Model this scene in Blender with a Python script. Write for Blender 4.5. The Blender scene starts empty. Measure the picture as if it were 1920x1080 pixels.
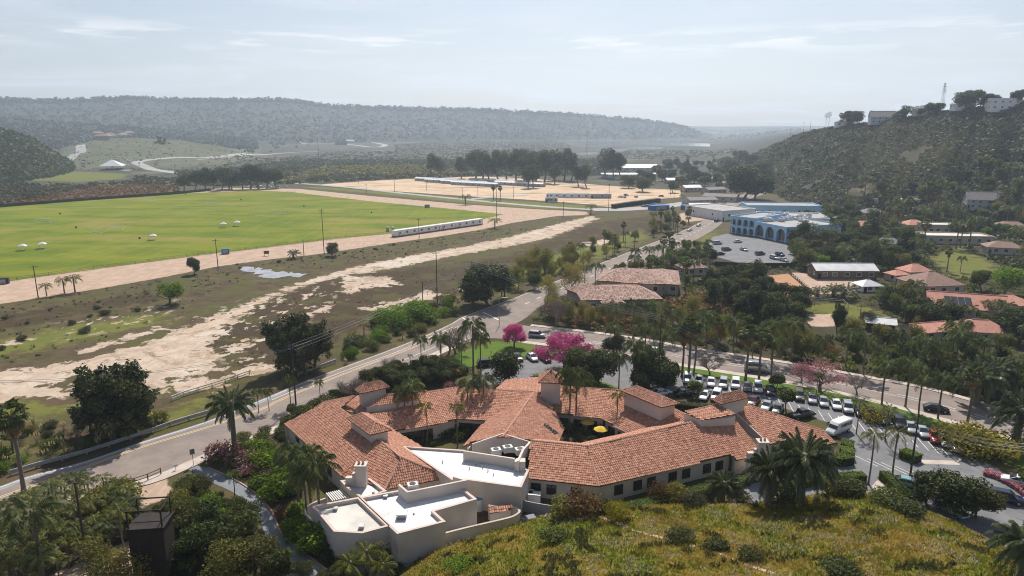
import bpy, math, random
import numpy as np
from mathutils import Vector, Matrix

# ------------------------------------------------------------------ camera, sky, sun, exposure
sc = bpy.context.scene
COL = sc.collection
random.seed(5)
RNG = np.random.default_rng(11)
F, HC = 1300.0, 55.0                       # focal length in photo pixels, camera height in metres
PT = math.atan((540 - 236) / F)
CP, SP = math.cos(PT), math.sin(PT)
cam = bpy.data.cameras.new("camera")
cam.sensor_width = 36.0
cam.lens = 36.0 * F / 1920.0
cam.clip_start, cam.clip_end = 0.5, 90000.0
camo = bpy.data.objects.new("camera", cam)
camo.location = (0, 0, HC)
camo.rotation_euler = (math.radians(90) - PT, 0, 0)
COL.objects.link(camo)
sc.camera = camo

SUN_EL, SUN_AZ = math.radians(50), math.radians(8)
world = bpy.data.worlds.new("World")
sc.world = world
world.use_nodes = True
wn = world.node_tree.nodes
wl = world.node_tree.links
bg = wn["Background"]
bg.inputs[1].default_value = 0.074
sky = wn.new("ShaderNodeTexSky")
sky.sky_type = 'NISHITA'
sky.sun_disc = False
sky.sun_elevation = SUN_EL
sky.sun_rotation = SUN_AZ
sky.altitude = 50
sky.air_density = 1.0
sky.dust_density = 1.8
sky.ozone_density = 2.5
tcw = wn.new("ShaderNodeTexCoord")
sxyz = wn.new("ShaderNodeSeparateXYZ")
wl.new(tcw.outputs["Generated"], sxyz.inputs[0])


def wmath(op, a, b=None, c=None):
    n = wn.new("ShaderNodeMath")
    n.operation = op
    for i, v in enumerate((a, b, c)):
        if v is None:
            continue
        if isinstance(v, (int, float)):
            n.inputs[i].default_value = v
        else:
            wl.new(v, n.inputs[i])
    return n.outputs[0]


zden = wmath('ADD', wmath('MAXIMUM', sxyz.outputs[2], 0.0), 0.10)
cxyz = wn.new("ShaderNodeCombineXYZ")
wl.new(wmath('DIVIDE', sxyz.outputs[0], zden), cxyz.inputs[0])
wl.new(wmath('MULTIPLY', wmath('DIVIDE', sxyz.outputs[1], zden), 1.5), cxyz.inputs[1])
cn = wn.new("ShaderNodeTexNoise")
cn.inputs["Scale"].default_value = 0.75
cn.inputs["Detail"].default_value = 9
cn.inputs["Roughness"].default_value = 0.55
cn.inputs["Distortion"].default_value = 0.5
wl.new(cxyz.outputs[0], cn.inputs["Vector"])
cr = wn.new("ShaderNodeMapRange")
cr.interpolation_type = 'SMOOTHSTEP'
cr.inputs[1].default_value, cr.inputs[2].default_value = 0.42, 0.80
cr.inputs[3].default_value, cr.inputs[4].default_value = 0.0, 0.75
wl.new(cn.outputs[0], cr.inputs[0])
# a low bank of small flat cumulus over the sea
cn2 = wn.new("ShaderNodeTexNoise")
cn2.inputs["Scale"].default_value = 1.0
cn2.inputs["Detail"].default_value = 8
cv2 = wn.new("ShaderNodeCombineXYZ")
azim = wmath('ARCTAN2', sxyz.outputs[0], sxyz.outputs[1])
wl.new(wmath('MULTIPLY', azim, 9.0), cv2.inputs[0])
wl.new(wmath('MULTIPLY', sxyz.outputs[2], 75.0), cv2.inputs[1])
cv2.inputs[2].default_value = 3.7
wl.new(cv2.outputs[0], cn2.inputs["Vector"])
band = wmath('SUBTRACT', 1.0, wmath('MINIMUM', wmath('ABSOLUTE', wmath('DIVIDE', wmath('SUBTRACT', sxyz.outputs[2], 0.108), 0.022)), 1.0))
cb = wn.new("ShaderNodeMapRange")
cb.interpolation_type = 'SMOOTHSTEP'
cb.inputs[1].default_value, cb.inputs[2].default_value = 0.47, 0.63
cb.inputs[3].default_value, cb.inputs[4].default_value = 0.0, 0.85
wl.new(cn2.outputs[0], cb.inputs[0])
veil = wmath('POWER', 2.718, wmath('MULTIPLY', wmath('MAXIMUM', sxyz.outputs[2], 0.0), -3.2))
cfac = wmath('MINIMUM', wmath('ADD', wmath('MULTIPLY', cr.outputs[0], wmath('ADD', wmath('MULTIPLY', veil, 0.75), 0.25)), wmath('MULTIPLY', veil, 0.40)), 0.95)
cmix = wn.new("ShaderNodeMixRGB")
cmix.inputs[2].default_value = (8.8, 9.1, 9.8, 1)
wl.new(cfac, cmix.inputs[0])
wl.new(sky.outputs[0], cmix.inputs[1])
cmix2 = wn.new("ShaderNodeMixRGB")
cmix2.inputs[2].default_value = (11.0, 11.0, 11.2, 1)
wl.new(wmath('MULTIPLY', cb.outputs[0], band), cmix2.inputs[0])
wl.new(cmix.outputs[0], cmix2.inputs[1])
wl.new(cmix2.outputs[0], bg.inputs[0])

sunv = Vector((math.sin(SUN_AZ) * math.cos(SUN_EL), math.cos(SUN_AZ) * math.cos(SUN_EL), math.sin(SUN_EL)))
sl = bpy.data.lights.new("sun", 'SUN')
sl.energy = 5.0
sl.angle = math.radians(0.55)
sl.color = (1.0, 0.94, 0.86)
so = bpy.data.objects.new("sun", sl)
so.rotation_euler = sunv.to_track_quat('Z', 'Y').to_euler()
so.location = (0, 200, 400)
COL.objects.link(so)
sc.view_settings.view_transform = 'Standard'
sc.view_settings.look = 'None'
sc.view_settings.exposure = 0.28
sc.view_settings.gamma = 1.0
sc.view_settings.use_curve_mapping = False
sc.render.engine = 'CYCLES'
cy = sc.cycles
cy.max_bounces = 5
cy.diffuse_bounces = 2
cy.glossy_bounces = 2
cy.transmission_bounces = 3
cy.transparent_max_bounces = 4
cy.volume_bounces = 1
cy.caustics_reflective = False
cy.caustics_refractive = False
cy.use_denoising = True
cy.filter_width = 1.05
cy.sample_clamp_indirect = 4.0

# ------------------------------------------------------------------ geometry of the place


def ray(px, py):
    u, v = (px - 960) / F, (540 - py) / F
    return u, CP + v * SP, -SP + v * CP


def G(px, py, z=0.0):
    d = ray(px, py)
    t = (z - HC) / d[2]
    return d[0] * t, d[1] * t


def gp(px, py, z=0.0):
    x, y = G(px, py, z)
    return Vector((x, y, z))


def GY(px, py, Y):
    d = ray(px, py)
    t = Y / d[1]
    return d[0] * t, Y, HC + d[2] * t


def poly(*pts, z=0.0):
    return [G(a, b, z) for a, b in pts]


def vnoise(x, y, seed=0):
    xi, yi = np.floor(x).astype(np.int64), np.floor(y).astype(np.int64)
    fx, fy = x - xi, y - yi
    fx, fy = fx * fx * (3 - 2 * fx), fy * fy * (3 - 2 * fy)

    def hsh(a, b):
        n = (a * 374761393 + b * 668265263 + seed * 974634123) & 0x7fffffff
        n = ((n ^ (n >> 13)) * 1274126177) & 0x7fffffff
        return ((n ^ (n >> 16)) & 0xffff) / 65535.0
    a, b, c, d = hsh(xi, yi), hsh(xi + 1, yi), hsh(xi, yi + 1), hsh(xi + 1, yi + 1)
    return (a * (1 - fx) + b * fx) * (1 - fy) + (c * (1 - fx) + d * fx) * fy


def fbm(x, y, seed=0, o=4):
    s, a, t = 0, 0.5, 0
    for i in range(o):
        s = s + a * vnoise(x * 2 ** i, y * 2 ** i, seed + i * 17)
        t += a
        a *= 0.5
    return s / t


def sstep(a, b, x):
    t = np.clip((x - a) / (b - a), 0, 1)
    return t * t * (3 - 2 * t)


# knoll in front: crest (pixel, pixel, distance)
KN = [(700, 1090, 76), (730, 1078, 76), (800, 1040, 79), (900, 1003, 79), (1050, 962, 79), (1200, 950, 79), (1400, 947, 78), (1500, 933, 78),
      (1590, 922, 78), (1700, 945, 77), (1800, 985, 76), (1860, 1030, 75), (1890, 1085, 73), (1930, 1120, 72)]
KP = np.array([GY(*k) for k in KN])
KP[0, 2] = -0.3
KP[-1, 2] = -0.3
# big hill on the right: angle a = x/y, foot distance, ridge distance, ridge height


def polar(px, py):
    d = ray(px, py)
    return d[0] / d[1], d[2] / d[1]


def ridge_table(rows):
    out = []
    for px, pyb, Yb, pyr, Yr in rows:
        a, s = polar(px, pyr)
        out.append((a, Yb, Yr, HC + s * Yr))
    return np.array(out)


HILL = ridge_table([(1360, 0, 980, 300, 1120), (1400, 0, 760, 296, 1020), (1450, 0, 610, 272, 880), (1500, 0, 520, 252, 780), (1550, 0, 470, 241, 700),
                    (1620, 0, 440, 232, 660), (1680, 0, 430, 224, 620), (1750, 0, 425, 212, 590), (1820, 0, 410, 203, 560), (1900, 0, 395, 196, 540),
                    (2000, 0, 370, 180, 520), (2300, 0, 330, 150, 480)])
MESA = ridge_table([(-700, 0, 1900, 182, 2600), (-100, 0, 1900, 184, 2600), (0, 0, 1950, 187, 2600), (100, 0, 2000, 190, 2700), (200, 0, 2050, 187, 2700), (245, 0, 2050, 183, 2750),
                    (300, 0, 2100, 188, 2800), (420, 0, 2150, 188, 2800), (520, 0, 2200, 187, 2850), (570, 0, 2250, 192, 2900), (620, 0, 2300, 200, 2950),
                    (760, 0, 2450, 204, 3000), (900, 0, 2600, 207, 3050), (1000, 0, 2700, 211, 3100), (1100, 0, 2800, 218, 3200), (1200, 0, 2900, 226, 3300),
                    (1255, 0, 3000, 234, 3350), (1285, 0, 3100, 240, 3400), (1310, 0, 3150, 250, 3450)])
LHIL = ridge_table([(-500, 0, 640, 225, 900), (-60, 0, 660, 236, 900), (20, 0, 700, 247, 900), (55, 0, 730, 260, 900), (85, 0, 770, 278, 920), (115, 0, 820, 296, 960), (135, 0, 880, 306, 1000)])
LMND = ridge_table([(120, 0, 930, 276, 1150), (180, 0, 900, 262, 1200), (240, 0, 900, 258, 1250), (330, 0, 920, 262, 1250), (420, 0, 980, 275, 1250), (470, 0, 1050, 290, 1250)])
LBCK = ridge_table([(-400, 0, 1350, 214, 1850), (0, 0, 1400, 222, 1850), (120, 0, 1450, 230, 1900), (260, 0, 1500, 240, 1950), (380, 0, 1600, 252, 2000), (480, 0, 1700, 262, 2050)])


def rhill(tab, x, y, gully=0.0, back=0.5, seed=3, e=1.0):
    a = x / np.maximum(y, 1.0)
    Yb = np.interp(a, tab[:, 0], tab[:, 1])
    Yr = np.interp(a, tab[:, 0], tab[:, 2])
    Z = np.maximum(np.interp(a, tab[:, 0], tab[:, 3]), 0)
    t = (y - Yb) / (Yr - Yb)
    fade = sstep(tab[0, 0] - 0.03, tab[0, 0], a) * (1 - sstep(tab[-1, 0], tab[-1, 0] + 0.03, a))
    tc = np.clip(t, 0, 1)
    up = tc ** e * (1 - 0.35 * tc * (1 - tc) * 2)
    up = np.where(tc > 0, up, 0)
    dn = 1 - np.clip(t - 1, 0, 1) * back
    z = Z * up * dn
    if gully:
        w = Yr - Yb
        g = fbm(a * 34 + seed, t * 1.6, seed, 4) - 0.5
        z = z + gully * g * 4 * tc * (1 - tc)
    return z * fade * (y > 20)


def height(x, y):
    x = np.asarray(x, float)
    y = np.asarray(y, float)
    yc = np.interp(x, KP[:, 0], KP[:, 1])
    zc = np.interp(x, KP[:, 0], KP[:, 2])
    d = yc - y
    k1 = zc + 0.24 * d
    k2 = zc + 0.85 * d
    kn = np.where(d > 0, np.minimum(k1, zc + 9), k2)
    side = sstep(KP[0, 0] - 2, KP[1, 0] + 6, x) * (1 - sstep(KP[-2, 0] - 4, KP[-1, 0] + 1, x))
    kn = kn * side + (fbm(x * 0.12, y * 0.12, 5) - 0.5) * 1.0 * sstep(0.5, 4, kn) * side
    kn = np.maximum(kn, 0) * (y > -80)
    h = kn
    h = np.maximum(h, rhill(HILL, x, y, 34, 0.2, 3, 0.85))
    h = np.maximum(h, rhill(LHIL, x, y, 5, 0.5, 8))
    h = np.maximum(h, rhill(LMND, x, y, 3, 0.8, 9))
    h = np.maximum(h, rhill(LBCK, x, y, 14, 0.5, 12))
    h = np.maximum(h, rhill(MESA, x, y, 30, 0.2, 21, 0.75))
    return h


def hz(x, y):
    return float(height(np.array([x]), np.array([y]))[0])


def GT(px, py):
    """first point where the line of sight through a photo pixel meets the terrain"""
    d = ray(px, py)
    ts = np.concatenate([np.linspace(40, 900, 1500), np.linspace(901, 5000, 1600)])
    X, Y, Z = d[0] * ts, d[1] * ts, HC + d[2] * ts
    hit = np.nonzero(height(X, Y) >= Z)[0]
    if len(hit) == 0:
        return GT(px, py + 2) if py < 330 else GY(px, py, 4500)
    i = hit[0]
    return float(X[i]), float(Y[i]), hz(X[i], Y[i])


# ------------------------------------------------------------------ mesh helpers
class MB:
    """collects polygons (with a material slot each) for one mesh"""

    def __init__(s):
        s.v, s.f, s.m = [], [], []

    def add(s, vs, fs, m=0):
        o = len(s.v)
        s.v += [tuple(p) for p in vs]
        s.f += [tuple(i + o for i in f) for f in fs]
        s.m += [m] * len(fs)
        return s

    def quad(s, a, b, c, d, m=0):
        return s.add([a, b, c, d], [(0, 1, 2, 3)], m)

    def face(s, pts, m=0):
        return s.add(pts, [tuple(range(len(pts)))], m)

    def box(s, c, d, rz=0.0, m=0, taper=1.0):
        hx, hy, hh = d[0] / 2, d[1] / 2, d[2] / 2
        co, si = math.cos(rz), math.sin(rz)
        vs = []
        for k, z in ((1.0, -hh), (taper, hh)):
            for sx, sy in ((-1, -1), (1, -1), (1, 1), (-1, 1)):
                x, y = sx * hx * k, sy * hy * k
                vs.append((c[0] + x * co - y * si, c[1] + x * si + y * co, c[2] + z))
        return s.add(vs, [(3, 2, 1, 0), (4, 5, 6, 7), (0, 1, 5, 4), (1, 2, 6, 5), (2, 3, 7, 6), (3, 0, 4, 7)], m)

    def prism(s, pl, z0, z1, m=0, mt=None, bottom=False):
        n = len(pl)
        ar = sum(pl[i][0] * pl[(i + 1) % n][1] - pl[(i + 1) % n][0] * pl[i][1] for i in range(n))
        if ar < 0:
            pl = pl[::-1]
        vs = [(p[0], p[1], z0) for p in pl] + [(p[0], p[1], z1) for p in pl]
        s.add(vs, [(i, (i + 1) % n, n + (i + 1) % n, n + i) for i in range(n)], m)
        s.add([(p[0], p[1], z1) for p in pl], [tuple(range(n))], m if mt is None else mt)
        if bottom:
            s.add([(p[0], p[1], z0) for p in pl[::-1]], [tuple(range(n))], m)
        return s

    def wall(s, pl, th, z0, z1, m=0, closed=False):
        """an upright band of thickness th along a polyline (z0/z1 numbers or lists)"""
        pl = [Vector((p[0], p[1])) for p in pl]
        n = len(pl)
        L, R = [], []
        for i in range(n):
            a = pl[(i - 1) % n] if (i > 0 or closed) else None
            b = pl[(i + 1) % n] if (i < n - 1 or closed) else None
            ds = []
            if a is not None:
                ds.append((pl[i] - a).normalized())
            if b is not None:
                ds.append((b - pl[i]).normalized())
            t = sum(ds, Vector((0, 0)))
            t = t.normalized() if t.length > 1e-6 else ds[0]
            nn = Vector((-t.y, t.x))
            k = 1.0 / max(0.45, abs(nn.dot(Vector((-ds[0].y, ds[0].x)))))
            L.append(pl[i] + nn * th / 2 * k)
            R.append(pl[i] - nn * th / 2 * k)
        zz0 = [z0] * n if isinstance(z0, (int, float)) else z0
        zz1 = [z1] * n if isinstance(z1, (int, float)) else z1
        vs = []
        for i in range(n):
            vs += [(L[i].x, L[i].y, zz0[i]), (R[i].x, R[i].y, zz0[i]), (R[i].x, R[i].y, zz1[i]), (L[i].x, L[i].y, zz1[i])]
        fs = []
        for i in range(n if closed else n - 1):
            a, b = 4 * i, 4 * ((i + 1) % n)
            fs += [(a + 1, b + 1, b + 2, a + 2), (b, a, a + 3, b + 3), (a + 2, b + 2, b + 3, a + 3)]
        if not closed:
            e = 4 * (n - 1)
            fs += [(0, 1, 2, 3), (e + 1, e, e + 3, e + 2)]
        return s.add(vs, fs, m)

    def tube(s, pts, rs, n=6, m=0, cap=True):
        pts = [Vector(p) for p in pts]
        if isinstance(rs, (int, float)):
            rs = [rs] * len(pts)
        vs, fs = [], []
        for i, p in enumerate(pts):
            t = (pts[min(i + 1, len(pts) - 1)] - pts[max(i - 1, 0)])
            t = t.normalized() if t.length > 1e-9 else Vector((0, 0, 1))
            ref = Vector((1, 0, 0)) if abs(t.x) < 0.9 else Vector((0, 1, 0))
            u = t.cross(ref).normalized()
            w = t.cross(u)
            for k in range(n):
                an = 2 * math.pi * k / n
                vs.append(p + (u * math.cos(an) + w * math.sin(an)) * rs[i])
        for i in range(len(pts) - 1):
            for k in range(n):
                a, b = i * n + k, i * n + (k + 1) % n
                fs.append((a, b, b + n, a + n))
        if cap:
            fs.append(tuple(range((len(pts) - 1) * n, len(pts) * n)))
        return s.add(vs, fs, m)

    def lathe(s, c, prof, n=12, m=0):
        vs, fs = [], []
        for r, z in prof:
            for k in range(n):
                an = 2 * math.pi * k / n
                vs.append((c[0] + r * math.cos(an), c[1] + r * math.sin(an), c[2] + z))
        for i in range(len(prof) - 1):
            for k in range(n):
                a, b = i * n + k, i * n + (k + 1) % n
                fs.append((a, b, b + n, a + n))
        return s.add(vs, fs, m)


def fastmesh(name, V, Fq, mats, tint=None, smooth=False, midx=None):
    """big mesh from arrays: V (n,3), Fq (m,k)"""
    me = bpy.data.meshes.new(name)
    V = np.asarray(V, np.float32)
    Fq = np.asarray(Fq, np.int32)
    me.vertices.add(len(V))
    me.vertices.foreach_set("co", V.ravel())
    k = Fq.shape[1]
    me.loops.add(Fq.size)
    me.loops.foreach_set("vertex_index", Fq.ravel())
    me.polygons.add(len(Fq))
    me.polygons.foreach_set("loop_start", np.arange(0, Fq.size, k, dtype=np.int32))
    if midx is not None:
        me.polygons.foreach_set("material_index", np.asarray(midx, np.int32))
    me.polygons.foreach_set("use_smooth", np.full(len(Fq), smooth))
    for m in mats:
        me.materials.append(m)
    me.update(calc_edges=True)
    if tint is not None:
        at = me.attributes.new("tint", 'FLOAT', 'FACE')
        at.data.foreach_set("value", np.asarray(tint, np.float32))
    return me


def tomesh(name, mb, mats, off=(0, 0, 0), smooth=False):
    me = bpy.data.meshes.new(name)
    o = Vector(off)
    me.from_pydata([tuple(Vector(p) - o) for p in mb.v], [], mb.f)
    for m in (mats if isinstance(mats, (list, tuple)) else [mats]):
        me.materials.append(m)
    me.polygons.foreach_set("material_index", mb.m)
    if smooth:
        me.polygons.foreach_set("use_smooth", [True] * len(mb.f))
    me.update()
    return me


def link(name, me, parent=None, loc=None, kind=None):
    o = bpy.data.objects.new(name, me)
    COL.objects.link(o)
    if parent is not None:
        o.parent = parent
    if loc is not None:
        o.location = loc
    if kind:
        o["kind"] = kind
    return o


def part(name, mb, mats, parent, world=True, smooth=False, kind=None):
    off = (0, 0, 0)
    if world:
        p = parent
        off = Vector((0, 0, 0))
        while p is not None:
            off = off + p.location
            p = p.parent
    return link(name, tomesh(name, mb, mats, off, smooth), parent, kind=kind)


def tag(o, label, cat, group=None):
    o["label"] = label
    o["category"] = cat
    if group:
        o["group"] = group
    return o


def thing(name, label, cat, loc=(0, 0, 0), rz=0.0, group=None, scale=None):
    o = link(name, None, None, loc)
    o.rotation_euler = (0, 0, rz)
    o.empty_display_size = 0.5
    if scale is not None:
        o.scale = scale if isinstance(scale, (tuple, list)) else (scale,) * 3
    return tag(o, label, cat, group)


def struct(name, mb, mats, smooth=False):
    return link(name, tomesh(name, mb, mats, smooth=smooth), kind="structure")


def dup(root, loc, rz, label, group=None, scale=None, mats=None):
    r = root.copy()
    COL.objects.link(r)
    r.location = loc
    r.rotation_euler = (0, 0, rz)
    r["label"] = label
    if group:
        r["group"] = group
    if scale is not None:
        r.scale = scale if isinstance(scale, (tuple, list)) else (scale,) * 3
    for ch in list(KIDS.get(root.name, root.children)):
        c = ch.copy()
        COL.objects.link(c)
        c.parent = r
        for g in list(KIDS.get(ch.name, ())):
            d = g.copy()
            COL.objects.link(d)
            d.parent = c
    return r


KIDS = {}


def freeze(root):
    """remember a prototype's children so that copying stays fast"""
    by = {}
    for o in COL.objects:
        if o.parent is not None:
            by.setdefault(o.parent.name, []).append(o)
    KIDS[root.name] = by.get(root.name, [])
    for c in KIDS[root.name]:
        KIDS[c.name] = by.get(c.name, [])


# ------------------------------------------------------------------ materials
class NT:
    def __init__(s, name):
        s.mat = bpy.data.materials.new(name)
        s.mat.use_nodes = True
        s.n = s.mat.node_tree.nodes
        s.l = s.mat.node_tree.links
        s.bsdf = s.n["Principled BSDF"]
        s.out = s.n["Material Output"]
        s.pos = None

    def set(s, sock, v):
        if hasattr(v, "is_output") or hasattr(v, "links"):
            s.l.new(v, sock)
        elif isinstance(v, (tuple, list)):
            sock.default_value = (*v, 1.0) if len(v) == 3 and len(sock.default_value) == 4 else v
        else:
            sock.default_value = v

    def P(s, obj=False):
        if obj:
            return s.n.new("ShaderNodeTexCoord").outputs["Object"]
        if s.pos is None:
            s.pos = s.n.new("ShaderNodeNewGeometry").outputs["Position"]
        return s.pos

    def noise(s, scale, detail=4, rough=0.55, vec=None, dist=0.0, out=0):
        n = s.n.new("ShaderNodeTexNoise")
        n.inputs["Scale"].default_value = scale
        n.inputs["Detail"].default_value = detail
        n.inputs["Roughness"].default_value = rough
        n.inputs["Distortion"].default_value = dist
        s.l.new(vec if vec is not None else s.P(), n.inputs["Vector"])
        return n.outputs[out]

    def map(s, v, a, b, c=0.0, d=1.0, smooth=True):
        n = s.n.new("ShaderNodeMapRange")
        if smooth:
            n.interpolation_type = 'SMOOTHSTEP'
        s.set(n.inputs[0], v)
        for i, q in enumerate((a, b, c, d)):
            n.inputs[1 + i].default_value = q
        return n.outputs[0]

    def math(s, op, a, b=0.0):
        n = s.n.new("ShaderNodeMath")
        n.operation = op
        s.set(n.inputs[0], a)
        s.set(n.inputs[1], b)
        return n.outputs[0]

    def mix(s, f, a, b, mode='MIX'):
        n = s.n.new("ShaderNodeMixRGB")
        n.blend_type = mode
        s.set(n.inputs[0], f)
        s.set(n.inputs[1], a)
        s.set(n.inputs[2], b)
        return n.outputs[0]

    def scalev(s, vec, x, y, z):
        n = s.n.new("ShaderNodeMapping")
        n.inputs["Scale"].default_value = (x, y, z)
        s.l.new(vec, n.inputs["Vector"])
        return n.outputs[0]

    def attr(s, name, out="Fac"):
        n = s.n.new("ShaderNodeAttribute")
        n.attribute_name = name
        return n.outputs[out]

    def rand(s):
        return s.n.new("ShaderNodeObjectInfo").outputs["Random"]

    def bump(s, h, strength=0.3, dist=0.1):
        n = s.n.new("ShaderNodeBump")
        n.inputs["Strength"].default_value = strength
        n.inputs["Distance"].default_value = dist
        s.l.new(h, n.inputs["Height"])
        s.l.new(n.outputs[0], s.bsdf.inputs["Normal"])

    def fin(s, col, rough=0.85, metal=0.0, spec=0.25):
        s.set(s.bsdf.inputs["Base Color"], col)
        s.set(s.bsdf.inputs["Roughness"], rough)
        s.set(s.bsdf.inputs["Metallic"], metal)
        s.bsdf.inputs["Specular IOR Level"].default_value = spec
        return s.mat


def M(name, a, b=None, scale=0.6, rough=0.85, metal=0.0, spec=0.25, bump=0.0, bscale=8.0, var=0.0):
    t = NT(name)
    if b is None:
        b = tuple(c * 0.8 for c in a)
    n = t.noise(scale, 6, 0.6)
    c = t.mix(t.map(n, 0.35, 0.68), a, b)
    if var:
        c = t.mix(t.math('MULTIPLY', t.rand(), var), c, (0, 0, 0))
    if bump:
        t.bump(t.noise(bscale, 4), bump, 0.05)
    return t.fin(c, rough, metal, spec)


def foliage(name, dark, light, trans=0.35, hue=None, gloss=0.6):
    """leaf material: colour varies per leaf (tint) and per plant; some light passes through the leaf"""
    t = NT(name)
    ti = t.attr("tint")
    c = t.mix(ti, dark, light)
    if hue:
        c = t.mix(t.map(t.rand(), 0.45, 1.0, 0, 0.8), c, hue)
    k = t.math('MULTIPLY_ADD', t.rand(), 0.5)
    t.n[-1].inputs[2].default_value = 0.75
    c = t.mix(1.0, t.mix(1.0, c, (1.38, 1.33, 1.25), 'MULTIPLY'), k, 'MULTIPLY')
    t.fin(c, gloss, 0, 0.13)
    tr = t.n.new("ShaderNodeBsdfTranslucent")
    t.set(tr.inputs[0], t.mix(1.0, c, (1.25, 1.35, 0.75), 'MULTIPLY'))
    mx = t.n.new("ShaderNodeMixShader")
    mx.inputs[0].default_value = trans
    t.l.new(t.bsdf.outputs[0], mx.inputs[1])
    t.l.new(tr.outputs[0], mx.inputs[2])
    t.l.new(mx.outputs[0], t.out.inputs[0])
    return t.mat
# ------------------------------------------------------------------ ground sheet with zones


def sdist(X, Y, pl):
    """signed distance (inside > 0) of points to a polygon"""
    P = np.array(pl, float)
    D = np.full(X.shape, 1e18)
    ins = np.zeros(X.shape, bool)
    n = len(P)
    for i in range(n):
        ax, ay = P[i]
        bx, by = P[(i + 1) % n]
        ex, ey = bx - ax, by - ay
        L = ex * ex + ey * ey + 1e-9
        t = np.clip(((X - ax) * ex + (Y - ay) * ey) / L, 0, 1)
        D = np.minimum(D, (X - ax - t * ex) ** 2 + (Y - ay - t * ey) ** 2)
        c = ((ay > Y) != (by > Y)) & (X < (bx - ax) * (Y - ay) / (by - ay + 1e-12) + ax)
        ins ^= c
    return np.sqrt(D) * np.where(ins, 1, -1)


rows = [-300.0, -120.0, -40.0, 10.0, 40.0]
y = 52.0
while y < 4600:
    rows.append(y)
    y += max(0.55, y * 0.0068)
rows += [5200, 6500, 9000, 14000, 24000, 40000, 60000]
rows = np.array(rows)
NU = 560
us = np.linspace(-1, 1, NU)
us = us * (0.75 + 0.25 * us * us)
HW = np.abs(rows) * 1.02 + 45
GX = us[None, :] * HW[:, None]
GYY = np.repeat(rows[:, None], NU, 1)
GZ = height(GX, GYY)


def mask(w, *polys):
    m = np.full(GX.shape, -1e9)
    for p in polys:
        P = np.array(p)
        lo, hi = P[:, 0].min(), P[:, 0].max()
        sel = (GX > lo - w) & (GX < hi + w) & (GYY > P[:, 1].min() - w) & (GYY < P[:, 1].max() + w)
        if sel.any():
            d = np.full(GX.shape, -1e9)
            d[sel] = sdist(GX[sel], GYY[sel], p)
            m = np.maximum(m, d)
    return np.clip(0.5 + m / (2 * w), 0, 1)


sand = mask(6, poly((-60, 738), (0, 694), (130, 682), (300, 634), (380, 603), (470, 566), (560, 530), (640, 506), (700, 492), (780, 478), (870, 462), (960, 443),
                    (1040, 421), (1110, 404), (1122, 410), (1085, 425), (1030, 447), (960, 461), (850, 480), (740, 503), (640, 518), (540, 545),
                    (450, 592), (395, 640), (415, 665), (410, 690), (370, 702), (300, 712), (240, 690), (120, 716), (40, 735), (0, 760)),
            poly((-60, 720), (60, 720), (135, 735), (110, 748), (-60, 745)), poly((305, 712), (440, 708), (400, 737), (325, 735)),
            poly((428, 693), (512, 680), (520, 697), (440, 706)), poly((640, 516), (735, 520), (752, 533), (690, 541), (650, 553), (640, 540)),
            poly((675, 577), (795, 553), (805, 564), (700, 584)), poly((150, 657), (305, 609), (312, 616), (160, 664)), poly((240, 720), (300, 700), (330, 735), (250, 745)),
            poly((740, 565), (800, 545), (830, 552), (770, 572)), poly((1095, 455), (1140, 448), (1145, 458), (1100, 464)), poly((860, 540), (900, 528), (905, 536), (865, 547)),
            poly((420, 655), (470, 640), (478, 648), (430, 664)), poly((560, 590), (615, 572), (622, 578), (570, 598)), poly((0, 645), (60, 632), (60, 638), (0, 652)))
flek = mask(14, poly((330, 600), (480, 560), (620, 530), (640, 560), (560, 610), (520, 690), (420, 690), (380, 640)), poly((120, 700), (300, 640), (330, 700), (260, 760), (100, 750)),
            poly((100, 610), (330, 560), (340, 590), (120, 640)))
dirt = mask(4, poly((-200, 597), (-150, 590), (0, 570), (110, 553), (187, 541), (300, 521), (400, 501), (500, 487), (600, 476), (740, 455), (820, 444), (905, 430),
                    (960, 418), (1045, 405), (1105, 403), (1100, 397), (1000, 392), (870, 383), (700, 368), (560, 354), (430, 352), (330, 360), (0, 384), (-200, 400)),
            poly((1480, 511), (1620, 516), (1625, 535), (1600, 548), (1540, 552), (1520, 545)), poly((1500, 590), (1560, 588), (1575, 612), (1520, 612)),
            poly((1275, 400), (1330, 398), (1330, 412), (1270, 418)), poly((250, 905), (310, 895), (330, 930), (250, 960)), poly((100, 1075), (300, 990), (330, 1010), (220, 1100), (100, 1110)))
slot = mask(9, poly((600, 346), (680, 340), (780, 335), (900, 331), (1000, 335), (1100, 345), (1180, 351), (1280, 357), (1275, 370), (1200, 376), (1150, 389),
                    (1100, 383), (1000, 375), (880, 368), (760, 360), (660, 353)))
green = mask(12, poly((-100, 770), (60, 745), (150, 770), (0, 800)), poly((285, 778), (390, 742), (400, 768), (330, 792)), poly((1495, 568), (1600, 566), (1640, 585), (1730, 636), (1690, 645), (1600, 600), (1500, 588)),
             poly((560, 351), (700, 363), (880, 381), (1000, 391), (1110, 393), (1100, 385), (900, 373), (700, 358), (600, 350)), poly((50, 331), (78, 318), (240, 326), (235, 335), (150, 341), (60, 339)),
             poly((1740, 480), (1800, 462), (1880, 500), (1860, 520), (1780, 520)), poly((1750, 405), (1850, 395), (1870, 410), (1790, 418)), poly((1870, 670), (1930, 665), (1930, 690), (1890, 690)),
             poly((-100, 660), (130, 610), (320, 585), (300, 605), (100, 650), (-100, 690)), poly((1290, 462), (1335, 430), (1345, 440), (1310, 465)),
             poly((1700, 405), (1745, 400), (1760, 412), (1720, 420)), poly((890, 520), (1060, 470), (1200, 430), (1220, 445), (1080, 500), (930, 550)))
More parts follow.
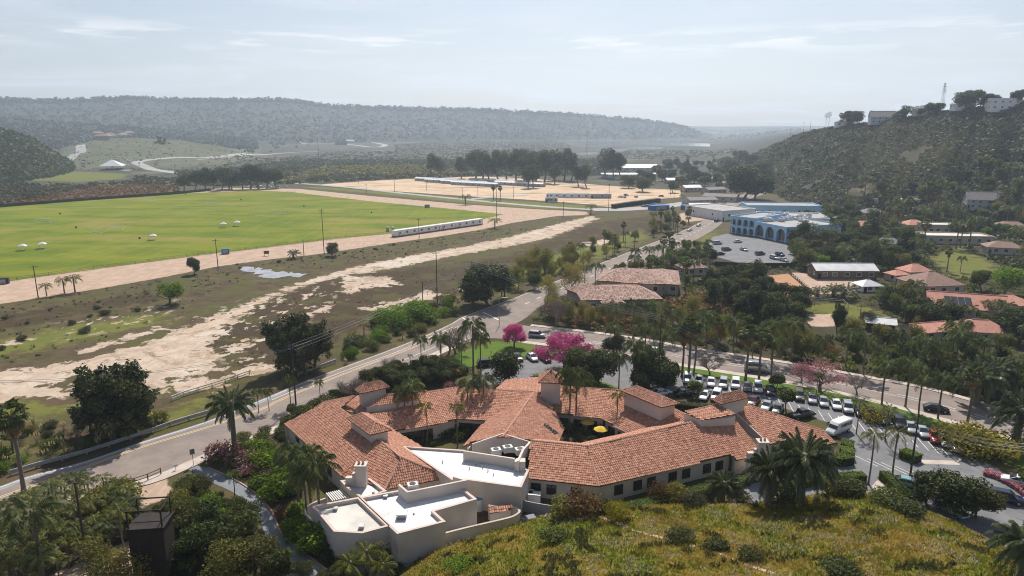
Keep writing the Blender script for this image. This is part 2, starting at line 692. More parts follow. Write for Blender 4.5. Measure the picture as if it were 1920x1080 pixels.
brown = mask(10, poly((330, 650), (480, 570), (620, 520), (880, 490), (1000, 470), (1060, 500), (900, 560), (700, 600), (560, 690), (440, 720), (420, 680)),
             poly((980, 470), (1100, 420), (1250, 400), (1300, 410), (1200, 450), (1060, 500)), poly((-100, 600), (0, 590), (160, 565), (300, 545), (330, 560), (150, 590), (0, 625), (-100, 640)))
red = mask(12, poly((-200, 395), (0, 386), (330, 361), (325, 350), (220, 348), (120, 352), (0, 362), (-200, 372)), poly((1240, 560), (1320, 540), (1400, 555), (1400, 600), (1300, 610), (1220, 600)),
           poly((1030, 590), (1100, 575), (1180, 590), (1190, 615), (1060, 612)))
knm = sstep(0.25, 1.2, GZ) * (GYY < 120)
mndm = sstep(0.5, 3, rhill(LMND, GX, GYY)) * (rhill(LMND, GX, GYY) > 0.9 * GZ)
litter = mask(10, poly((890, 640), (1020, 580), (1220, 500), (1330, 470), (1500, 455), (1490, 400), (1700, 385), (1960, 380), (1980, 800), (1747, 728), (1480, 678), (1233, 638)), poly((-80, 1120), (-80, 1000), (120, 945), (240, 915), (330, 925), (470, 980), (560, 1120)), poly((400, 870), (540, 770), (700, 712), (850, 682), (880, 700), (700, 760), (560, 850), (600, 1030), (540, 1010), (480, 910)))  # ground darkened by leaf litter among the trees
hilm = sstep(1.0, 6.0, GZ) * (GYY > 120)
farm = sstep(520, 760, GYY)

V = np.stack([GX, GYY, GZ], -1).reshape(-1, 3)
R_, C_ = GX.shape
ii = np.arange(R_ - 1)[:, None] * C_ + np.arange(C_ - 1)[None, :]
FQ = np.stack([ii, ii + 1, ii + C_ + 1, ii + C_], -1).reshape(-1, 4)

t = NT("ground_soil")
n_big, n_mid, n_fine = t.noise(0.035, 5, 0.6), t.noise(0.22, 7, 0.66), t.noise(1.7, 6, 0.7)
ga, gb, gc = t.attr("za", "Color"), t.attr("zb", "Color"), t.attr("zc", "Color")


def sepc(c):
    n = t.n.new("ShaderNodeSeparateColor")
    t.l.new(c, n.inputs[0])
    return n.outputs


A, B, C3 = sepc(ga), sepc(gb), sepc(gc)


def edge(m, k=0.9, lo=0.49, hi=0.56, nz=None):
    s = t.math('ADD', m, t.math('MULTIPLY', t.math('SUBTRACT', nz if nz is not None else n_mid, 0.5), k))
    return t.map(s, lo, hi)


n_med = t.noise(0.09, 7, 0.72, dist=0.6)
col = t.mix(t.map(n_mid, 0.38, 0.64), (0.100, 0.070, 0.040), (0.052, 0.040, 0.024))
col = t.mix(t.map(n_med, 0.46, 0.58, 0, 0.85), col, (0.080, 0.078, 0.022))
col = t.mix(t.map(t.noise(0.13, 7, 0.75, t.scalev(t.P(), 0.7, 1.3, 1)), 0.57, 0.62, 0, 0.6), col, (0.15, 0.118, 0.066))
col = t.mix(t.map(n_fine, 0.5, 0.75, 0, 0.5), col, (0.15, 0.125, 0.07))
col = t.mix(t.map(n_big, 0.45, 0.65, 0, 0.6), col, (0.070, 0.076, 0.024))
brc = t.mix(t.map(n_fine, 0.3, 0.75), (0.040, 0.028, 0.016), (0.078, 0.054, 0.029))
brc = t.mix(t.map(n_med, 0.50, 0.60, 0, 0.7), brc, (0.085, 0.078, 0.026))
col = t.mix(edge(A[2], 1.4, 0.44, 0.6), col, brc)
farc = t.mix(t.map(n_big, 0.4, 0.62), (0.046, 0.048, 0.032), (0.072, 0.069, 0.047))
farc = t.mix(t.map(t.noise(0.012, 6, 0.7), 0.52, 0.62, 0, 0.8), farc, (0.14, 0.135, 0.10))
col = t.mix(C3[0], col, farc)
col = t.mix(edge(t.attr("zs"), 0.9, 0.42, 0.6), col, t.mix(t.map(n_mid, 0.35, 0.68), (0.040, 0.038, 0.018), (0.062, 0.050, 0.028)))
grc = t.mix(t.map(n_mid, 0.3, 0.7), (0.105, 0.135, 0.022), (0.16, 0.15, 0.035))
col = t.mix(t.math('MULTIPLY', edge(A[1], 1.3, 0.42, 0.66), 0.85), col, grc)
rdc = t.mix(t.map(n_fine, 0.3, 0.7), (0.13, 0.06, 0.04), (0.09, 0.055, 0.035))
col = t.mix(edge(B[0], 1.2, 0.4, 0.62), col, rdc)
snc = t.mix(t.map(n_mid, 0.35, 0.65), (0.52, 0.42, 0.33), (0.40, 0.31, 0.235))
snc = t.mix(t.map(n_big, 0.5, 0.66, 0, 0.6), snc, (0.58, 0.52, 0.45))
snc = t.mix(t.map(n_med, 0.52, 0.62, 0, 0.75), snc, (0.30, 0.215, 0.145))
snc = t.mix(t.map(t.noise(0.2, 7, 0.75, dist=1.0), 0.57, 0.63, 0, 0.8), snc, (0.13, 0.105, 0.05))
tracks = t.noise(0.5, 3, 0.5, t.scalev(t.P(), 1.6, 0.25, 1))
snc = t.mix(t.map(tracks, 0.58, 0.68, 0, 0.35), snc, (0.27, 0.20, 0.14))
col = t.mix(edge(A[0], 1.7, 0.49, 0.57), col, snc)
col = t.mix(t.math('MULTIPLY', t.map(t.noise(0.3, 5, 0.6, t.scalev(t.P(), 1, 0.6, 1)), 0.555, 0.60), t.map(B[1], 0.3, 0.8)), col, snc)
drc = t.mix(t.map(n_mid, 0.35, 0.66), (0.45, 0.325, 0.245), (0.36, 0.26, 0.19))
drc = t.mix(t.map(tracks, 0.52, 0.66, 0, 0.4), drc, (0.52, 0.41, 0.33))
col = t.mix(edge(B[2], 0.5, 0.47, 0.55), col, drc)
slc = t.mix(t.map(t.noise(0.05, 6, 0.7), 0.4, 0.62), (0.56, 0.42, 0.29), (0.46, 0.33, 0.22))
slc = t.mix(t.map(t.noise(0.03, 5, 0.6, t.scalev(t.P(), 0.35, 2.2, 1)), 0.56, 0.62, 0, 0.7), slc, (0.16, 0.13, 0.08))
col = t.mix(edge(C3[1], 0.35, 0.47, 0.54), col, slc)
# grassy knoll: dry and green grass, flowers, worn earth
k1 = t.mix(t.map(n_mid, 0.36, 0.66), (0.17, 0.125, 0.025), (0.085, 0.105, 0.016))
k1 = t.mix(t.map(t.noise(0.16, 5, 0.65, t.scalev(t.P(), 1, 1, 0.2)), 0.54, 0.68, 0, 0.7), k1, (0.185, 0.12, 0.05))
k1 = t.mix(t.map(t.noise(4.5, 5, 0.75), 0.5, 0.7, 0, 0.6), k1, (0.24, 0.19, 0.075))
k1 = t.mix(t.map(t.noise(3.0, 5, 0.7), 0.56, 0.72, 0, 0.75), k1, (0.030, 0.036, 0.010))
col = t.mix(C3[2], col, k1)
# chaparral slopes
h1 = t.mix(t.map(n_mid, 0.35, 0.68), (0.072, 0.062, 0.042), (0.050, 0.050, 0.034))
h1 = t.mix(t.map(t.noise(0.055, 7, 0.7, t.scalev(t.P(), 1.2, 0.6, 0.5)), 0.54, 0.64, 0, 0.7), h1, (0.16, 0.125, 0.09))
sy = t.n.new("ShaderNodeSeparateXYZ")
t.l.new(t.P(), sy.inputs[0])
h1 = t.mix(t.map(sy.outputs[1], 1000, 1250), h1, t.mix(t.map(n_big, 0.35, 0.65), (0.040, 0.043, 0.036), (0.055, 0.054, 0.044)))
nearhill = t.math('MULTIPLY', t.attr("zh"), 1.0)
col = t.mix(nearhill, col, h1)
col = t.mix(t.attr("zm"), col, t.mix(t.map(n_big, 0.35, 0.65), (0.125, 0.132, 0.085), (0.090, 0.094, 0.060)))
t.bump(t.noise(1.1, 7, 0.7), 0.55, 0.25)
GROUND = t.fin(col, 0.95, 0, 0.1)

me = fastmesh("ground", V, FQ, [GROUND], smooth=True)
for nm, chans in (("za", (sand, green, brown)), ("zb", (red, flek, dirt)), ("zc", (farm, slot, knm))):
    at = me.attributes.new(nm, 'FLOAT_COLOR', 'POINT')
    arr = np.ones((R_ * C_, 4), np.float32)
    for k in range(3):
        arr[:, k] = chans[k].reshape(-1)
    at.data.foreach_set("color", arr.ravel())
at = me.attributes.new("zh", 'FLOAT', 'POINT')
at.data.foreach_set("value", hilm.reshape(-1).astype(np.float32))
for nm, arr in (("zs", litter), ("zm", mndm)):
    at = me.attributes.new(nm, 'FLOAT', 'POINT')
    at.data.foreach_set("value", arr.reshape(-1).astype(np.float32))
link("ground", me, kind="structure")

# ------------------------------------------------------------------ roads, lots, lawns: sheets a few mm apart
ASPH = NT("asphalt_road")
c = ASPH.mix(ASPH.map(ASPH.noise(0.25, 6, 0.65), 0.35, 0.7), (0.26, 0.215, 0.185), (0.20, 0.165, 0.145))
c = ASPH.mix(ASPH.map(ASPH.noise(0.07, 5, 0.6, ASPH.scalev(ASPH.P(), 1, 1, 1)), 0.5, 0.66, 0, 0.5), c, (0.17, 0.15, 0.14))
c = ASPH.mix(ASPH.map(ASPH.noise(3.0, 6, 0.7), 0.55, 0.75, 0, 0.4), c, (0.13, 0.11, 0.10))
ASPH = ASPH.fin(c, 0.9, 0, 0.2)
LOT = NT("asphalt_lot")
c = LOT.mix(LOT.map(LOT.noise(0.3, 6, 0.65), 0.35, 0.7), (0.185, 0.185, 0.19), (0.135, 0.135, 0.14))
c = LOT.mix(LOT.map(LOT.noise(0.8, 4, 0.6), 0.58, 0.7, 0, 0.5), c, (0.075, 0.075, 0.08))
LOT = LOT.fin(c, 0.88, 0, 0.25)
CONC = M("pale_concrete", (0.50, 0.43, 0.37), (0.40, 0.34, 0.29), 0.5)
BIKE = M("grey_bike_lane", (0.27, 0.28, 0.29), (0.22, 0.23, 0.24), 0.3)
PAINT = M("white_road_paint", (0.72, 0.70, 0.66), (0.55, 0.52, 0.48), 1.5, 0.7)
YPAINT = M("yellow_road_paint", (0.62, 0.42, 0.20), (0.55, 0.42, 0.27), 0.9, 0.7)
t = NT("mown_lawn")
c = t.mix(t.map(t.noise(0.3, 6, 0.65), 0.35, 0.68), (0.075, 0.135, 0.016), (0.11, 0.155, 0.028))
c = t.mix(t.map(t.noise(2.5, 5, 0.7), 0.5, 0.75, 0, 0.6), c, (0.05, 0.09, 0.012))
LAWN = t.fin(c, 0.95, 0, 0.1)
t = NT("playing_field_grass")
nz = t.noise(0.05, 6, 0.65, t.scalev(t.P(), 0.5, 1.2, 1))
c = t.mix(t.map(nz, 0.36, 0.62), (0.088, 0.132, 0.005), (0.165, 0.180, 0.010))
c = t.mix(t.map(t.noise(0.022, 6, 0.6, t.scalev(t.P(), 0.7, 1.5, 1)), 0.50, 0.64, 0, 0.75), c, (0.23, 0.19, 0.045))
c = t.mix(t.map(t.noise(0.9, 6, 0.8), 0.55, 0.7, 0, 0.4), c, (0.22, 0.18, 0.06))
c = t.mix(t.map(t.noise(0.25, 6, 0.7, t.scalev(t.P(), 0.4, 1.6, 1)), 0.48, 0.68, 0, 0.55), c, (0.070, 0.135, 0.006))
c = t.mix(t.map(t.noise(0.12, 3, 0.5, t.scalev(t.P(), 2.0, 0.12, 1)), 0.54, 0.6, 0, 0.18), c, (0.21, 0.24, 0.03))
FIELD = t.fin(c, 0.95, 0, 0.1)


def smooth_line(pts, n=4):
    P = [Vector(p[:2]) for p in pts]
    out = []
    for i in range(len(P) - 1):
        a, b, c_, d = P[max(i - 1, 0)], P[i], P[i + 1], P[min(i + 2, len(P) - 1)]
        for k in range(n):
            u = k / n
            out.append(0.5 * ((2 * b) + (c_ - a) * u + (2 * a - 5 * b + 4 * c_ - d) * u * u + (3 * b - a - 3 * c_ + d) * u ** 3))
    out.append(P[-1])
    return [(p.x, p.y) for p in out]


def sheet(name, pl, z, mat):
    mb = MB()
    mb.face([(p[0], p[1], z) for p in pl])
    return struct(name, mb, mat)


def between(mb, L, R, z, m=0):
    n = len(L)
    mb.add([(p[0], p[1], z) for p in L] + [(p[0], p[1], z) for p in R], [(i, i + 1, n + i + 1, n + i) for i in range(n - 1)], m)
    return mb


def resample(pl, n):
    P = np.array(pl)
    s = np.concatenate([[0], np.cumsum(np.hypot(*np.diff(P, axis=0).T))])
    u = np.linspace(0, s[-1], n)
    return [(np.interp(a, s, P[:, 0]), np.interp(a, s, P[:, 1])) for a in u]


def offset(pl, d):
    P = np.array(pl)
    T = np.gradient(P, axis=0)
    T /= np.linalg.norm(T, axis=1)[:, None] + 1e-9
    return [(p[0] - tt[1] * d, p[1] + tt[0] * d) for p, tt in zip(P, T)]


def ribbon(mb, pl, w, z, m=0):
    return between(mb, offset(pl, w / 2), offset(pl, -w / 2), z, m)


def dashes(mb, pl, w, z, on, off, m=0):
    P = np.array(pl)
    L = np.hypot(*np.diff(P, axis=0).T).sum()
    R = resample(pl, max(int(L / 0.5), 2))
    per, k = on + off, 0.0
    while k + on < L:
        i0, i1 = int(k / 0.5), int((k + on) / 0.5)
        seg = R[i0:i1 + 1]
        if len(seg) > 1:
            ribbon(mb, seg, w, z, m)
        k += per
    return mb


r1_far = smooth_line(poly((-140, 960), (-60, 930), (0, 912), (53, 893), (160, 865), (267, 828), (393, 788), (493, 748), (587, 709), (719, 660), (790, 632), (845, 607), (872, 592),
                          (960, 560), (1010, 540), (1180, 472), (1270, 437), (1325, 410), (1350, 392), (1375, 372), (1425, 352)))
r1_near = smooth_line(poly((-140, 1010), (-60, 985), (0, 968), (120, 937), (233, 908), (300, 889), (393, 848), (480, 815), (560, 780), (640, 742), (725, 702), (800, 668), (850, 645), (892, 630),
                           (975, 603), (1040, 560), (1215, 490), (1310, 447), (1352, 420), (1372, 398), (1395, 378), (1450, 358)))
N1 = 260
RF, RN = resample(r1_far, N1), resample(r1_near, N1)
struct("valley_road", between(MB(), RF, RN, 0.02), ASPH)
mb = MB()
bl = resample(smooth_line(poly((-140, 966), (0, 920), (53, 899), (160, 870), (267, 833), (393, 793), (493, 755), (540, 733))), 80)
struct("bike_lane", between(MB(), [p for p in RF if p[0] < bl[-1][0]][:80] if False else resample([p for p in r1_far if p[0] < bl[-1][0] and p[1] < 152], 80), bl, 0.024), BIKE)
mb = MB()
cl = smooth_line(poly((-140, 985), (-60, 955), (0, 934), (133, 887), (267, 839), (393, 801), (493, 767), (530, 749), (640, 704), (755, 660), (820, 633), (862, 612)))
ribbon(mb, cl, 0.22, 0.028, 1)
ribbon(mb, offset(cl, 0.5), 0.2, 0.028, 1)
ribbon(mb, smooth_line(poly((510, 750), (550, 733), (640, 698), (744, 660), (812, 630), (850, 613))), 0.2, 0.029, 0)
ribbon(mb, offset(resample(r1_far, N1), -0.45)[:150], 0.16, 0.029, 0)
ribbon(mb, smooth_line(poly((640, 727), (730, 687), (800, 657), (860, 632))), 0.16, 0.029, 0)
for a, b in (((868, 596), (905, 622)), ((880, 600), (893, 609)), ((905, 585), (935, 600))):
    ribbon(mb, poly(a, b), 0.5, 0.030, 0)
dashes(mb, resample(smooth_line(poly((985, 570), (1030, 550), (1198, 481), (1290, 442), (1338, 415), (1361, 395), (1385, 375), (1437, 355))), 100), 0.3, 0.028, 3, 5, 0)
struct("valley_road_markings", mb, [PAINT, YPAINT])
# sidewalk along the near side, with a real kerb step
mb = MB()
sw = [p for p in resample(r1_near, 400) if 86 < p[1] < 178]
mb2 = offset(sw, -2.4)
pl = sw + mb2[::-1]
mb.prism(pl, 0.0, 0.13)
struct("sidewalk_valley_road", mb, CONC)

r2_far = smooth_line(poly((905, 600), (990, 611), (1133, 628), (1233, 643), (1280, 653), (1480, 683), (1613, 707), (1747, 733), (1920, 783), (2010, 812), (2150, 860)))
r2_near = smooth_line(poly((880, 634), (940, 635), (1010, 643), (1100, 655), (1200, 668), (1280, 683), (1447, 710), (1613, 743), (1800, 793), (1913, 824), (2010, 855), (2150, 905)))
QF, QN = resample(r2_far, 140), resample(r2_near, 140)
struct("side_road", between(MB(), QF, QN, 0.016), ASPH)
mb = MB()
mid = [((a[0] + b[0]) / 2, (a[1] + b[1]) / 2) for a, b in zip(QF, QN)]
dashes(mb, resample(mid, 300)[40:], 0.18, 0.026, 4, 3, 0)
ribbon(mb, offset(mid, -1.2)[16:], 0.14, 0.026, 0)
struct("side_road_markings", mb, PAINT)
mb = MB()
sN = [p for p in resample(r2_near, 300)][24:]
mb.prism(sN + offset(sN, -1.9)[::-1], 0.0, 0.13)
struct("sidewalk_side_road", mb, CONC)
mb = MB()
sF = [p for p in resample(r2_far, 300)][30:]
mb.prism(sF + offset(sF, 1.6)[::-1], 0.0, 0.13)
struct("far_sidewalk_side_road", mb, CONC)

sheet("parking_lot", poly((880, 712), (925, 683), (1010, 672), (1170, 668), (1265, 697), (1290, 701), (1450, 736), (1620, 777), (1700, 800), (1800, 850), (1850, 868), (1920, 905), (2010, 948), (2010, 1110),
                          (1880, 1080), (1760, 990), (1600, 960), (1380, 965), (1370, 915), (1500, 890), (1590, 850), (1560, 795), (1400, 742), (1280, 735), (1180, 755), (1120, 765), (1050, 715), (930, 720), (860, 728)), 0.012, LOT)
mb = MB()
for i in range(30):                                     # stall lines of the long row
    u = i / 29
    a = Vector(G(1292 + 540 * u, 706 + 136 * u + 12 * u * u))
    d = Vector((-0.18, -1.0)).normalized()
    ribbon(mb, [a, a + d * 5.0], 0.12, 0.018)
for k in range(5):
    a = Vector(G(1600 + 26 * k, 853 + 7 * k))
    ribbon(mb, [a, a + Vector((0.5, -1)).normalized() * 4.6], 0.12, 0.018)
struct("parking_stall_lines", mb, PAINT)
sheet("concrete_gutter", poly((1722, 862), (1798, 864), (1800, 872), (1722, 869)), 0.02, CONC)
mb = MB()
lw = poly((1258, 694), (1282, 685), (1447, 713), (1613, 747), (1790, 795), (1905, 828), (2010, 862), (2010, 925), (1905, 875), (1850, 852), (1800, 836), (1700, 792), (1620, 768), (1450, 727), (1290, 698))
mb.prism(lw, 0.0, 0.12)
struct("lawn_strip", mb, LAWN)
mb = MB()
mb.prism(poly((880, 655), (920, 642), (990, 640), (1017, 652), (1013, 668), (957, 671), (915, 684), (880, 690), (850, 690), (840, 672)), 0.0, 0.12)
struct("corner_lawn", mb, LAWN)
mb = MB()
mb.prism(poly((990, 712), (1010, 700), (1040, 695), (1075, 697), (1140, 720), (1170, 732), (1150, 740), (1000, 722)), 0.0, 0.1)
struct("island_lawn", mb, LAWN)
# driveway on the left and its red kerb
dr_l = smooth_line(poly((330, 888), (352, 880), (385, 900), (440, 925), (480, 960), (500, 1010), (530, 1070), (560, 1100)))
dr_r = smooth_line(poly((362, 872), (395, 880), (440, 900), (478, 925), (510, 960), (530, 1005), (580, 1045), (640, 1090)))
struct("driveway", between(MB(), resample(dr_l, 50), resample(dr_r, 50), 0.03), M("driveway_asphalt", (0.20, 0.215, 0.23), (0.15, 0.16, 0.17), 0.5))
mb = MB()
mb.wall(resample(dr_r, 60)[4:], 0.25, 0.0, 0.16)
struct("driveway_kerb", mb, M("reddish_kerb", (0.42, 0.22, 0.17), (0.33, 0.24, 0.2), 0.8))
sheet("service_lane", poly((640, 1070), (720, 1045), (860, 1012), (960, 980), (1000, 955), (1060, 960), (1040, 985), (960, 1000), (820, 1055), (700, 1085)), 0.008, LOT)
# playing field and far paved ways
fpl = poly((-260, 409), (-120, 398), (0, 388), (330, 363.5), (480, 357), (545, 360), (700, 378), (860, 393), (945, 402), (905, 411), (740, 437), (633, 447), (447, 470), (407, 474), (187, 503), (0, 529), (-200, 562), (-420, 596))
sheet("playing_field", fpl, 0.05, FIELD)
mb = MB()
for pts, w, zz in (((( 1110, 393), (1000, 386), (880, 375), (760, 363), (660, 352), (560, 344), (480, 341)), 7.0, 0.05), (((870, 375), (930, 369), (990, 366)), 8, 0.06), (((1110, 393), (1180, 392), (1260, 385), (1310, 378)), 16, 0.055),
                   (((100, 300), (140, 290), (152, 280), (140, 270), (128, 263)), 14, 0.3), (((335, 325), (270, 312), (262, 303), (330, 296), (420, 293), (520, 288), (600, 284)), 14, 0.25),
                   (((560, 268), (640, 270), (700, 276), (722, 272), (700, 267)), 16, 0.2), (((370, 300), (480, 299), (640, 302)), 4, 0.2)):
    P = [GT(a, b) for a, b in pts]
    pl = smooth_line(P, 8)
    L, R = offset(pl, w / 2), offset(pl, -w / 2)
    n = len(L)
    mb.add([(p[0], p[1], hz(p[0], p[1]) + zz) for p in L] + [(p[0], p[1], hz(p[0], p[1]) + zz) for p in R], [(i, i + 1, n + i + 1, n + i) for i in range(n - 1)])
struct("far_road", mb, M("far_road_surface", (0.34, 0.33, 0.32), (0.28, 0.27, 0.26), 0.05))
sheet("gravel_yard", poly((95, 305), (130, 298), (200, 300), (260, 298), (300, 312), (240, 320), (190, 318), (150, 312), (100, 312)), 0.1, M("pale_gravel", (0.40, 0.37, 0.34), (0.22, 0.20, 0.17), 0.06))
# water: lagoon channels, sea, a pool of standing water
t = NT("still_water")
t.bump(t.noise(0.25, 4), 0.03, 0.2)
WATER = t.fin((0.10, 0.12, 0.13), 0.08, 0, 0.9)
for nm, pl in (("lagoon_channel", ((1035, 266), (1120, 264), (1180, 266), (1160, 269), (1060, 268))), ("lagoon_channel", ((1216, 262), (1280, 262), (1300, 264), (1262, 267), (1220, 266))), ("lagoon_channel", ((1200, 269), (1290, 268), (1390, 273), (1396, 279), (1360, 281), (1330, 275), (1200, 272))),
               ("lagoon_channel", ((1070, 273), (1165, 271), (1165, 274), (1075, 276))), ("lagoon_channel", ((1080, 287), (1120, 285), (1112, 290), (1084, 290))), ("lagoon_channel", ((1180, 277), (1240, 276), (1235, 280), (1185, 280))),
               ("lagoon_channel", ((1125, 281), (1175, 280), (1170, 284), (1128, 284)))):
    sheet(nm, smooth_line(poly(*pl) + [G(*pl[0])], 3)[:-1], 0.25, WATER)
sheet("sea", [(-9000, 7000), (30000, 5200), (60000, 60000), (-20000, 60000)], 0.6, WATER)
wp = resample(smooth_line(poly((455, 500), (490, 504), (530, 511), (575, 513), (565, 518), (530, 521), (500, 522), (478, 515), (455, 507), (455, 500)), 3), 90)[:-1]
wr = random.Random(3)
wp = [(a + 3.2 * (vnoise(np.array([i * 0.45]), np.array([1.5]), 2)[0] - 0.5) + wr.uniform(-.5, .5), b + 7 * (vnoise(np.array([i * 0.45]), np.array([7.5]), 5)[0] - 0.5) + wr.uniform(-.8, .8)) for i, (a, b) in enumerate(wp)]
sheet("water_pool", wp, 0.012, M("pale_wet_mud", (0.33, 0.33, 0.36), (0.20, 0.19, 0.19), 0.25, 0.3, spec=0.5))
t = NT("arena_sand")
c = t.mix(t.map(t.noise(0.4, 5), 0.4, 0.65), (0.40, 0.22, 0.125), (0.36, 0.19, 0.105))
sheet("riding_arena", poly((1425, 518), (1478, 513), (1528, 556), (1462, 556), (1430, 540)), 0.03, t.fin(c, 0.95))

# worn trail over the knoll
TP = smooth_line([GT(a, b) for a, b in ((1125, 972), (1165, 988), (1215, 1004), (1280, 1022), (1330, 1034), (1395, 1058), (1450, 1078))], 8)
TL, TR = offset(TP, 0.28), offset(TP, -0.28)
mb = MB()
mb.add([(p[0], p[1], hz(p[0], p[1]) + 0.05) for p in TL] + [(p[0], p[1], hz(p[0], p[1]) + 0.05) for p in TR], [(i, i + 1, len(TL) + i + 1, len(TL) + i) for i in range(len(TL) - 1)])
struct("trail", mb, M("bare_trail_earth", (0.42, 0.31, 0.23), (0.30, 0.21, 0.15), 1.2))

# the air
mb = MB()
mb.prism([(-9000, -400), (9000, -400), (9000, 4950), (-9000, 4950)], -1.6, 330.0, bottom=True)
hzm = bpy.data.materials.new("haze_air")
hzm.use_nodes = True
hn = hzm.node_tree
hn.nodes.remove(hn.nodes["Principled BSDF"])
pv = hn.nodes.new("ShaderNodeVolumePrincipled")
pv.inputs["Color"].default_value = (0.72, 0.85, 1.0, 1)
pv.inputs["Density"].default_value = 0.00016
pv.inputs["Anisotropy"].default_value = 0.5
hn.links.new(pv.outputs[0], hn.nodes["Material Output"].inputs["Volume"])
link("haze", tomesh("haze", mb, hzm), kind="stuff")
# ------------------------------------------------------------------ vegetation prototypes (unit: metres, reference height H0)
BARK = M("bark_grey_brown", (0.16, 0.125, 0.095), (0.09, 0.07, 0.055), 3.0, bump=0.5)
PBARK = M("palm_bark", (0.20, 0.165, 0.13), (0.12, 0.10, 0.08), 4.0, bump=0.6, bscale=12)
TWIG = M("bare_twig", (0.26, 0.20, 0.175), (0.17, 0.13, 0.115), 2.0)
F_DARK = foliage("leaf_dark_green", (0.014, 0.022, 0.008), (0.078, 0.098, 0.028), 0.25, (0.055, 0.052, 0.016))
F_MID = foliage("leaf_mid_green", (0.028, 0.045, 0.012), (0.125, 0.150, 0.034), 0.32, (0.115, 0.098, 0.028))
F_EUC = foliage("leaf_eucalyptus", (0.016, 0.024, 0.011), (0.100, 0.112, 0.050), 0.25)
F_YEL = foliage("leaf_yellow_green", (0.075, 0.080, 0.018), (0.19, 0.17, 0.045), 0.4, (0.16, 0.13, 0.04))
F_BRI = foliage("leaf_bright_green", (0.055, 0.105, 0.010), (0.135, 0.20, 0.022), 0.35)
F_PALM = foliage("leaf_palm", (0.034, 0.050, 0.016), (0.115, 0.132, 0.045), 0.35, gloss=0.5)
F_PALMY = foliage("leaf_palm_yellow", (0.036, 0.048, 0.009), (0.145, 0.145, 0.026), 0.35, gloss=0.5)
F_DATE = foliage("leaf_date_palm", (0.026, 0.038, 0.018), (0.090, 0.105, 0.045), 0.22, gloss=0.35)
F_DEAD = foliage("leaf_dead_frond", (0.12, 0.075, 0.035), (0.24, 0.16, 0.08), 0.2)
F_PINK = foliage("blossom_pink", (0.27, 0.035, 0.17), (0.46, 0.11, 0.31), 0.3)
F_MAUVE = foliage("blossom_dusty_pink", (0.27, 0.09, 0.15), (0.46, 0.21, 0.29), 0.3)
F_RUST = foliage("leaf_rust", (0.075, 0.040, 0.020), (0.17, 0.095, 0.045), 0.3)
F_FAR = foliage("leaf_far_hazed", (0.024, 0.028, 0.026), (0.050, 0.053, 0.047), 0.2)  # leaf green greyed: distance haze put into the colour
F_HEDGE = foliage("leaf_hedge", (0.050, 0.090, 0.010), (0.15, 0.205, 0.022), 0.3)
F_GOLD = foliage("leaf_golden_shrub", (0.08, 0.085, 0.010), (0.24, 0.19, 0.03), 0.35)
F_PLUME = foliage("plume_straw", (0.28, 0.22, 0.15), (0.48, 0.40, 0.30), 0.4)
F_SAGE = foliage("leaf_grey_sage", (0.032, 0.036, 0.021), (0.095, 0.090, 0.058), 0.3)


def rdir(n):
    v = RNG.normal(size=(n, 3))
    return v / np.linalg.norm(v, axis=1)[:, None]


def leaf_quads(P, N, size, asp=1.0, bend=0.0):
    """one quad leaf at each point of P facing roughly N"""
    n = len(P)
    a = np.cross(N, rdir(n))
    a /= np.linalg.norm(a, axis=1)[:, None] + 1e-9
    b = np.cross(N, a)
    s = (size * RNG.uniform(0.65, 1.35, n))[:, None]
    a, b = a * s * asp, b * s
    V = np.stack([P - a, P - b * 0.7 + N * s * bend, P + a, P + b * 0.7 + N * s * bend], 1).reshape(-1, 3)
    return V, np.arange(4 * n).reshape(-1, 4)


def clump_crown(clumps, per, leaf, asp=1.1, droop=0.0, shell=0.45, flat=0.75):
    """leaves spread on lumpy clumps (x,y,z,r): thicker towards each clump's skin"""
    Vs, T = [], []
    for (x, y, z, r) in clumps:
        k = int(per * (r / clumps[0][3]) ** 2) + 6
        d = rdir(k)
        rad = r * (shell + (1 - shell) * RNG.random(k) ** 0.5)
        rad *= 1 + 0.28 * np.sin(d[:, 0] * 5 + x) * np.cos(d[:, 1] * 6 + z)
        P = d * rad[:, None] * np.array([1, 1, flat]) + np.array([x, y, z])
        P[:, 2] -= droop * rad * RNG.random(k)
        N = d * 0.7 + rdir(k) * 0.8
        N /= np.linalg.norm(N, axis=1)[:, None] + 1e-9
        v, _ = leaf_quads(P, N, leaf, asp, 0.15)
        Vs.append(v)
        T.append(np.clip(RNG.normal(0.42, 0.26, k) + 0.5 * (RNG.random() - 0.5), 0, 1))
    V = np.concatenate(Vs)
    return V, np.arange(len(V)).reshape(-1, 4), np.concatenate(T)


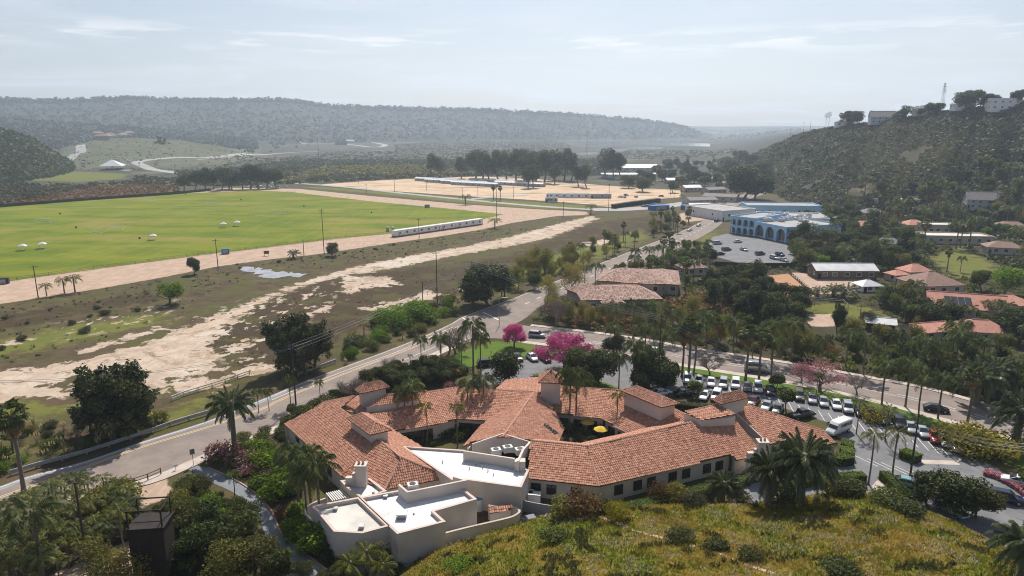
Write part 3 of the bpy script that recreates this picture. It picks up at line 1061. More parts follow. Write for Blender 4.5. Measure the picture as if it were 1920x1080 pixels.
def branch_tree(h, r, spread, n_main, z0=0.3, seed=0, lean=0.1, sub=3):
    rr = random.Random(seed)
    mb = MB()
    tips = []
    top = Vector((rr.uniform(-lean, lean) * h, rr.uniform(-lean, lean) * h, h * z0))
    mb.tube([(0, 0, -0.3), top * 0.5 + Vector((rr.uniform(-.2, .2), 0, 0)), top], [r * 1.25, r, r * 0.8], 7)
    for i in range(n_main):
        a = 2 * math.pi * (i + rr.random() * 0.7) / n_main
        el = rr.uniform(0.5, 1.2)
        L = h * (1 - z0) * rr.uniform(0.45, 0.8)
        d = Vector((math.cos(a) * math.cos(el) * spread, math.sin(a) * math.cos(el) * spread, math.sin(el)))
        st = top * rr.uniform(0.75, 1.0)
        mid = st + d * L * 0.5 + Vector((rr.uniform(-.1, .1) * L, rr.uniform(-.1, .1) * L, 0))
        end = st + d * L
        mb.tube([st, mid, end], [r * 0.55, r * 0.36, r * 0.15], 5)
        tips.append(end)
        for k in range(sub):
            a2 = a + rr.uniform(-1.2, 1.2)
            d2 = Vector((math.cos(a2) * 0.8 * spread, math.sin(a2) * 0.8 * spread, rr.uniform(0.1, 0.9)))
            s2 = mid if k % 2 else mid.lerp(end, 0.6)
            e2 = s2 + d2 * L * rr.uniform(0.3, 0.5)
            mb.tube([s2, e2], [r * 0.26, r * 0.08], 4)
            tips.append(e2)
    return mb, tips


PROTO = {}


def proto(kind, H0, parts):
    H0 = max(float(np.max(np.array([v.co.z for v in m_.vertices]))) for _, m_ in parts)
    PROTO.setdefault(kind, []).append((H0, parts))


def make_broadleaf(kind, mat, seeds, h=8, r=3.4, per=120, leaf=0.26, flat=0.75, n=13, z0=0.3, low=0.45, droop=0.1, asp=1.1, tr=0.2, bark=None, gap=0.5):
    for sd in seeds:
        rr = random.Random(sd)
        mb, tips = branch_tree(h, tr, r / h * 1.5, 5, z0, sd)
        cl = []
        for i in range(n):
            a, e = rr.uniform(0, 6.28), rr.random() ** 0.7
            rad = r * gap * (1.1 - 0.3 * e) * (0.35 + 0.65 * rr.random() ** 0.5) * 1.25
            cl.append((math.cos(a) * rad, math.sin(a) * rad, h * (low + (0.92 - low) * e), r * rr.uniform(0.33, 0.55)))
        cl += [(tp.x * 0.8, tp.y * 0.8, min(tp.z, h * 0.9), r * rr.uniform(0.28, 0.4)) for tp in tips[:7]]
        Vv, Ff, T = clump_crown(cl, per, leaf, asp, droop, 0.45, flat)
        proto(kind, h, [("trunk", tomesh("trunk", mb, bark or BARK)), ("crown", fastmesh("crown", Vv, Ff, [mat], T))])


make_broadleaf("round_tree", F_DARK, (1, 2, 3), 7.5, 3.6, 330, 0.17, 0.8, 15, 0.22, 0.34)
make_broadleaf("mid_tree", F_MID, (4, 5, 6), 7.5, 3.2, 230, 0.18, 0.8, 12, 0.28, 0.38)
make_broadleaf("eucalyptus", F_EUC, (7, 8, 9), 15, 3.8, 210, 0.21, 0.95, 17, 0.3, 0.34, 0.35, 1.6, 0.32)
make_broadleaf("sycamore", F_YEL, (10, 11, 12), 9, 3.3, 150, 0.13, 1.0, 14, 0.3, 0.3, 0.1, 1.0, 0.17)
make_broadleaf("bright_tree", F_BRI, (13, 14), 7, 3.0, 230, 0.18, 0.85, 12, 0.25, 0.34)
make_broadleaf("pine", F_DARK, (15, 16), 9, 4.0, 260, 0.15, 0.55, 16, 0.2, 0.3, 0.0, 2.2, 0.25)
make_broadleaf("small_tree", F_MID, (17, 18), 4.5, 1.6, 60, 0.22, 0.8, 7, 0.4, 0.5, 0.1, 1.1, 0.08)
for sd in (81, 82, 83):                                    # gum tree: open crown of many separate leaf masses
    rr = random.Random(sd)
    mb, tips = branch_tree(12, 0.3, 0.6, 7, 0.18, sd, 0.06, 5)
    tips = [tp for tp in tips if math.hypot(tp.x, tp.y) < 4.4]
    cl = []
    for tp in tips:
        cl.append((tp.x, tp.y, tp.z, rr.uniform(0.8, 1.3)))
        for k in range(2):
            cl.append((tp.x + rr.gauss(0, .9), tp.y + rr.gauss(0, .9), max(tp.z + rr.gauss(-.4, 1.0), 1.2), rr.uniform(0.5, 1.0)))
    for k in range(10):
        a_ = rr.uniform(0, 6.28)
        cl.append((math.cos(a_) * rr.uniform(1, 3.6), math.sin(a_) * rr.uniform(1, 3.6), rr.uniform(1.2, 5), rr.uniform(0.7, 1.2)))
    cl = [q for q in cl if math.hypot(q[0], q[1]) < 4.3 and q[2] < 10.8]
    Vv, Ff, T = clump_crown(cl, 80, 0.18, 1.6, 0.4, 0.3, 1.0)
    proto("gum_tree", 12, [("trunk", tomesh("trunk", mb, BARK)), ("crown", fastmesh("crown", Vv, Ff, [F_EUC], T))])
# bare tree, flowering tree
for sd in (21, 22, 23):
    mb, tips = branch_tree(6, 0.16, 0.85, 7, 0.28, sd, 0.08, 4)
    rr = random.Random(sd)
    tw = MB()
    for tp in tips:
        for k in range(9):
            d = Vector((rr.gauss(0, 1), rr.gauss(0, 1), rr.uniform(-0.1, 1.2))).normalized()
            tw.tube([tp * rr.uniform(0.75, 1.0), tp + d * rr.uniform(0.6, 1.3)], [0.03, 0.015], 3, cap=False)
    tw2 = [("trunk", tomesh("trunk", mb, TWIG)), ("twigs", tomesh("twigs", tw, TWIG))]
    proto("bare_tree", 6, tw2)
for sd in (24, 25):
    mb, tips = branch_tree(5.5, 0.2, 1.25, 6, 0.3, sd, 0.06, 4)
    rr = random.Random(sd)
    cl = [(tp.x, tp.y, tp.z, rr.uniform(0.65, 1.05)) for tp in tips]
    cl += [(tp.x * .6, tp.y * .6, 4.3 + rr.uniform(-.3, .6), 0.8) for tp in tips[::2]]
    cl += [((a_[0] + b_[0]) / 2, (a_[1] + b_[1]) / 2, (a_[2] + b_[2]) / 2 + 0.3, 0.7) for a_, b_ in zip(cl[::2], cl[1::2])]
    Vv, Ff, T = clump_crown(cl, 170, 0.115, 1.0, 0.1, 0.3, 0.75)
    proto("pink_tree", 5.8, [("trunk", tomesh("trunk", mb, BARK)), ("blossom", fastmesh("blossom", Vv, Ff, [F_PINK], T))])
    Vv, Ff, T = clump_crown(cl, 16, 0.12, 1.0, 0.1, 0.3, 0.75)
    tw = MB()
    for tp in tips:
        for k in range(7):
            d = Vector((rr.gauss(0, 1), rr.gauss(0, 1), rr.uniform(0, 1.2))).normalized()
            tw.tube([tp * 0.85, tp + d * rr.uniform(0.5, 1.0)], [0.03, 0.015], 3, cap=False)
    proto("mauve_tree", 5.8, [("trunk", tomesh("trunk", mb, BARK)), ("twigs", tomesh("twigs", tw, TWIG)), ("blossom", fastmesh("blossom", Vv, Ff, [F_MAUVE], T))])


def frond(L, w, n, rise, sag, az, wid=0.07, out=None, fold=0.5, tip=0.25, start=0.18):
    """arching feather leaf: leaflet quads on both sides of a curved midrib; returns verts (k*4,3)"""
    u = np.linspace(start, 1, n)
    R = L * np.sin(np.clip(u, 0, 1) * 1.35) / math.sin(1.35)
    Z = rise * L * u - sag * L * u ** 2.4
    ca, sa = math.cos(az), math.sin(az)
    C = np.stack([R * ca, R * sa, Z], -1)
    T = np.gradient(C, axis=0)
    T /= np.linalg.norm(T, axis=1)[:, None]
    S = np.array([-sa, ca, 0.0])
    ll = w * np.sin(np.pi * (0.12 + 0.86 * u)) ** 0.6 * RNG.uniform(0.85, 1.1, n)
    Vs = []
    for sd in (-1, 1):
        tipv = C + S[None, :] * (sd * ll)[:, None] * 0.85 + T * (ll * 0.55)[:, None]
        tipv[:, 2] -= ll * fold * RNG.uniform(0.7, 1.3, n)
        k = wid * L
        Vs.append(np.stack([C - T * k * 0.5, C + T * k * 0.5, tipv + T * k * tip, tipv - T * k * tip], 1))
    rib = np.stack([C[:-1] + [0, 0, 0.01], C[1:] + [0, 0, 0.01], C[1:] - S * 0.05, C[:-1] - S * 0.05], 1)
    Vs.append(rib)
    return np.concatenate(Vs).reshape(-1, 3)


def palm_mesh(parts):
    V = np.concatenate([p[0] for p in parts])
    T = np.concatenate([np.full(len(p[0]) // 4, 0) + p[1] + RNG.normal(0, 0.12, len(p[0]) // 4) for p in parts])
    return V, np.arange(len(V)).reshape(-1, 4), np.clip(T, 0, 1)


def make_feather_palm(kind, mat, seeds, h=10, L=2.9, nf=20, tr=0.17, w=0.62, n=15, elev=(-0.2, 1.15), sagk=0.75, bulge=False):
    for sd in seeds:
        rr = random.Random(sd)
        fr = []
        for i in range(nf):
            az = i * 2.399 + rr.uniform(-.2, .2)
            e = elev[0] + (elev[1] - elev[0]) * ((i + 0.5) / nf)
            Lk = L * rr.uniform(0.85, 1.1)
            v = frond(Lk, w, n, math.sin(e) * 1.05 + 0.12, sagk * rr.uniform(0.75, 1.2), az, wid=0.055, fold=0.75)
            v *= np.array([math.cos(e) * 0.85 + 0.18] * 2 + [1])
            v += np.array([0, 0, h])
            fr.append((v, rr.uniform(0.25, 0.75)))
        Vv, Ff, T = palm_mesh(fr)
        mb = MB()
        bx, by = rr.uniform(-.25, .25), rr.uniform(-.25, .25)
        prof = [(tr * 1.5, 0), (tr * 1.15, 0.06), (tr, 0.3), (tr * 0.95, 0.7), (tr * (1.0), 0.92), (tr * 0.75, 1.0)]
        pts = [(bx * math.sin(z * 3.1), by * math.sin(z * 3.1), z * (h + 0.25) - 0.3 * (z == 0)) for _, z in prof]
        mb.tube(pts, [p[0] for p in prof], 8)
        dv = []
        for i in range(4):
            v = frond(L * 0.7, w * 0.6, 8, -0.55, 0.5, rr.uniform(0, 6.28), wid=0.06, fold=0.8)
            v *= np.array([0.45, 0.45, 1])
            dv.append((v + np.array([0, 0, h - 0.2]), 0.4))
        V2, F2, T2 = palm_mesh(dv)
        proto(kind, h + 1.2, [("trunk", tomesh("trunk", mb, PBARK, smooth=True)), ("crown", fastmesh("crown", Vv, Ff, [mat], T)), ("dead_fronds", fastmesh("dead_fronds", V2, F2, [F_DEAD], T2))])


make_feather_palm("queen_palm", F_PALM, (31, 32, 33), 8.6, 3.1, 24, 0.17, 0.75, 16)
make_feather_palm("king_palm", F_PALMY, (34, 35), 8, 2.3, 15, 0.13, 0.5, 13, (0.0, 1.2), 0.8)
make_feather_palm("short_palm", F_PALMY, (36, 37), 3.0, 1.9, 16, 0.14, 0.45, 12, (-0.1, 1.2), 0.65)
make_feather_palm("date_palm", F_DATE, (38, 39), 5.2, 3.7, 62, 0.42, 0.55, 22, (-0.55, 1.3), 0.55)
make_feather_palm("tall_date_palm", F_DATE, (44,), 7.6, 3.3, 54, 0.36, 0.5, 22, (-0.5, 1.25), 0.5)
make_feather_palm("sago_palm", F_DATE, (40,), 1.6, 1.7, 30, 0.22, 0.3, 14, (-0.3, 1.25), 0.45)
# fan palm: stiff fans on stalks, skirt of dead leaves
for sd in (41, 42, 43):
    rr = random.Random(sd)
    h = 9.0
    fans, dead = [], []
    for i in range(58):
        az, e = rr.uniform(0, 6.28), rr.uniform(-0.9, 1.4)
        d = np.array([math.cos(az) * math.cos(e), math.sin(az) * math.cos(e), math.sin(e)])
        c = d * rr.uniform(0.85, 1.25)
        s = np.cross(d, [0, 0, 1.0])
        s /= np.linalg.norm(s) + 1e-6
        q = []
        for k in range(7):
            b = -1.25 + 2.5 * k / 6
            t1 = c + (d * math.cos(b) + s * math.sin(b)) * rr.uniform(0.7, 0.95)
            t1[2] -= 0.28 + 0.1 * abs(b)
            b2 = b + 0.3
            t2 = c + (d * math.cos(b2) + s * math.sin(b2)) * 0.55
            b0 = b - 0.3
            t0 = c + (d * math.cos(b0) + s * math.sin(b0)) * 0.55
            q.append(np.array([c, t0, t1, t2]))
        q.append(np.array([[0, 0, 0], c * 0.5 + [0, 0, .03], c, c * 0.5 - [0, 0, .03]]))
        v = np.concatenate(q) + np.array([0, 0, h])
        (fans if e > -0.45 else dead).append((v, rr.uniform(0.2, 0.8)))
    for i in range(26):
        az = rr.uniform(0, 6.28)
        z = h - 0.4 - rr.random() * 1.3
        d = np.array([math.cos(az), math.sin(az), 0])
        s = np.array([-d[1], d[0], 0])
        v = np.array([d * 0.15 + [0, 0, z], d * 0.55 + s * 0.3 + [0, 0, z - 0.6], d * 0.3 + [0, 0, z - 1.3], d * 0.55 - s * 0.3 + [0, 0, z - 0.6]])
        dead.append((v, rr.random()))
    mb = MB()
    mb.tube([(0, 0, -0.3), (0.05, 0, 0.6), (0.12, 0.05, 4.5), (0, 0, h - 0.1)], [0.36, 0.24, 0.19, 0.2], 8)
    A_, B_, C_t = palm_mesh(fans)
    A2, B2, C2 = palm_mesh(dead)
    proto("fan_palm", h + 1.0, [("trunk", tomesh("trunk", mb, PBARK, smooth=True)), ("crown", fastmesh("crown", A_, B_, [F_PALM], C_t)), ("dead_skirt", fastmesh("dead_skirt", A2, B2, [F_DEAD], C2))])
# shrubs


def make_shrub(kind, mat, seeds, h, r, per, leaf, n=6, flat=0.8, asp=1.1, extra=None):
    for sd in seeds:
        rr = random.Random(sd)
        cl = [(0, 0, h * 0.5, r * 0.72)]
        for i in range(n):
            a = 6.28 * i / n + rr.random()
            q = r * rr.uniform(0.35, 0.6)
            cl.append((math.cos(a) * q, math.sin(a) * q, h * rr.uniform(0.3, 0.68), r * rr.uniform(0.38, 0.55)))
        Vv, Ff, T = clump_crown(cl, per, leaf, asp, 0, 0.7, flat)
        Vv[:, 2] = np.maximum(Vv[:, 2], 0.03)
        st = MB()
        for k in range(5):
            a = 6.28 * k / 5 + rr.random()
            st.tube([(0, 0, -0.1), (math.cos(a) * r * 0.4, math.sin(a) * r * 0.4, h * 0.6)], [0.05, 0.02], 4)
        ps = [("stems", tomesh("stems", st, BARK)), ("leaves", fastmesh("leaves", Vv, Ff, [mat], T))]
        if extra:
            V2, F2, T2 = clump_crown(cl, int(per * 1.1), leaf * 0.85, 1.0, 0, 0.96, flat)
            V2[:, 2] = np.maximum(V2[:, 2], 0.05)
            sel = np.repeat(V2.reshape(-1, 4, 3)[:, 0, 2] > h * 0.35, 4)
            V2 = V2[sel]
            T2 = T2[sel[::4]]
            ps.append(("flowers", fastmesh("flowers", V2, np.arange(len(V2)).reshape(-1, 4), [extra], T2)))
        proto(kind, h, ps)


make_shrub("round_shrub", F_HEDGE, (51, 52), 1.5, 1.25, 420, 0.085, 6, 0.85)
make_shrub("dark_shrub", F_DARK, (53, 54), 2.0, 1.6, 420, 0.095, 7)
make_shrub("mid_shrub", F_MID, (55, 56), 2.0, 1.6, 400, 0.10, 7)
make_shrub("sage_shrub", F_SAGE, (57, 58), 1.3, 1.4, 300, 0.085, 7, 0.7)
make_shrub("gold_shrub", F_GOLD, (59, 60), 2.2, 2.0, 400, 0.10, 7, 0.75)
make_shrub("rust_shrub", F_RUST, (61, 62), 2.2, 1.8, 300, 0.10, 7)
make_shrub("pink_shrub", F_DARK, (63, 64), 2.0, 1.8, 130, 0.13, 7, 0.8, extra=F_MAUVE)
make_shrub("magenta_shrub", F_MID, (65,), 1.6, 1.5, 110, 0.13, 6, 0.8, extra=F_PINK)
make_shrub("bright_shrub", F_BRI, (66, 67), 2.4, 2.0, 360, 0.11, 7, 0.85)
for sd in (71, 72):                                        # pampas grass: arching blades and straw plumes
    rr = random.Random(sd)
    bl = []
    for i in range(46):
        v = frond(rr.uniform(1.4, 2.1), 0.05, 5, rr.uniform(0.7, 1.3), rr.uniform(0.6, 1.0), rr.uniform(0, 6.28), wid=0.2, fold=0.1, start=0.02)
        v *= np.array([0.75, 0.75, 1])
        bl.append((v, rr.random()))
    A_, B_, C_t = palm_mesh(bl)
    pl_ = []
    st = MB()
    for i in range(9):
        a, q = rr.uniform(0, 6.28), rr.uniform(0.2, 0.9)
        p = np.array([math.cos(a) * q, math.sin(a) * q, rr.uniform(1.9, 2.6)])
        st.tube([(0, 0, 0), p], [0.03, 0.02], 3)
        for k in range(5):
            c = p + np.array([rr.gauss(0, .04), rr.gauss(0, .04), k * 0.12 - 0.1])
            s = np.array([math.cos(k * 1.3), math.sin(k * 1.3), 0]) * 0.1
            pl_.append((np.array([c - s, c + [0, 0, -.12], c + s, c + [0, 0, .2]]), rr.random()))
    A2, B2, C2 = palm_mesh(pl_)
    proto("pampas_grass", 2.4, [("stems", tomesh("stems", st, TWIG)), ("blades", fastmesh("blades", A_, B_, [F_SAGE if sd == 71 else F_MID], C_t)), ("plumes", fastmesh("plumes", A2, B2, [F_PLUME], C2))])

CATS = {"tall_date_palm": "palm tree", "queen_palm": "palm tree", "king_palm": "palm tree", "short_palm": "palm tree", "date_palm": "palm tree", "sago_palm": "palm tree", "fan_palm": "palm tree", "pampas_grass": "grass"}
NPLANT = [0]
PLANTED = []


def plant(kind, x, y, h, label, group=None, z=None, wide=1.0, rz=None, var=None, name=None):
    vs = PROTO[kind]
    H0, ps = vs[var if var is not None else NPLANT[0] % len(vs)]
    NPLANT[0] += 1
    if z is None:
        z = hz(x, y)
    s = h / H0
    r = link(name or kind, None, None, (x, y, z - 0.02))
    r.rotation_euler = (0, 0, random.uniform(0, 6.28) if rz is None else rz)
    r.scale = (s * wide, s * wide, s)
    cat = CATS.get(kind) or ("shrub" if "shrub" in kind else "tree")
    tag(r, label, cat, group)
    for n, me_ in ps:
        link(n, me_, r, kind="stuff" if n == "flowers" else None)
    PLANTED.append((r, kind, h))
    return r


def pplant(kind, px, py, hpx, label, group=None, wide=1.0, var=None, dx=0.0):
    """plant by the photo pixel of its foot and its height in pixels"""
    x, y, z = GT(px, py)
    slant = y * CP - (z - HC) * SP
    dep = math.atan2(HC - z, y)
    h = hpx * slant / F / max(math.cos(dep), 0.5)
    return plant(kind, x, y, h, label, group, z, wide, None, var)


def inside(p, pl):
    x, y = p
    c = False
    n = len(pl)
    for i in range(n):
        a, b = pl[i], pl[(i + 1) % n]
        if (a[1] > y) != (b[1] > y) and x < (b[0] - a[0]) * (y - a[1]) / (b[1] - a[1]) + a[0]:
            c = not c
    return c


BLOCK = []                                                # footprints where no plant may stand


def scatter(ppx, n, kinds, hr, label, group, wide=(0.9, 1.2), gap=2.0, seed=0):
    """n plants strewn over a ground polygon given in photo pixels; kinds: {kind: weight}"""
    rr = random.Random(seed)
    pl = poly(*ppx)
    xs, ys = [p[0] for p in pl], [p[1] for p in pl]
    got = []
    ks, ws = list(kinds), list(kinds.values())
    tries = 0
    while len(got) < n and tries < n * 60:
        tries += 1
        x, y_ = rr.uniform(min(xs), max(xs)), rr.uniform(min(ys), max(ys))
        if not inside((x, y_), pl) or any(inside((x, y_), b) for b in BLOCK):
            continue
        if any((x - a) ** 2 + (y_ - b) ** 2 < gap * gap for a, b in got):
            continue
        got.append((x, y_))
        k = rr.choices(ks, ws)[0]
        lo, hi = hr[k] if isinstance(hr, dict) else hr
        lb = label[k] if isinstance(label, dict) else label
        plant(k, x, y_, rr.uniform(lo, hi), lb, group + (" " + k.replace("_", " ") if isinstance(label, dict) else ""), wide=rr.uniform(*wide))
    return got


def quad_bushes(name, XY, size, mat, per=12, leaf=0.5, hgt=0.8, tint=0.4, kind="stuff", z=None, tv=0.2):
    """a mass of small bushes too many to count, as one mesh of leaf clumps"""
    n = len(XY)
    Z = height(XY[:, 0], XY[:, 1]) if z is None else z
    s = size if not isinstance(size, tuple) else RNG.uniform(size[0], size[1], n)
    s = np.broadcast_to(s, (n,))
    d = rdir(n * per)
    d[:, 2] = np.abs(d[:, 2])
    rad = (RNG.random(n * per) ** 0.4)
    sp = np.repeat(s, per)
    P = d * (rad * sp)[:, None] * np.array([1, 1, hgt]) + np.repeat(np.stack([XY[:, 0], XY[:, 1], Z + 0.05], -1), per, 0)
    N = d + rdir(n * per) * 0.7
    N /= np.linalg.norm(N, axis=1)[:, None]
    a = np.cross(N, rdir(n * per))
    a /= np.linalg.norm(a, axis=1)[:, None] + 1e-9
    b = np.cross(N, a)
    k = (leaf * sp * RNG.uniform(0.6, 1.3, n * per))[:, None]
    Vv = np.stack([P - a * k, P - b * k * 0.8, P + a * k, P + b * k * 0.8], 1).reshape(-1, 3)
    T = np.clip(np.repeat(RNG.normal(0, tv, n) + tint, per) + RNG.normal(0, tv * 0.75, n * per), 0, 1)
    return link(name, fastmesh(name, Vv, np.arange(len(Vv)).reshape(-1, 4), [mat], T), kind=kind)


def rand_in(ppx, n, seed=0, px=False):
    """n random ground points inside a polygon; px: uniform over the picture instead of the ground"""
    g = np.random.default_rng(seed)
    out = []
    P = ppx if px else poly(*ppx)
    A_ = np.array(P)
    lo, hi = A_.min(0), A_.max(0)
    while len(out) < n:
        q = g.uniform(lo, hi, (n, 2))
        m = sdist(q[:, 0], q[:, 1], P) > 0
        out += list(q[m])
        if len(out) == 0:
            break
    out = out[:n]
    return np.array([G(*p) for p in out]) if px else np.array(out)
# ------------------------------------------------------------------ buildings
STUC = M("white_stucco", (0.62, 0.55, 0.49), (0.54, 0.47, 0.42), 0.35, bump=0.15, bscale=14)
STUCP = M("pink_stucco", (0.60, 0.49, 0.44), (0.53, 0.42, 0.38), 0.35, bump=0.15, bscale=14)
t = NT("white_roof_membrane")
c = t.mix(t.map(t.noise(0.3, 6, 0.6), 0.35, 0.68), (0.72, 0.71, 0.70), (0.60, 0.59, 0.57))
c = t.mix(t.map(t.noise(0.45, 6, 0.7, dist=1.5), 0.56, 0.68, 0, 0.45), c, (0.36, 0.33, 0.29))
c = t.mix(t.map(t.noise(2.2, 5, 0.7), 0.62, 0.72, 0, 0.4), c, (0.42, 0.40, 0.37))
ROOFW = t.fin(c, 0.8, 0, 0.2)
ROOFG = M("old_cream_roof_membrane", (0.60, 0.58, 0.52), (0.50, 0.47, 0.42), 0.35)
CAPM = M("parapet_coping", (0.58, 0.46, 0.40), (0.50, 0.40, 0.35), 0.6)
WFRAME = M("dark_brown_window_frame", (0.045, 0.032, 0.026))
TRIM = M("grey_metal", (0.35, 0.36, 0.37), (0.25, 0.26, 0.27), 1.0, 0.5, 0.6)
WHITE = M("white_paint", (0.78, 0.77, 0.75), (0.66, 0.65, 0.63), 0.8, 0.5)
DARK = M("dark_timber", (0.035, 0.026, 0.022), (0.022, 0.017, 0.015), 1.2)
WOOD = M("weathered_wood", (0.17, 0.12, 0.085), (0.11, 0.08, 0.06), 1.5)
t = NT("window_glass")
GLASS = t.fin((0.03, 0.035, 0.04), 0.06, 0.0, 0.9)
BLACKP = M("black_plastic", (0.02, 0.02, 0.022), None, 1, 0.5)
GREYR = M("grey_shingle_roof", (0.24, 0.22, 0.21), (0.17, 0.155, 0.15), 1.2)
WROOF = M("pale_sheet_roof", (0.60, 0.60, 0.60), (0.48, 0.48, 0.49), 0.3, 0.45)
t = NT("terracotta_tile")
ti = t.attr("tint")
c = t.mix(t.map(ti, 0.0, 1.0, smooth=False), (0.26, 0.10, 0.062), (0.58, 0.31, 0.205))
c = t.mix(t.map(t.noise(0.35, 5, 0.6), 0.45, 0.7, 0, 0.45), c, (0.44, 0.215, 0.145))
c = t.mix(t.map(t.noise(1.4, 5, 0.7), 0.62, 0.78, 0, 0.3), c, (0.18, 0.095, 0.065))
TILE = t.fin(c, 0.8, 0, 0.25)
TILEB = M("roof_underlay", (0.16, 0.075, 0.05), (0.12, 0.06, 0.04), 1.0)
RCAP = M("mortared_ridge_cap", (0.52, 0.31, 0.23), (0.40, 0.21, 0.14), 2.5)


def fitplane(P):
    P = np.array(P, float)
    A_ = np.c_[P[:, 0], P[:, 1], np.ones(len(P))]
    return np.linalg.lstsq(A_, P[:, 2], rcond=None)[0]      # z = a x + b y + c


def face3(*pts):
    """photo pixels with known heights (None: wherever the plane of the others is met) -> planar 3-D polygon"""
    K = [(*G(a, b, z), z) for a, b, z in pts if z is not None]
    a, b, c_ = fitplane(K)
    out = []
    for px, py, _ in pts:
        d = ray(px, py)
        tt = (a * 0 + b * 0 + c_ - HC) / (d[2] - a * d[0] - b * d[1])
        out.append(Vector((d[0] * tt, d[1] * tt, HC + d[2] * tt)))
    return out


def tile_roof(name, P, parent, tw=0.34, tl=0.44, thick=0.14, tmat=None):
    """a sloping roof face: underlay slab with its barrel tiles laid in courses on it"""
    P = [Vector(p) for p in P]
    a, b, c_ = fitplane(P)
    n = Vector((-a, -b, 1)).normalized()
    up = (Vector((0, 0, 1)) - n * n.z)
    up = up.normalized() if up.length > 1e-4 else Vector((0, 1, 0))
    h = up.cross(n).normalized()
    o = sum(P, Vector()) / len(P)
    mb = MB()
    k = len(P)
    top = [p for p in P]
    bot = [p - Vector((0, 0, thick)) for p in P]
    ar = sum(top[i].x * top[(i + 1) % k].y - top[(i + 1) % k].x * top[i].y for i in range(k))
    idx = list(range(k)) if ar > 0 else list(range(k))[::-1]
    mb.add(top + bot, [tuple(idx), tuple(i + k for i in idx[::-1])] + [(i, (i + 1) % k, k + (i + 1) % k, k + i) for i in range(k)])
    slab = part(name, mb, TILEB, parent)
    loc = [((p - o).dot(h), (p - o).dot(up)) for p in P]
    us_, vs_ = [q[0] for q in loc], [q[1] for q in loc]
    U, W = np.meshgrid(np.arange(min(us_), max(us_), tw) + tw / 2, np.arange(min(vs_), max(vs_), tl) + tl / 2)
    U, W = U.ravel(), W.ravel()
    m = sdist(U, W, loc) > -0.06
    U, W = U[m], W[m]
    N_ = len(U)
    if N_:
        W = W + RNG.normal(0, 0.015, N_)
        pu = np.array([-0.5, -0.24, 0.24, 0.5]) * tw
        ph = np.array([0.0, 0.085, 0.085, 0.0])
        lo, hi = -tl * 0.56, tl * 0.56
        Lu = U[:, None] + pu[None, :]
        hh, uu, nn, oo = np.array(h), np.array(up), np.array(n), np.array(o)
        jit = RNG.uniform(0, 0.03, N_)[:, None]

        def pts(v, lift, sc_):
            return oo + Lu[..., None] * hh * 1.0 + (W + v)[:, None, None] * uu + (ph[None, :] * sc_ + lift + jit)[..., None] * nn
        lowp, hip = pts(lo, 0.055, 1.0), pts(hi, 0.012, 0.85)
        V_ = np.concatenate([lowp, hip], 1).reshape(-1, 3)
        b0 = np.arange(N_)[:, None] * 8
        Fs = np.concatenate([b0 + np.array([[0, 1, 5, 4]]), b0 + np.array([[1, 2, 6, 5]]), b0 + np.array([[2, 3, 7, 6]]), b0 + np.array([[3, 2, 1, 0]])], 0)
        tv = np.clip(RNG.normal(0.60, 0.22, N_), 0, 1)
        off = slab.parent.location
        mt = fastmesh("roof_tiles", V_ - np.array(off), Fs, [tmat or TILE], np.tile(tv, 4))
        link("roof_tiles", mt, slab, kind="stuff")
    return slab


def ridge(parent, *segs, r=0.17):
    for s in segs:
        s = [Vector(p) for p in s]
        for a, b in zip(s[:-1], s[1:]):
            mb = MB()
            n_ = max(int((b - a).length / 0.5), 1)
            for i in range(n_):
                p, q = a.lerp(b, i / n_), a.lerp(b, (i + 1) / n_)
                mb.tube([p + Vector((0, 0, 0.05)), q + Vector((0, 0, 0.03))], [r * 1.08, r * 0.9], 6)
            part("ridge_cap", mb, RCAP, parent)


def wall_part(parent, pl, z0, z1, th=0.3, mat=None, closed=False, name="wall"):
    mb = MB()
    mb.wall(pl, th, z0, z1, closed=closed)
    return part(name, mb, mat or STUC, parent)


def window(parent, p, d, w=1.5, h=1.6, zc=1.55, panes=2, frame=None, depth=0.1):
    """window proud of a wall at p (x,y), wall direction d (unit); outward normal = (d.y,-d.x)"""
    d = Vector((d[0], d[1], 0)).normalized()
    o = Vector((d.y, -d.x, 0))
    c_ = Vector((p[0], p[1], zc)) + o * (depth * 0.5)
    rz = math.atan2(d.y, d.x)
    mb = MB()
    f = 0.09
    for sx in (-1, 1):
        mb.box(c_ + d * sx * (w / 2 - f / 2), (f, depth, h), rz)
    for sz in (-1, 1):
        mb.box(c_ + Vector((0, 0, sz * (h / 2 - f / 2))), (w - 2 * f - 0.004, depth * 0.96, f), rz)
    for k in range(1, panes):
        mb.box(c_ + d * (w * (k / panes - 0.5)), (f * 0.8, depth * 0.9, h - 2 * f - 0.004), rz)
    win = part("window", mb, frame or WFRAME, parent)
    g = MB()
    for k in range(panes):
        g.box(c_ + d * (w * ((k + 0.5) / panes - 0.5)) - o * 0.02, (w / panes - f * 1.05, depth * 0.4, h - 2 * f - 0.01), rz)
    part("pane", g, GLASS, win)
    return win


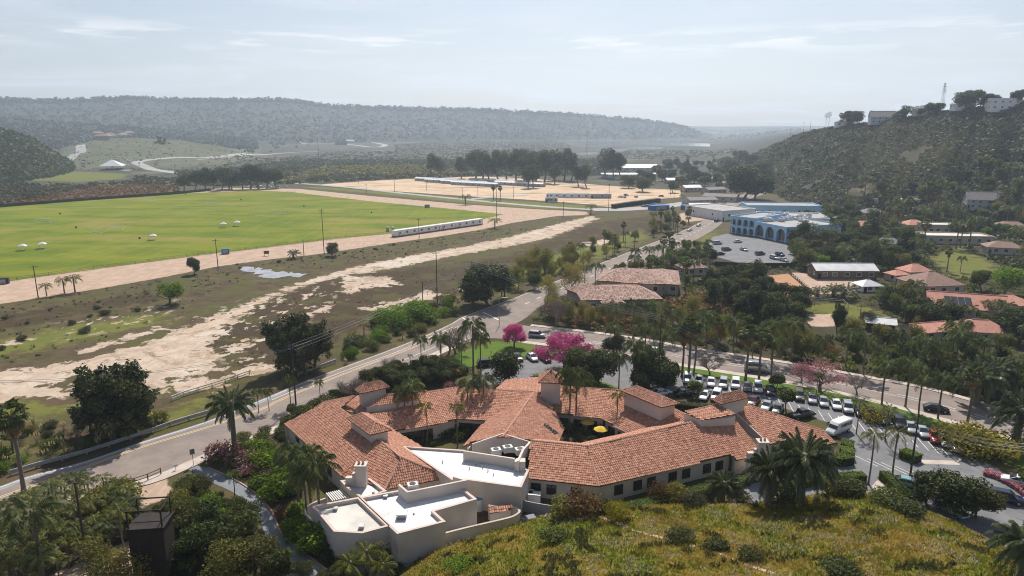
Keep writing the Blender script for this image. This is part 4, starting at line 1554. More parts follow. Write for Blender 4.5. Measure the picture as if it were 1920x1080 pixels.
def clere(parent, a, b, c_, zr, zb, inset=0.5, rf=0.3, name="clerestory"):
    """raised roof lantern: eave corners a,b,c in 3-D (fourth by parallelogram), hip roof rising to zr, stucco walls down to zb"""
    a, b, c_ = Vector(a), Vector(b), Vector(c_)
    d = a + c_ - b
    if (b - a).length < (c_ - b).length:                    # long side first
        a, b, c_, d = b, c_, d, a
    L, W_ = (b - a).length, (c_ - b).length
    e1, e2 = (b - a) / L, (c_ - b) / W_
    r0 = a + e2 * W_ / 2 + e1 * min(W_ / 2, L / 2 - 0.02)
    r1 = b + e2 * W_ / 2 - e1 * min(W_ / 2, L / 2 - 0.02)
    r0.z = r1.z = zr
    pl = [a + (e1 + e2) * inset, b + (e2 - e1) * inset, c_ - (e1 + e2) * inset, d + (e1 - e2) * inset]
    mb = MB()
    mb.prism([(p.x, p.y) for p in pl], zb, a.z - 0.02)
    w = part(name + "_wall", mb, STUC, parent)
    for k, P in enumerate(([a, b, r1, r0], [b, c_, r1], [c_, d, r0, r1], [d, a, r0])):
        tile_roof(name + "_roof", P, parent)
    ridge(parent, [r0, r1], [a, r0], [d, r0], [b, r1], [c_, r1], r=0.14)
    return w


def at3(px, py, z):
    return Vector((*G(px, py, z), z))


E, RZ = 3.2, 5.9
bx0 = at3(960, 860, 0)
bx0.z = 0
mainb = thing("office_complex", "sprawling white stucco complex with terracotta tiled roofs around two palm courtyards", "building", bx0)
faces = {
    "L1": face3((533, 795, E), (640, 893, E), (710, 825, RZ), (690, 806, None), (637, 766, None), (667, 742, None), (608, 754, None), (590, 766, None)),
    "L2": face3((640, 893, E), (722, 918, E), (752, 858, RZ), (710, 825, RZ)),
    "H1": face3((722, 918, E), (845, 895, E), (752, 858, RZ)),
    "R1": face3((752, 858, RZ), (845, 895, E), (787, 836, E), (735, 806, E), (690, 806, RZ), (710, 825, RZ)),
    "W2": face3((735, 808, E), (817, 796, E), (856, 785, E), (854, 727, RZ), (792, 737, RZ), (767, 762, None), (696, 777, None)),
    "W2u": face3((687, 763, 6.0), (781, 749, 6.0), (800, 733, 7.0), (722, 741, 7.0)),
    "C2": face3((856, 785, E), (912, 789, E), (1003, 735, RZ), (854, 727, RZ)),
    "SL": face3((912, 789, E), (868, 838, E), (885, 828, None), (943, 819, 6.1), (1003, 733, RZ)),
    "SR": face3((1003, 733, RZ), (943, 819, 6.1), (993, 825, None), (1047, 827, None), (1058, 804, E), (1043, 777, None)),
    "W4": face3((1038, 774, E), (1129, 785, E), (1166, 732, 5.7), (1036, 724, 5.7)),
    "W5": face3((1129, 785, E), (1172, 811, E), (1262, 806, None), (1294, 781, 5.8), (1264, 767, None), (1166, 732, 5.7)),
    "FL": face3((990, 897, E), (1123, 912, E), (1102, 837, 6.0), (995, 826, 6.0)),
    "FR": face3((1123, 912, E), (1371, 852, E), (1381, 863, None), (1415, 855, None), (1420, 838, None), (1377, 786, None), (1312, 798, None), (1296, 792, 6.5), (1102, 837, 6.0)),
    "W7": face3((1383, 776, None), (1446, 834, E), (1500, 821, E), (1533, 845, None), (1569, 834, None), (1542, 807, None), (1402, 759, 6.3)),
    "K6": face3((1284, 772, 7.2), (1315, 788, 7.2), (1378, 777, 7.2), (1346, 759, 8.2)),
}
for k, P in faces.items():
    tile_roof("roof_slope", P, mainb)
f = faces
ridge(mainb, [f["L2"][3], f["L2"][2]], [f["L2"][2], f["L2"][1]], [f["H1"][2], f["H1"][1]], [f["C2"][3], f["C2"][2]], [f["W2"][4], f["W2"][3]], [f["SL"][4], f["SL"][3]], [f["W2"][3], f["W2"][2].lerp(f["W2"][3], 0.05)],
      [f["W4"][3], f["W4"][2]], [f["W5"][5], f["W5"][4], f["W5"][3]], [f["FL"][3], f["FL"][2]], [f["FL"][2], f["FL"][1]], [f["FR"][8], f["FR"][7]], [f["W7"][6], f["W7"][5], f["W7"][4]], [f["W2u"][3], f["W2u"][2]],
      [f["L1"][5], f["L1"][6], f["L1"][7]], [f["K6"][0], f["K6"][3], f["K6"][2]])
# slopes on the far side of the ridges
for p, q, w_ in ((f["C2"][3], f["C2"][2], 6.5), (f["W4"][3], f["W4"][2], 6.5), (f["W2"][4], f["W2"][3], 6.0), (f["W7"][6], f["W7"][5], 2.2), (f["FL"][3], f["FL"][2], 4.0), (f["FR"][8], f["FR"][7], 4.5)):
    d = (q - p)
    d.z = 0
    nrm = Vector((-d.y, d.x, 0)).normalized()
    a2, b2 = p + nrm * w_, q + nrm * w_
    a2.z, b2.z = p.z - w_ * 0.41, q.z - w_ * 0.41
    tile_roof("roof_slope", [q, p, a2, b2], mainb)
# back-right slope behind the tower, seen above the ridge
tile_roof("roof_slope", face3((920, 740, 4.2), (950, 712, 3.8), (1012, 708, 3.8), (1016, 738, 5.9)), mainb)
tile_roof("roof_slope", face3((634, 768, 5.6), (668, 743, 5.6), (728, 740, 5.0), (694, 780, 4.7)), mainb)
# lanterns, cupolas, tower
clere(mainb, at3(650, 784, 7.3), at3(694, 816, 7.3), at3(735, 806, 7.3), 8.4, 4.4)
clere(mainb, at3(666, 731, 8.2), at3(676, 738, 8.2), at3(730, 726, 8.2), 9.3, 4.6, name="cupola")
clere(mainb, at3(1163, 732, 7.6), at3(1240, 764, 7.6), at3(1274, 757, 7.6), 8.7, 3.6)
clere(mainb, at3(1334, 749, 8.6), at3(1352, 758, 8.6), at3(1405, 745, 8.6), 9.7, 5.2, name="cupola")
tw_c = at3(1033, 718, 8.4)
clere(mainb, tw_c + Vector((-2.35, 0.25, 0)), tw_c + Vector((2.2, -0.25, 0)), tw_c + Vector((2.6, 4.2, 0)), 10.1, 3.5, name="tower")
# upright faces between roof levels
mb = MB()
p_ = [at3(687, 763, 6.0), at3(781, 749, 6.0)]
mb.wall([(p.x, p.y) for p in p_], 0.25, 3.4, 5.98)
part("wall", mb, STUC, mainb)
mb = MB()
mb.wall([(v.x, v.y) for v in (f["K6"][0], f["K6"][1], f["K6"][2])], 0.22, 3.5, 7.04)
part("wall", mb, STUC, mainb)
mb = MB()
w7 = [f["W7"][0], f["W7"][0].lerp(f["W7"][1], 0.92)]
mb.wall([(v.x - 0.2, v.y) for v in w7], 0.25, 3.0, [w7[0].z + 0.1, w7[1].z + 0.1])
part("gable_wall", mb, STUCP, mainb)


def inset(p, q, s):
    d = (q - p).normalized()
    n_ = Vector((-d.y, d.x, 0)) * s
    return p + n_, q + n_


def eave_wall(pts, s=0.55, z0=0.0, dz=0.1, mat=None):
    """walls below a run of eave points; s: inset to the left of the run"""
    V2 = [Vector((p.x, p.y)) for p in pts]
    o = offset([(v.x, v.y) for v in V2], s)
    mb = MB()
    mb.wall(o, 0.28, z0, [p.z - dz for p in pts])
    part("wall", mb, mat or STUC, mainb)
    return [Vector((a, b, 0)) for a, b in o]


wFL = eave_wall([f["FL"][0], f["FL"][1]])
wFR = eave_wall([f["FR"][0], f["FR"][1]])
eave_wall([f["FR"][1], f["FR"][2], f["FR"][3]])
wW7 = eave_wall([f["W7"][1], f["W7"][2], f["W7"][3], f["W7"][4]])
wL1 = eave_wall([f["L1"][0], f["L1"][1]])
eave_wall([f["L1"][7], f["L1"][0]])
eave_wall([f["L2"][0], f["L2"][1]])
eave_wall([f["H1"][0], f["H1"][1]])
for k, i0, i1 in (("R1", 1, 3), ("W2", 0, 2), ("C2", 0, 1), ("SL", 0, 1), ("W4", 0, 1), ("W5", 0, 1), ("SR", 3, 4)):
    eave_wall(f[k][i0:i1 + 1], 0.9 if k != "SR" else 0.9)


def win_on(wl_, pxs, **kw):
    a, b = wl_
    d = (b - a).normalized()
    for px in pxs:
        best = min((abs(960 + F * (a.lerp(b, s / 400).x) / (a.lerp(b, s / 400).y * CP - (1.5 - HC) * SP) - px), s) for s in range(401))[1]
        p = a.lerp(b, best / 400)
        o = Vector((d.y, -d.x, 0)) * 0.15
        window(mainb, (p + o)[:2], d, **kw)


win_on(wFL, (1005, 1034, 1080))
win_on(wFR, (1159, 1194, 1220, 1260, 1285, 1324, 1347))
win_on(wL1, (560, 580, 600, 620))
win_on((wW7[0], wW7[1]), (1455, 1475))
# courtyard openings: dark glazed doors under the eaves
for k, i0, n_ in (("W2", 0, 4), ("C2", 0, 3), ("W4", 0, 3), ("W5", 0, 2)):
    a, b = f[k][i0], f[k][i0 + 1]
    d = (b - a)
    d.z = 0
    d.normalize()
    nn_ = Vector((-d.y, d.x, 0)) * 0.74
    for i in range(n_):
        p = a.lerp(b, (i + 0.7) / (n_ + 0.4)) + nn_
        window(mainb, p[:2], d, w=1.7, h=2.1, zc=1.1, panes=2)
# skylight on the central roof
sk = face3((1022, 806, f["SR"][3].z), (1048, 818, f["SR"][3].z - 0.3), (1040, 828, f["SR"][3].z - 0.8), (1018, 815, f["SR"][3].z - 0.5))
sr = fitplane(f["SR"])
sk = [Vector((p.x, p.y, sr[0] * p.x + sr[1] * p.y + sr[2] + 0.16)) for p in sk]
mb = MB()
mb.add([p - Vector((0, 0, 0.2)) for p in sk] + sk, [(0, 1, 5, 4), (1, 2, 6, 5), (2, 3, 7, 6), (3, 0, 4, 7), (4, 5, 6, 7)])
part("skylight", mb, GLASS, mainb)


# flat-roofed service wing
def flat(pts, zroof, zpar, mat=None, wallm=None, th=0.3, name="flat_roof", z0=0.0):
    pl = [G(a, b, zpar) for a, b in pts]
    mb = MB()
    mb.wall(pl, th, z0, zpar, closed=True)
    part("wall", mb, wallm or STUC, mainb)
    mb = MB()
    n_ = len(pl)
    ar = sum(pl[i][0] * pl[(i + 1) % n_][1] - pl[(i + 1) % n_][0] * pl[i][1] for i in range(n_))
    mb.prism(pl, max(zroof - 0.25, z0), zroof)
    part(name, mb, mat or ROOFW, mainb)
    mb = MB()
    mb.wall(pl, th + 0.08, zpar + 0.003, zpar + 0.07, closed=True)
    part("coping", mb, CAPM, mainb)


flat([(598, 960), (587, 950), (672, 934), (727, 986), (679, 999), (628, 996)], 4.05, 4.5, ROOFG)
flat([(676, 934), (747, 921), (868, 918), (891, 936), (811, 959), (832, 978), (746, 1000)], 4.1, 4.5)
flat([(757, 838), (868, 845), (990, 882), (976, 913), (874, 899), (848, 899)], 4.3, 4.55)
flat([(641, 902), (692, 898), (722, 921), (680, 934), (652, 914)], 3.3, 3.7)
# raised pit walls on the flat roof
mb = MB()
mb.wall([G(a, b, 5.8) for a, b in ((748, 908), (764, 922), (873, 900), (850, 893))], 0.3, 4.0, 5.8)
part("wall", mb, STUC, mainb)
mb = MB()
mb.wall([G(a, b, 5.9) for a, b in ((869, 845), (968, 860))], 0.3, 4.2, 5.9)
mb.wall([G(a, b, 6.3) for a, b in ((994, 824), (981, 840), (971, 862))], 0.35, 4.2, [5.9, 6.1, 6.1])
mb.wall([G(a, b, 5.6) for a, b in ((885, 828), (943, 819), (994, 825))], 0.25, 3.0, [5.2, 6.2, 5.3])
part("parapet_wall", mb, STUC, mainb)
p_ = at3(975, 868, 5.4)
mb = MB()
mb.box((p_.x, p_.y, 4.9), (1.6, 1.2, 2.0))
part("parapet_pier", mb, STUC, mainb)
# chimneys
for cx, cy, zt in ((677, 872, 6.6), (1430, 828, 6.4)):
    p_ = at3(cx, cy, zt)
    mb = MB()
    mb.box((p_.x, p_.y, zt / 2), (1.5, 1.3, zt))
    mb.box((p_.x, p_.y, zt + 0.1), (1.75, 1.55, 0.2))
    mb.box((p_.x - 1.5, p_.y - 0.1, zt * 0.36), (1.6, 0.7, zt * 0.72))
    mb.box((p_.x - 1.0, p_.y - 0.1, zt * 0.41), (0.6, 0.66, zt * 0.82))
    ch = part("chimney", mb, STUC, mainb)
    mb = MB()
    for s_ in (-0.3, 0.3):
        mb.lathe((p_.x + s_, p_.y, zt + 0.2), [(0.2, 0), (0.2, 0.35), (0.14, 0.36)], 10)
    part("chimney_pot", mb, RCAP, ch)
# roof vents and hatch
for cx, cy, s_ in ((629, 956, 0.5), (678, 990, 0.6), (723, 933, 0.5), (754, 970, 1.1), (700, 925, 0.3), (776, 964, 0.2)):
    p_ = at3(cx, cy, 4.1)
    mb = MB()
    mb.box((p_.x, p_.y, 4.1 + s_ * 0.25), (s_, s_, s_ * 0.5 + 0.1))
    mb.box((p_.x, p_.y, 4.15 + s_ * 0.58), (s_ * 1.25, s_ * 1.25, 0.1))
    part("roof_vent", mb, TRIM, mainb)
for cx, cy in ((830, 868), (892, 872), (880, 880), (905, 878), (915, 884), (925, 892)):
    p_ = at3(cx, cy, 4.3)
    mb = MB()
    mb.tube([(p_.x, p_.y, 4.2), (p_.x, p_.y, 4.75)], 0.07, 8)
    part("vent_pipe", mb, TRIM, mainb)


def ac_unit(x, y, z, label, group, s=1.0, rz=0.3):
    t_ = thing("air_conditioner", label, "air conditioner", (x, y, z), rz, group)
    mb = MB()
    mb.box((0, 0, 0.5 * s), (1.5 * s, 1.2 * s, 0.9 * s))
    mb.box((0, 0, 0.025), (1.3 * s, 1.0 * s, 0.05))
    part("housing", mb, WROOF, t_, False)
    mb = MB()
    mb.lathe((0, 0, 0.95 * s), [(0.45 * s, 0.004), (0.45 * s, 0.06), (0.3 * s, 0.065), (0.0, 0.066)], 12)
    part("fan_grille", mb, BLACKP, t_, False)
    return t_


for i, (cx, cy) in enumerate(((952, 847), (975, 851), (930, 852))):
    p_ = at3(cx, cy, 4.3)
    ac_unit(p_.x, p_.y, 4.31, "white roof air conditioner in the walled pit by the gable", "air conditioners in the gable pit")
p_ = at3(774, 918, 4.1)
ac_unit(p_.x, p_.y, 4.11, "white air conditioner behind the raised parapet by the hip roof", None)
# service yard: curved wall, tank, bins, gear
yw = [G(a, b, 2.3) for a, b in ((833, 999), (881, 987), (950, 971), (968, 964), (974, 957), (966, 951), (945, 949), (915, 947))]
yard = thing("yard_wall", "low curved cream wall enclosing the kitchen yard", "wall", (*yw[0], 0))
mb = MB()
mb.wall(smooth_line(yw, 5), 0.25, 0.0, 2.2)
part("wall", mb, STUC, yard)
mb = MB()
mb.wall(smooth_line(yw, 5), 0.33, 2.203, 2.28)
part("coping", mb, CONC, yard)
t_ = thing("shed", "small yard shed with orange tiled roof inside the curved wall", "shed", (*G(940, 962, 0), 0))
a_, b_, c_q, d_ = [at3(*q) for q in ((918, 950, 2.6), (958, 948, 2.6), (958, 955, 2.2), (918, 962, 2.2))]
mb = MB()
mb.prism([(p.x, p.y) for p in (a_, b_, c_q, d_)], 0, 2.05)
part("wall", mb, STUC, t_)
tile_roof("roof", [d_, c_q, b_, a_], t_)
mats_y = {"water_heater": WHITE, "trash_bin": BLACKP, "gas_tank": WHITE}
for nm, lb, ct, cx, cy, r_, h_ in (("water_tank", "white cylindrical water tank in the kitchen yard", "tank", 868, 985, 0.45, 1.7), ("trash_bin", "black trash bin in the kitchen yard", "trash bin", 878, 982, 0.4, 1.3),
                                   ("gas_cylinder", "squat white gas cylinder in the kitchen yard", "gas cylinder", 871, 990, 0.5, 1.0), ("blue_tank", "white tank with blue lid beside the cream wall", "tank", 897, 955, 0.8, 2.0)):
    x_, y_ = G(cx, cy, 0)
    t_ = thing(nm, lb, ct, (x_, y_, 0))
    mb = MB()
    mb.lathe((0, 0, 0), [(r_, 0), (r_, h_ * 0.85), (r_ * 0.8, h_ * 0.95), (0, h_ * 0.955)], 14)
    part("body", mb, BLACKP if nm == "trash_bin" else WHITE, t_, False, True)
    mb = MB()
    mb.lathe((0, 0, h_ * 0.95), [(r_ * 0.95, -0.05), (r_ * 0.95, 0.06), (0, 0.14)], 14)
    part("lid", mb, M("blue_lid", (0.10, 0.30, 0.48)) if nm == "blue_tank" else (BLACKP if nm == "trash_bin" else WHITE), t_, False)
for i, (cx, cy) in enumerate(((850, 1000), (858, 995))):
    x_, y_ = G(cx, cy, 0)
    t_ = thing("wooden_crate", "low wooden crate with slats in the kitchen yard", "crate", (x_, y_, 0), 0.35, "crates in the kitchen yard")
    mb = MB()
    mb.box((0, 0, 0.3), (1.8, 0.9, 0.6))
    part("crate_body", mb, M("raw_pine", (0.45, 0.33, 0.2)), t_, False)
    for k in range(3):
        mb = MB()
        mb.box((0, -0.35 + 0.35 * k, 0.64), (1.9, 0.2, 0.06))
        part("slat", mb, WHITE, t_, False)
# trash enclosure with white bins
en = thing("bin_enclosure", "grey walled bin enclosure below the three dark windows", "enclosure", (*G(1010, 950, 0), 0))
el = [G(a, b, 1.9) for a, b in ((977, 936), (1005, 942), (1030, 946), (1050, 950))]
mb = MB()
mb.wall(el, 0.15, 0, 1.8)
part("wall", mb, M("grey_fence_panel", (0.38, 0.37, 0.36), (0.31, 0.30, 0.30)), en)
for cx, cy in ((988, 946), (1003, 950)):
    x_, y_ = G(cx, cy, 0)
    t_ = thing("lidded_bin", "large white lidded bin inside the grey enclosure", "trash bin", (x_, y_ + 1.2, 0), -0.2, "white bins in the enclosure")
    mb = MB()
    mb.box((0, 0, 0.7), (1.7, 1.1, 1.4), taper=1.08)
    part("body", mb, WHITE, t_, False)
    mb = MB()
    mb.box((0, 0, 1.5), (1.9, 1.25, 0.14))
    part("lid", mb, WHITE, t_, False)
# pergola and low curved wall on the left of the service wing
pg = thing("pergola", "small white slatted pergola beside the service wing", "pergola", (*G(635, 948, 0), 0))
P4 = [at3(*q) for q in ((612, 925, 2.7), (638, 919, 2.7), (653, 933, 2.7), (624, 940, 2.7))]
for k in range(8):
    a_, b_ = P4[0].lerp(P4[1], k / 7), P4[3].lerp(P4[2], k / 7)
    mb = MB()
    mb.wall([(a_.x, a_.y), (b_.x, b_.y)], 0.14, 2.6, 2.8)
    part("slat", mb, WHITE, pg)
for p in P4:
    mb = MB()
    mb.box((p.x, p.y, 1.3), (0.2, 0.2, 2.58))
    part("post", mb, WHITE, pg)
lw_ = thing("garden_wall", "low curved white wall under the pergola", "wall", (*G(580, 970, 0), 0))
mb = MB()
mb.wall(smooth_line([G(a, b, 2.4) for a, b in ((612, 932), (590, 940), (574, 950), (574, 962), (588, 975))], 4), 0.25, 0, 2.3)
part("wall", mb, STUC, lw_)
BLOCK.append([G(a, b) for a, b in ((533, 825), (600, 770), (680, 740), (1000, 735), (1290, 745), (1410, 760), (1575, 860), (1430, 905), (1130, 960), (970, 985), (840, 1045), (740, 1045), (600, 1010), (590, 900))])

# market umbrellas and tables in the courtyards and on the terrace


def umbrella(x, y, mat, label, group, r=1.35, h=2.5):
    t_ = thing("patio_umbrella", label, "umbrella", (x, y, 0), random.random(), group)
    mb = MB()
    mb.tube([(0, 0, 0), (0, 0, h)], 0.04, 8)
    part("pole", mb, WOOD, t_, False)
    mb = MB()
    mb.lathe((0, 0, h - 0.55), [(r, 0), (r * 0.98, 0.06), (r * 0.5, 0.38), (0.05, 0.62)], 8)
    mb.lathe((0, 0, h - 0.57), [(r, 0), (r * 0.5, 0.30), (0.05, 0.5)], 8)
    part("canopy", mb, mat, t_, False)
    mb = MB()
    mb.lathe((0, 0, 0.0), [(0.3, 0), (0.3, 0.08), (0.05, 0.1)], 10)
    part("base", mb, TRIM, t_, False)


UY = M("yellow_canvas", (0.72, 0.50, 0.06), (0.62, 0.42, 0.05), 0.8)
for cx, cy in ((792, 821), (847, 809)):
    umbrella(*G(cx, cy, 0), UY, "yellow patio umbrella in the courtyard between left wing and central roof", "yellow umbrellas, left courtyard")
for cx, cy in ((1101, 810), (1126, 824)):
    umbrella(*G(cx, cy, 0), UY, "yellow patio umbrella in the courtyard right of the central roof", "yellow umbrellas, right courtyard")
for cx, cy in ((762, 1048), (878, 1022)):
    x_, y_ = G(cx, cy, 0)
    t_ = thing("cafe_table", "round white table outside the yard wall at the knoll foot", "table", (x_, y_, hz(x_, y_)), 0, "white terrace tables")
    mb = MB()
    mb.lathe((0, 0, 0.72), [(0.75, 0), (0.75, 0.04), (0, 0.045)], 16)
    part("table_top", mb, WHITE, t_, False)
    mb = MB()
    mb.tube([(0, 0, 0.02), (0, 0, 0.72)], 0.05, 8)
    mb.lathe((0, 0, 0), [(0.3, 0), (0.3, 0.04), (0.04, 0.06)], 10)
    part("pedestal", mb, WHITE, t_, False)
for cx, cy in ((707, 1056), (843, 1032), (860, 1027), (903, 1015)):
    x_, y_ = G(cx, cy, 0)
    t_ = thing("garden_chair", "white garden chair outside the yard wall", "chair", (x_, y_, hz(x_, y_)), random.random() * 6, "white garden chairs by the yard wall")
    mb = MB()
    mb.box((0, 0, 0.45), (0.5, 0.5, 0.06))
    part("seat", mb, WHITE, t_, False)
    mb = MB()
    mb.box((0, 0.23, 0.78), (0.5, 0.05, 0.6))
    part("backrest", mb, WHITE, t_, False)
    for sx in (-1, 1):
        for sy in (-1, 1):
            mb = MB()
            mb.box((sx * 0.21, sy * 0.2, 0.21), (0.05, 0.05, 0.42))
            part("leg", mb, WHITE, t_, False)


# ------------------------------------------------------------------ generic houses
def house(name, label, px, py, w, d, rz, hw, hr, roof, wallm, roofm, wins=3, cat="house", group=None, z=None, eave=0.5, tiles=False, winb=1, door=True):
    """block with its front (facing -y before turning) at the photo pixel; roof: hip, gable, flat"""
    x, y, zg = GT(px, py)
    if z is not None:
        zg = z
    t_ = thing(name, label, cat, (x, y, zg), rz, group)
    co, si = math.cos(rz), math.sin(rz)
    BLOCK.append([(x + a * co - b * si, y + a * si + b * co) for a, b in ((-w / 2 - 1.5, -7), (w / 2 + 1.5, -7), (w / 2 + 1.5, d + 2), (-w / 2 - 1.5, d + 2))])
    mb = MB()
    mb.prism([(-w / 2, 0), (w / 2, 0), (w / 2, d), (-w / 2, d)], -1.5, hw)
    if roof == "gable":
        for yy in ((-w / 2, w / 2)):
            mb.add([(yy, 0, hw), (yy, d, hw), (yy, d / 2, hw + hr * 0.96)], [(0, 1, 2)])
    part("wall", mb, wallm, t_, False)
    e = eave
    lo = hw - e * hr / (d / 2) * 0.5
    c4 = [(-w / 2 - e, -e, lo), (w / 2 + e, -e, lo), (w / 2 + e, d + e, lo), (-w / 2 - e, d + e, lo)]
    c4 = [Vector(q) for q in c4]
    if roof == "flat":
        mb = MB()
        mb.wall([(-w / 2, 0), (w / 2, 0), (w / 2, d), (-w / 2, d)], 0.4, hw, hw + hr, closed=True)
        part("parapet", mb, wallm, t_, False)
        mb = MB()
        mb.quad(*[(q[0] * 0.97, (q[1] - d / 2) * 0.97 + d / 2, hw + 0.06) for q in ((-w / 2, 0), (w / 2, 0), (w / 2, d), (-w / 2, d))])
        part("roof", mb, roofm, t_, False)
    else:
        k = d / 2 if roof == "hip" else -0.0
        k = min(k, w / 2 - 0.01)
        r0, r1 = Vector((-w / 2 - e + (k + e if roof == "hip" else 0), d / 2, hw + hr)), Vector((w / 2 + e - (k + e if roof == "hip" else 0), d / 2, hw + hr))
        fs = [[c4[0], c4[1], r1, r0], [c4[2], c4[3], r0, r1]]
        if roof == "hip":
            fs += [[c4[1], c4[2], r1], [c4[3], c4[0], r0]]
        for P in fs:
            mb = MB()
            n_ = len(P)
            mb.add(P + [p - Vector((0, 0, 0.15)) for p in P], [tuple(range(n_)), tuple(range(2 * n_ - 1, n_ - 1, -1))] + [(i, n_ + i, n_ + (i + 1) % n_, (i + 1) % n_) for i in range(n_)])
            sl_ = link("roof_slope", tomesh("roof_slope", mb, roofm), t_)
            if tiles:
                tile_onto(P, sl_, 0.5, 0.62)
        mb = MB()
        mb.tube([r0, r1], 0.16, 6)
        part("ridge_cap", mb, RCAP if tiles else roofm, t_, False)
    for s in range(wins):
        for lv in range(winb):
            window_l(t_, (-w / 2 + w * (s + 0.5) / wins + (0.9 if door and s == 0 else 0), -0.004), hw * (lv + 0.55) / winb, min(1.7, w / wins * 0.5), min(1.4, hw / winb * 0.5))
            if s < 2:
                window_l(t_, (w / 2 + 0.004, d * (s + 0.5) / 2), hw * (lv + 0.55) / winb, 1.3, min(1.3, hw / winb * 0.5), True)
                window_l(t_, (-w / 2 - 0.004, d * (s + 0.5) / 2), hw * (lv + 0.55) / winb, 1.3, min(1.3, hw / winb * 0.5), True, -1)
    if door:
        mb = MB()
        mb.box((-w / 2 + 1.0, -0.03, 1.05), (1.0, 0.1, 2.1))
        part("door", mb, DARK, t_, False)
    return t_


def window_l(t_, p, zc, w, h, side=False, sg=1):
    rz = math.pi / 2 if side else 0
    mb = MB()
    o = Vector((0.05 * sg, 0, 0)) if side else Vector((0, -0.05, 0))
    c_ = Vector((p[0], p[1], zc)) + o * 0.4
    for s in (-1, 1):
        mb.box(c_ + (Vector((0, s * w / 2, 0)) if side else Vector((s * w / 2, 0, 0))), (0.1, 0.12, h + 0.1), rz)
        mb.box(c_ + Vector((0, 0, s * h / 2)), (w - 0.11, 0.11, 0.1), rz)
    wn_ = part("window", mb, WHITE, t_, False)
    mb = MB()
    mb.box(c_, (w - 0.1, 0.05, h - 0.1), rz)
    part("pane", mb, GLASS, wn_, False)


def tile_onto(P, slab, tw, tl):
    """courses of barrel tiles on a roof slab, in the slab's own space"""
    holder = slab
    a, b, c_ = fitplane(P)
    n = Vector((-a, -b, 1)).normalized()
    up = (Vector((0, 0, 1)) - n * n.z).normalized()
    h = up.cross(n).normalized()
    o = sum(P, Vector()) / len(P)
    loc = [((p - o).dot(h), (p - o).dot(up)) for p in P]
    us_, vs_ = [q[0] for q in loc], [q[1] for q in loc]
    U, W = np.meshgrid(np.arange(min(us_), max(us_), tw) + tw / 2, np.arange(min(vs_), max(vs_), tl) + tl / 2)
    U, W = U.ravel(), W.ravel()
    m = sdist(U, W, loc) > -0.05
    U, W = U[m], W[m]
    N_ = len(U)
    if not N_:
        return
    pu = np.array([-0.5, -0.22, 0.22, 0.5]) * tw
    ph = np.array([0.0, 0.11, 0.11, 0.0])
    hh, uu, nn, oo = np.array(h), np.array(up), np.array(n), np.array(o)
    Lu = U[:, None] + pu[None, :]
    q = [oo + Lu[..., None] * hh + (W + v)[:, None, None] * uu + (ph + l)[None, :, None] * nn for v, l in ((-tl * .55, 0.07), (tl * .55, 0.015))]
    V_ = np.concatenate(q, 1).reshape(-1, 3)
    b0 = np.arange(N_)[:, None] * 8
    Fs = np.concatenate([b0 + np.array([[0, 1, 5, 4]]), b0 + np.array([[1, 2, 6, 5]]), b0 + np.array([[2, 3, 7, 6]]), b0 + np.array([[3, 2, 1, 0]])], 0)
    link("roof_tiles", fastmesh("roof_tiles", V_, Fs, [TILE2], np.tile(np.clip(RNG.normal(0.6, 0.28, N_), 0, 1), 4)), holder, kind="stuff")


t = NT("pale_clay_tile")
c = t.mix(t.attr("tint"), (0.26, 0.15, 0.115), (0.60, 0.42, 0.34))
TILE2 = t.fin(c, 0.8, 0, 0.25)
CREAM = M("cream_render", (0.50, 0.42, 0.34), (0.43, 0.36, 0.29), 0.4)
TANW = M("tan_render", (0.34, 0.26, 0.20), (0.28, 0.21, 0.16), 0.4)
PINKR = M("salmon_roof", (0.55, 0.27, 0.20), (0.45, 0.21, 0.15), 0.8)
BROWNR = M("brown_shingle", (0.30, 0.19, 0.15), (0.22, 0.14, 0.11), 0.9)
# clubhouse across the side road: several hipped blocks that make one building each
house("club_pavilion", "tan clubhouse block with terracotta hip roof facing the brown brush", 1165, 583, 24, 13, 0.06, 3.6, 3.0, "hip", TANW, TILEB, 5, "building", "clubhouse blocks", tiles=True)
house("club_pavilion", "broad tiled clubhouse block behind the front pavilion", 1180, 552, 22, 14, -0.25, 4.2, 3.2, "hip", CREAM, TILEB, 4, "building", "clubhouse blocks", tiles=True)
house("club_wing", "tiled clubhouse wing turned side on by the palms", 1240, 552, 11, 22, -0.2, 3.6, 2.8, "hip", CREAM, TILEB, 3, "building", "clubhouse blocks", tiles=True)
house("club_porch", "small tiled porch projecting from the clubhouse front", 1150, 588, 6, 6, 0.06, 3.2, 1.8, "hip", TANW, TILEB, 1, "building", "clubhouse blocks", tiles=True)
house("club_lantern", "raised tiled lantern block amid the clubhouse roofs", 1192, 566, 10, 8, -0.25, 6.2, 2.0, "hip", CREAM, TILEB, 2, "building", "clubhouse blocks", tiles=True, door=False)
house("club_corner", "tiled clubhouse corner block nearest the far road", 1118, 572, 9, 10, 0.5, 3.6, 2.4, "hip", TANW, TILEB, 2, "building", "clubhouse blocks", tiles=True)
house("club_gatehouse", "small tiled gatehouse with parked black car beside it", 1303, 517, 9, 7, 0.2, 3.0, 2.2, "hip", CREAM, TILEB, 2, "building", tiles=True)
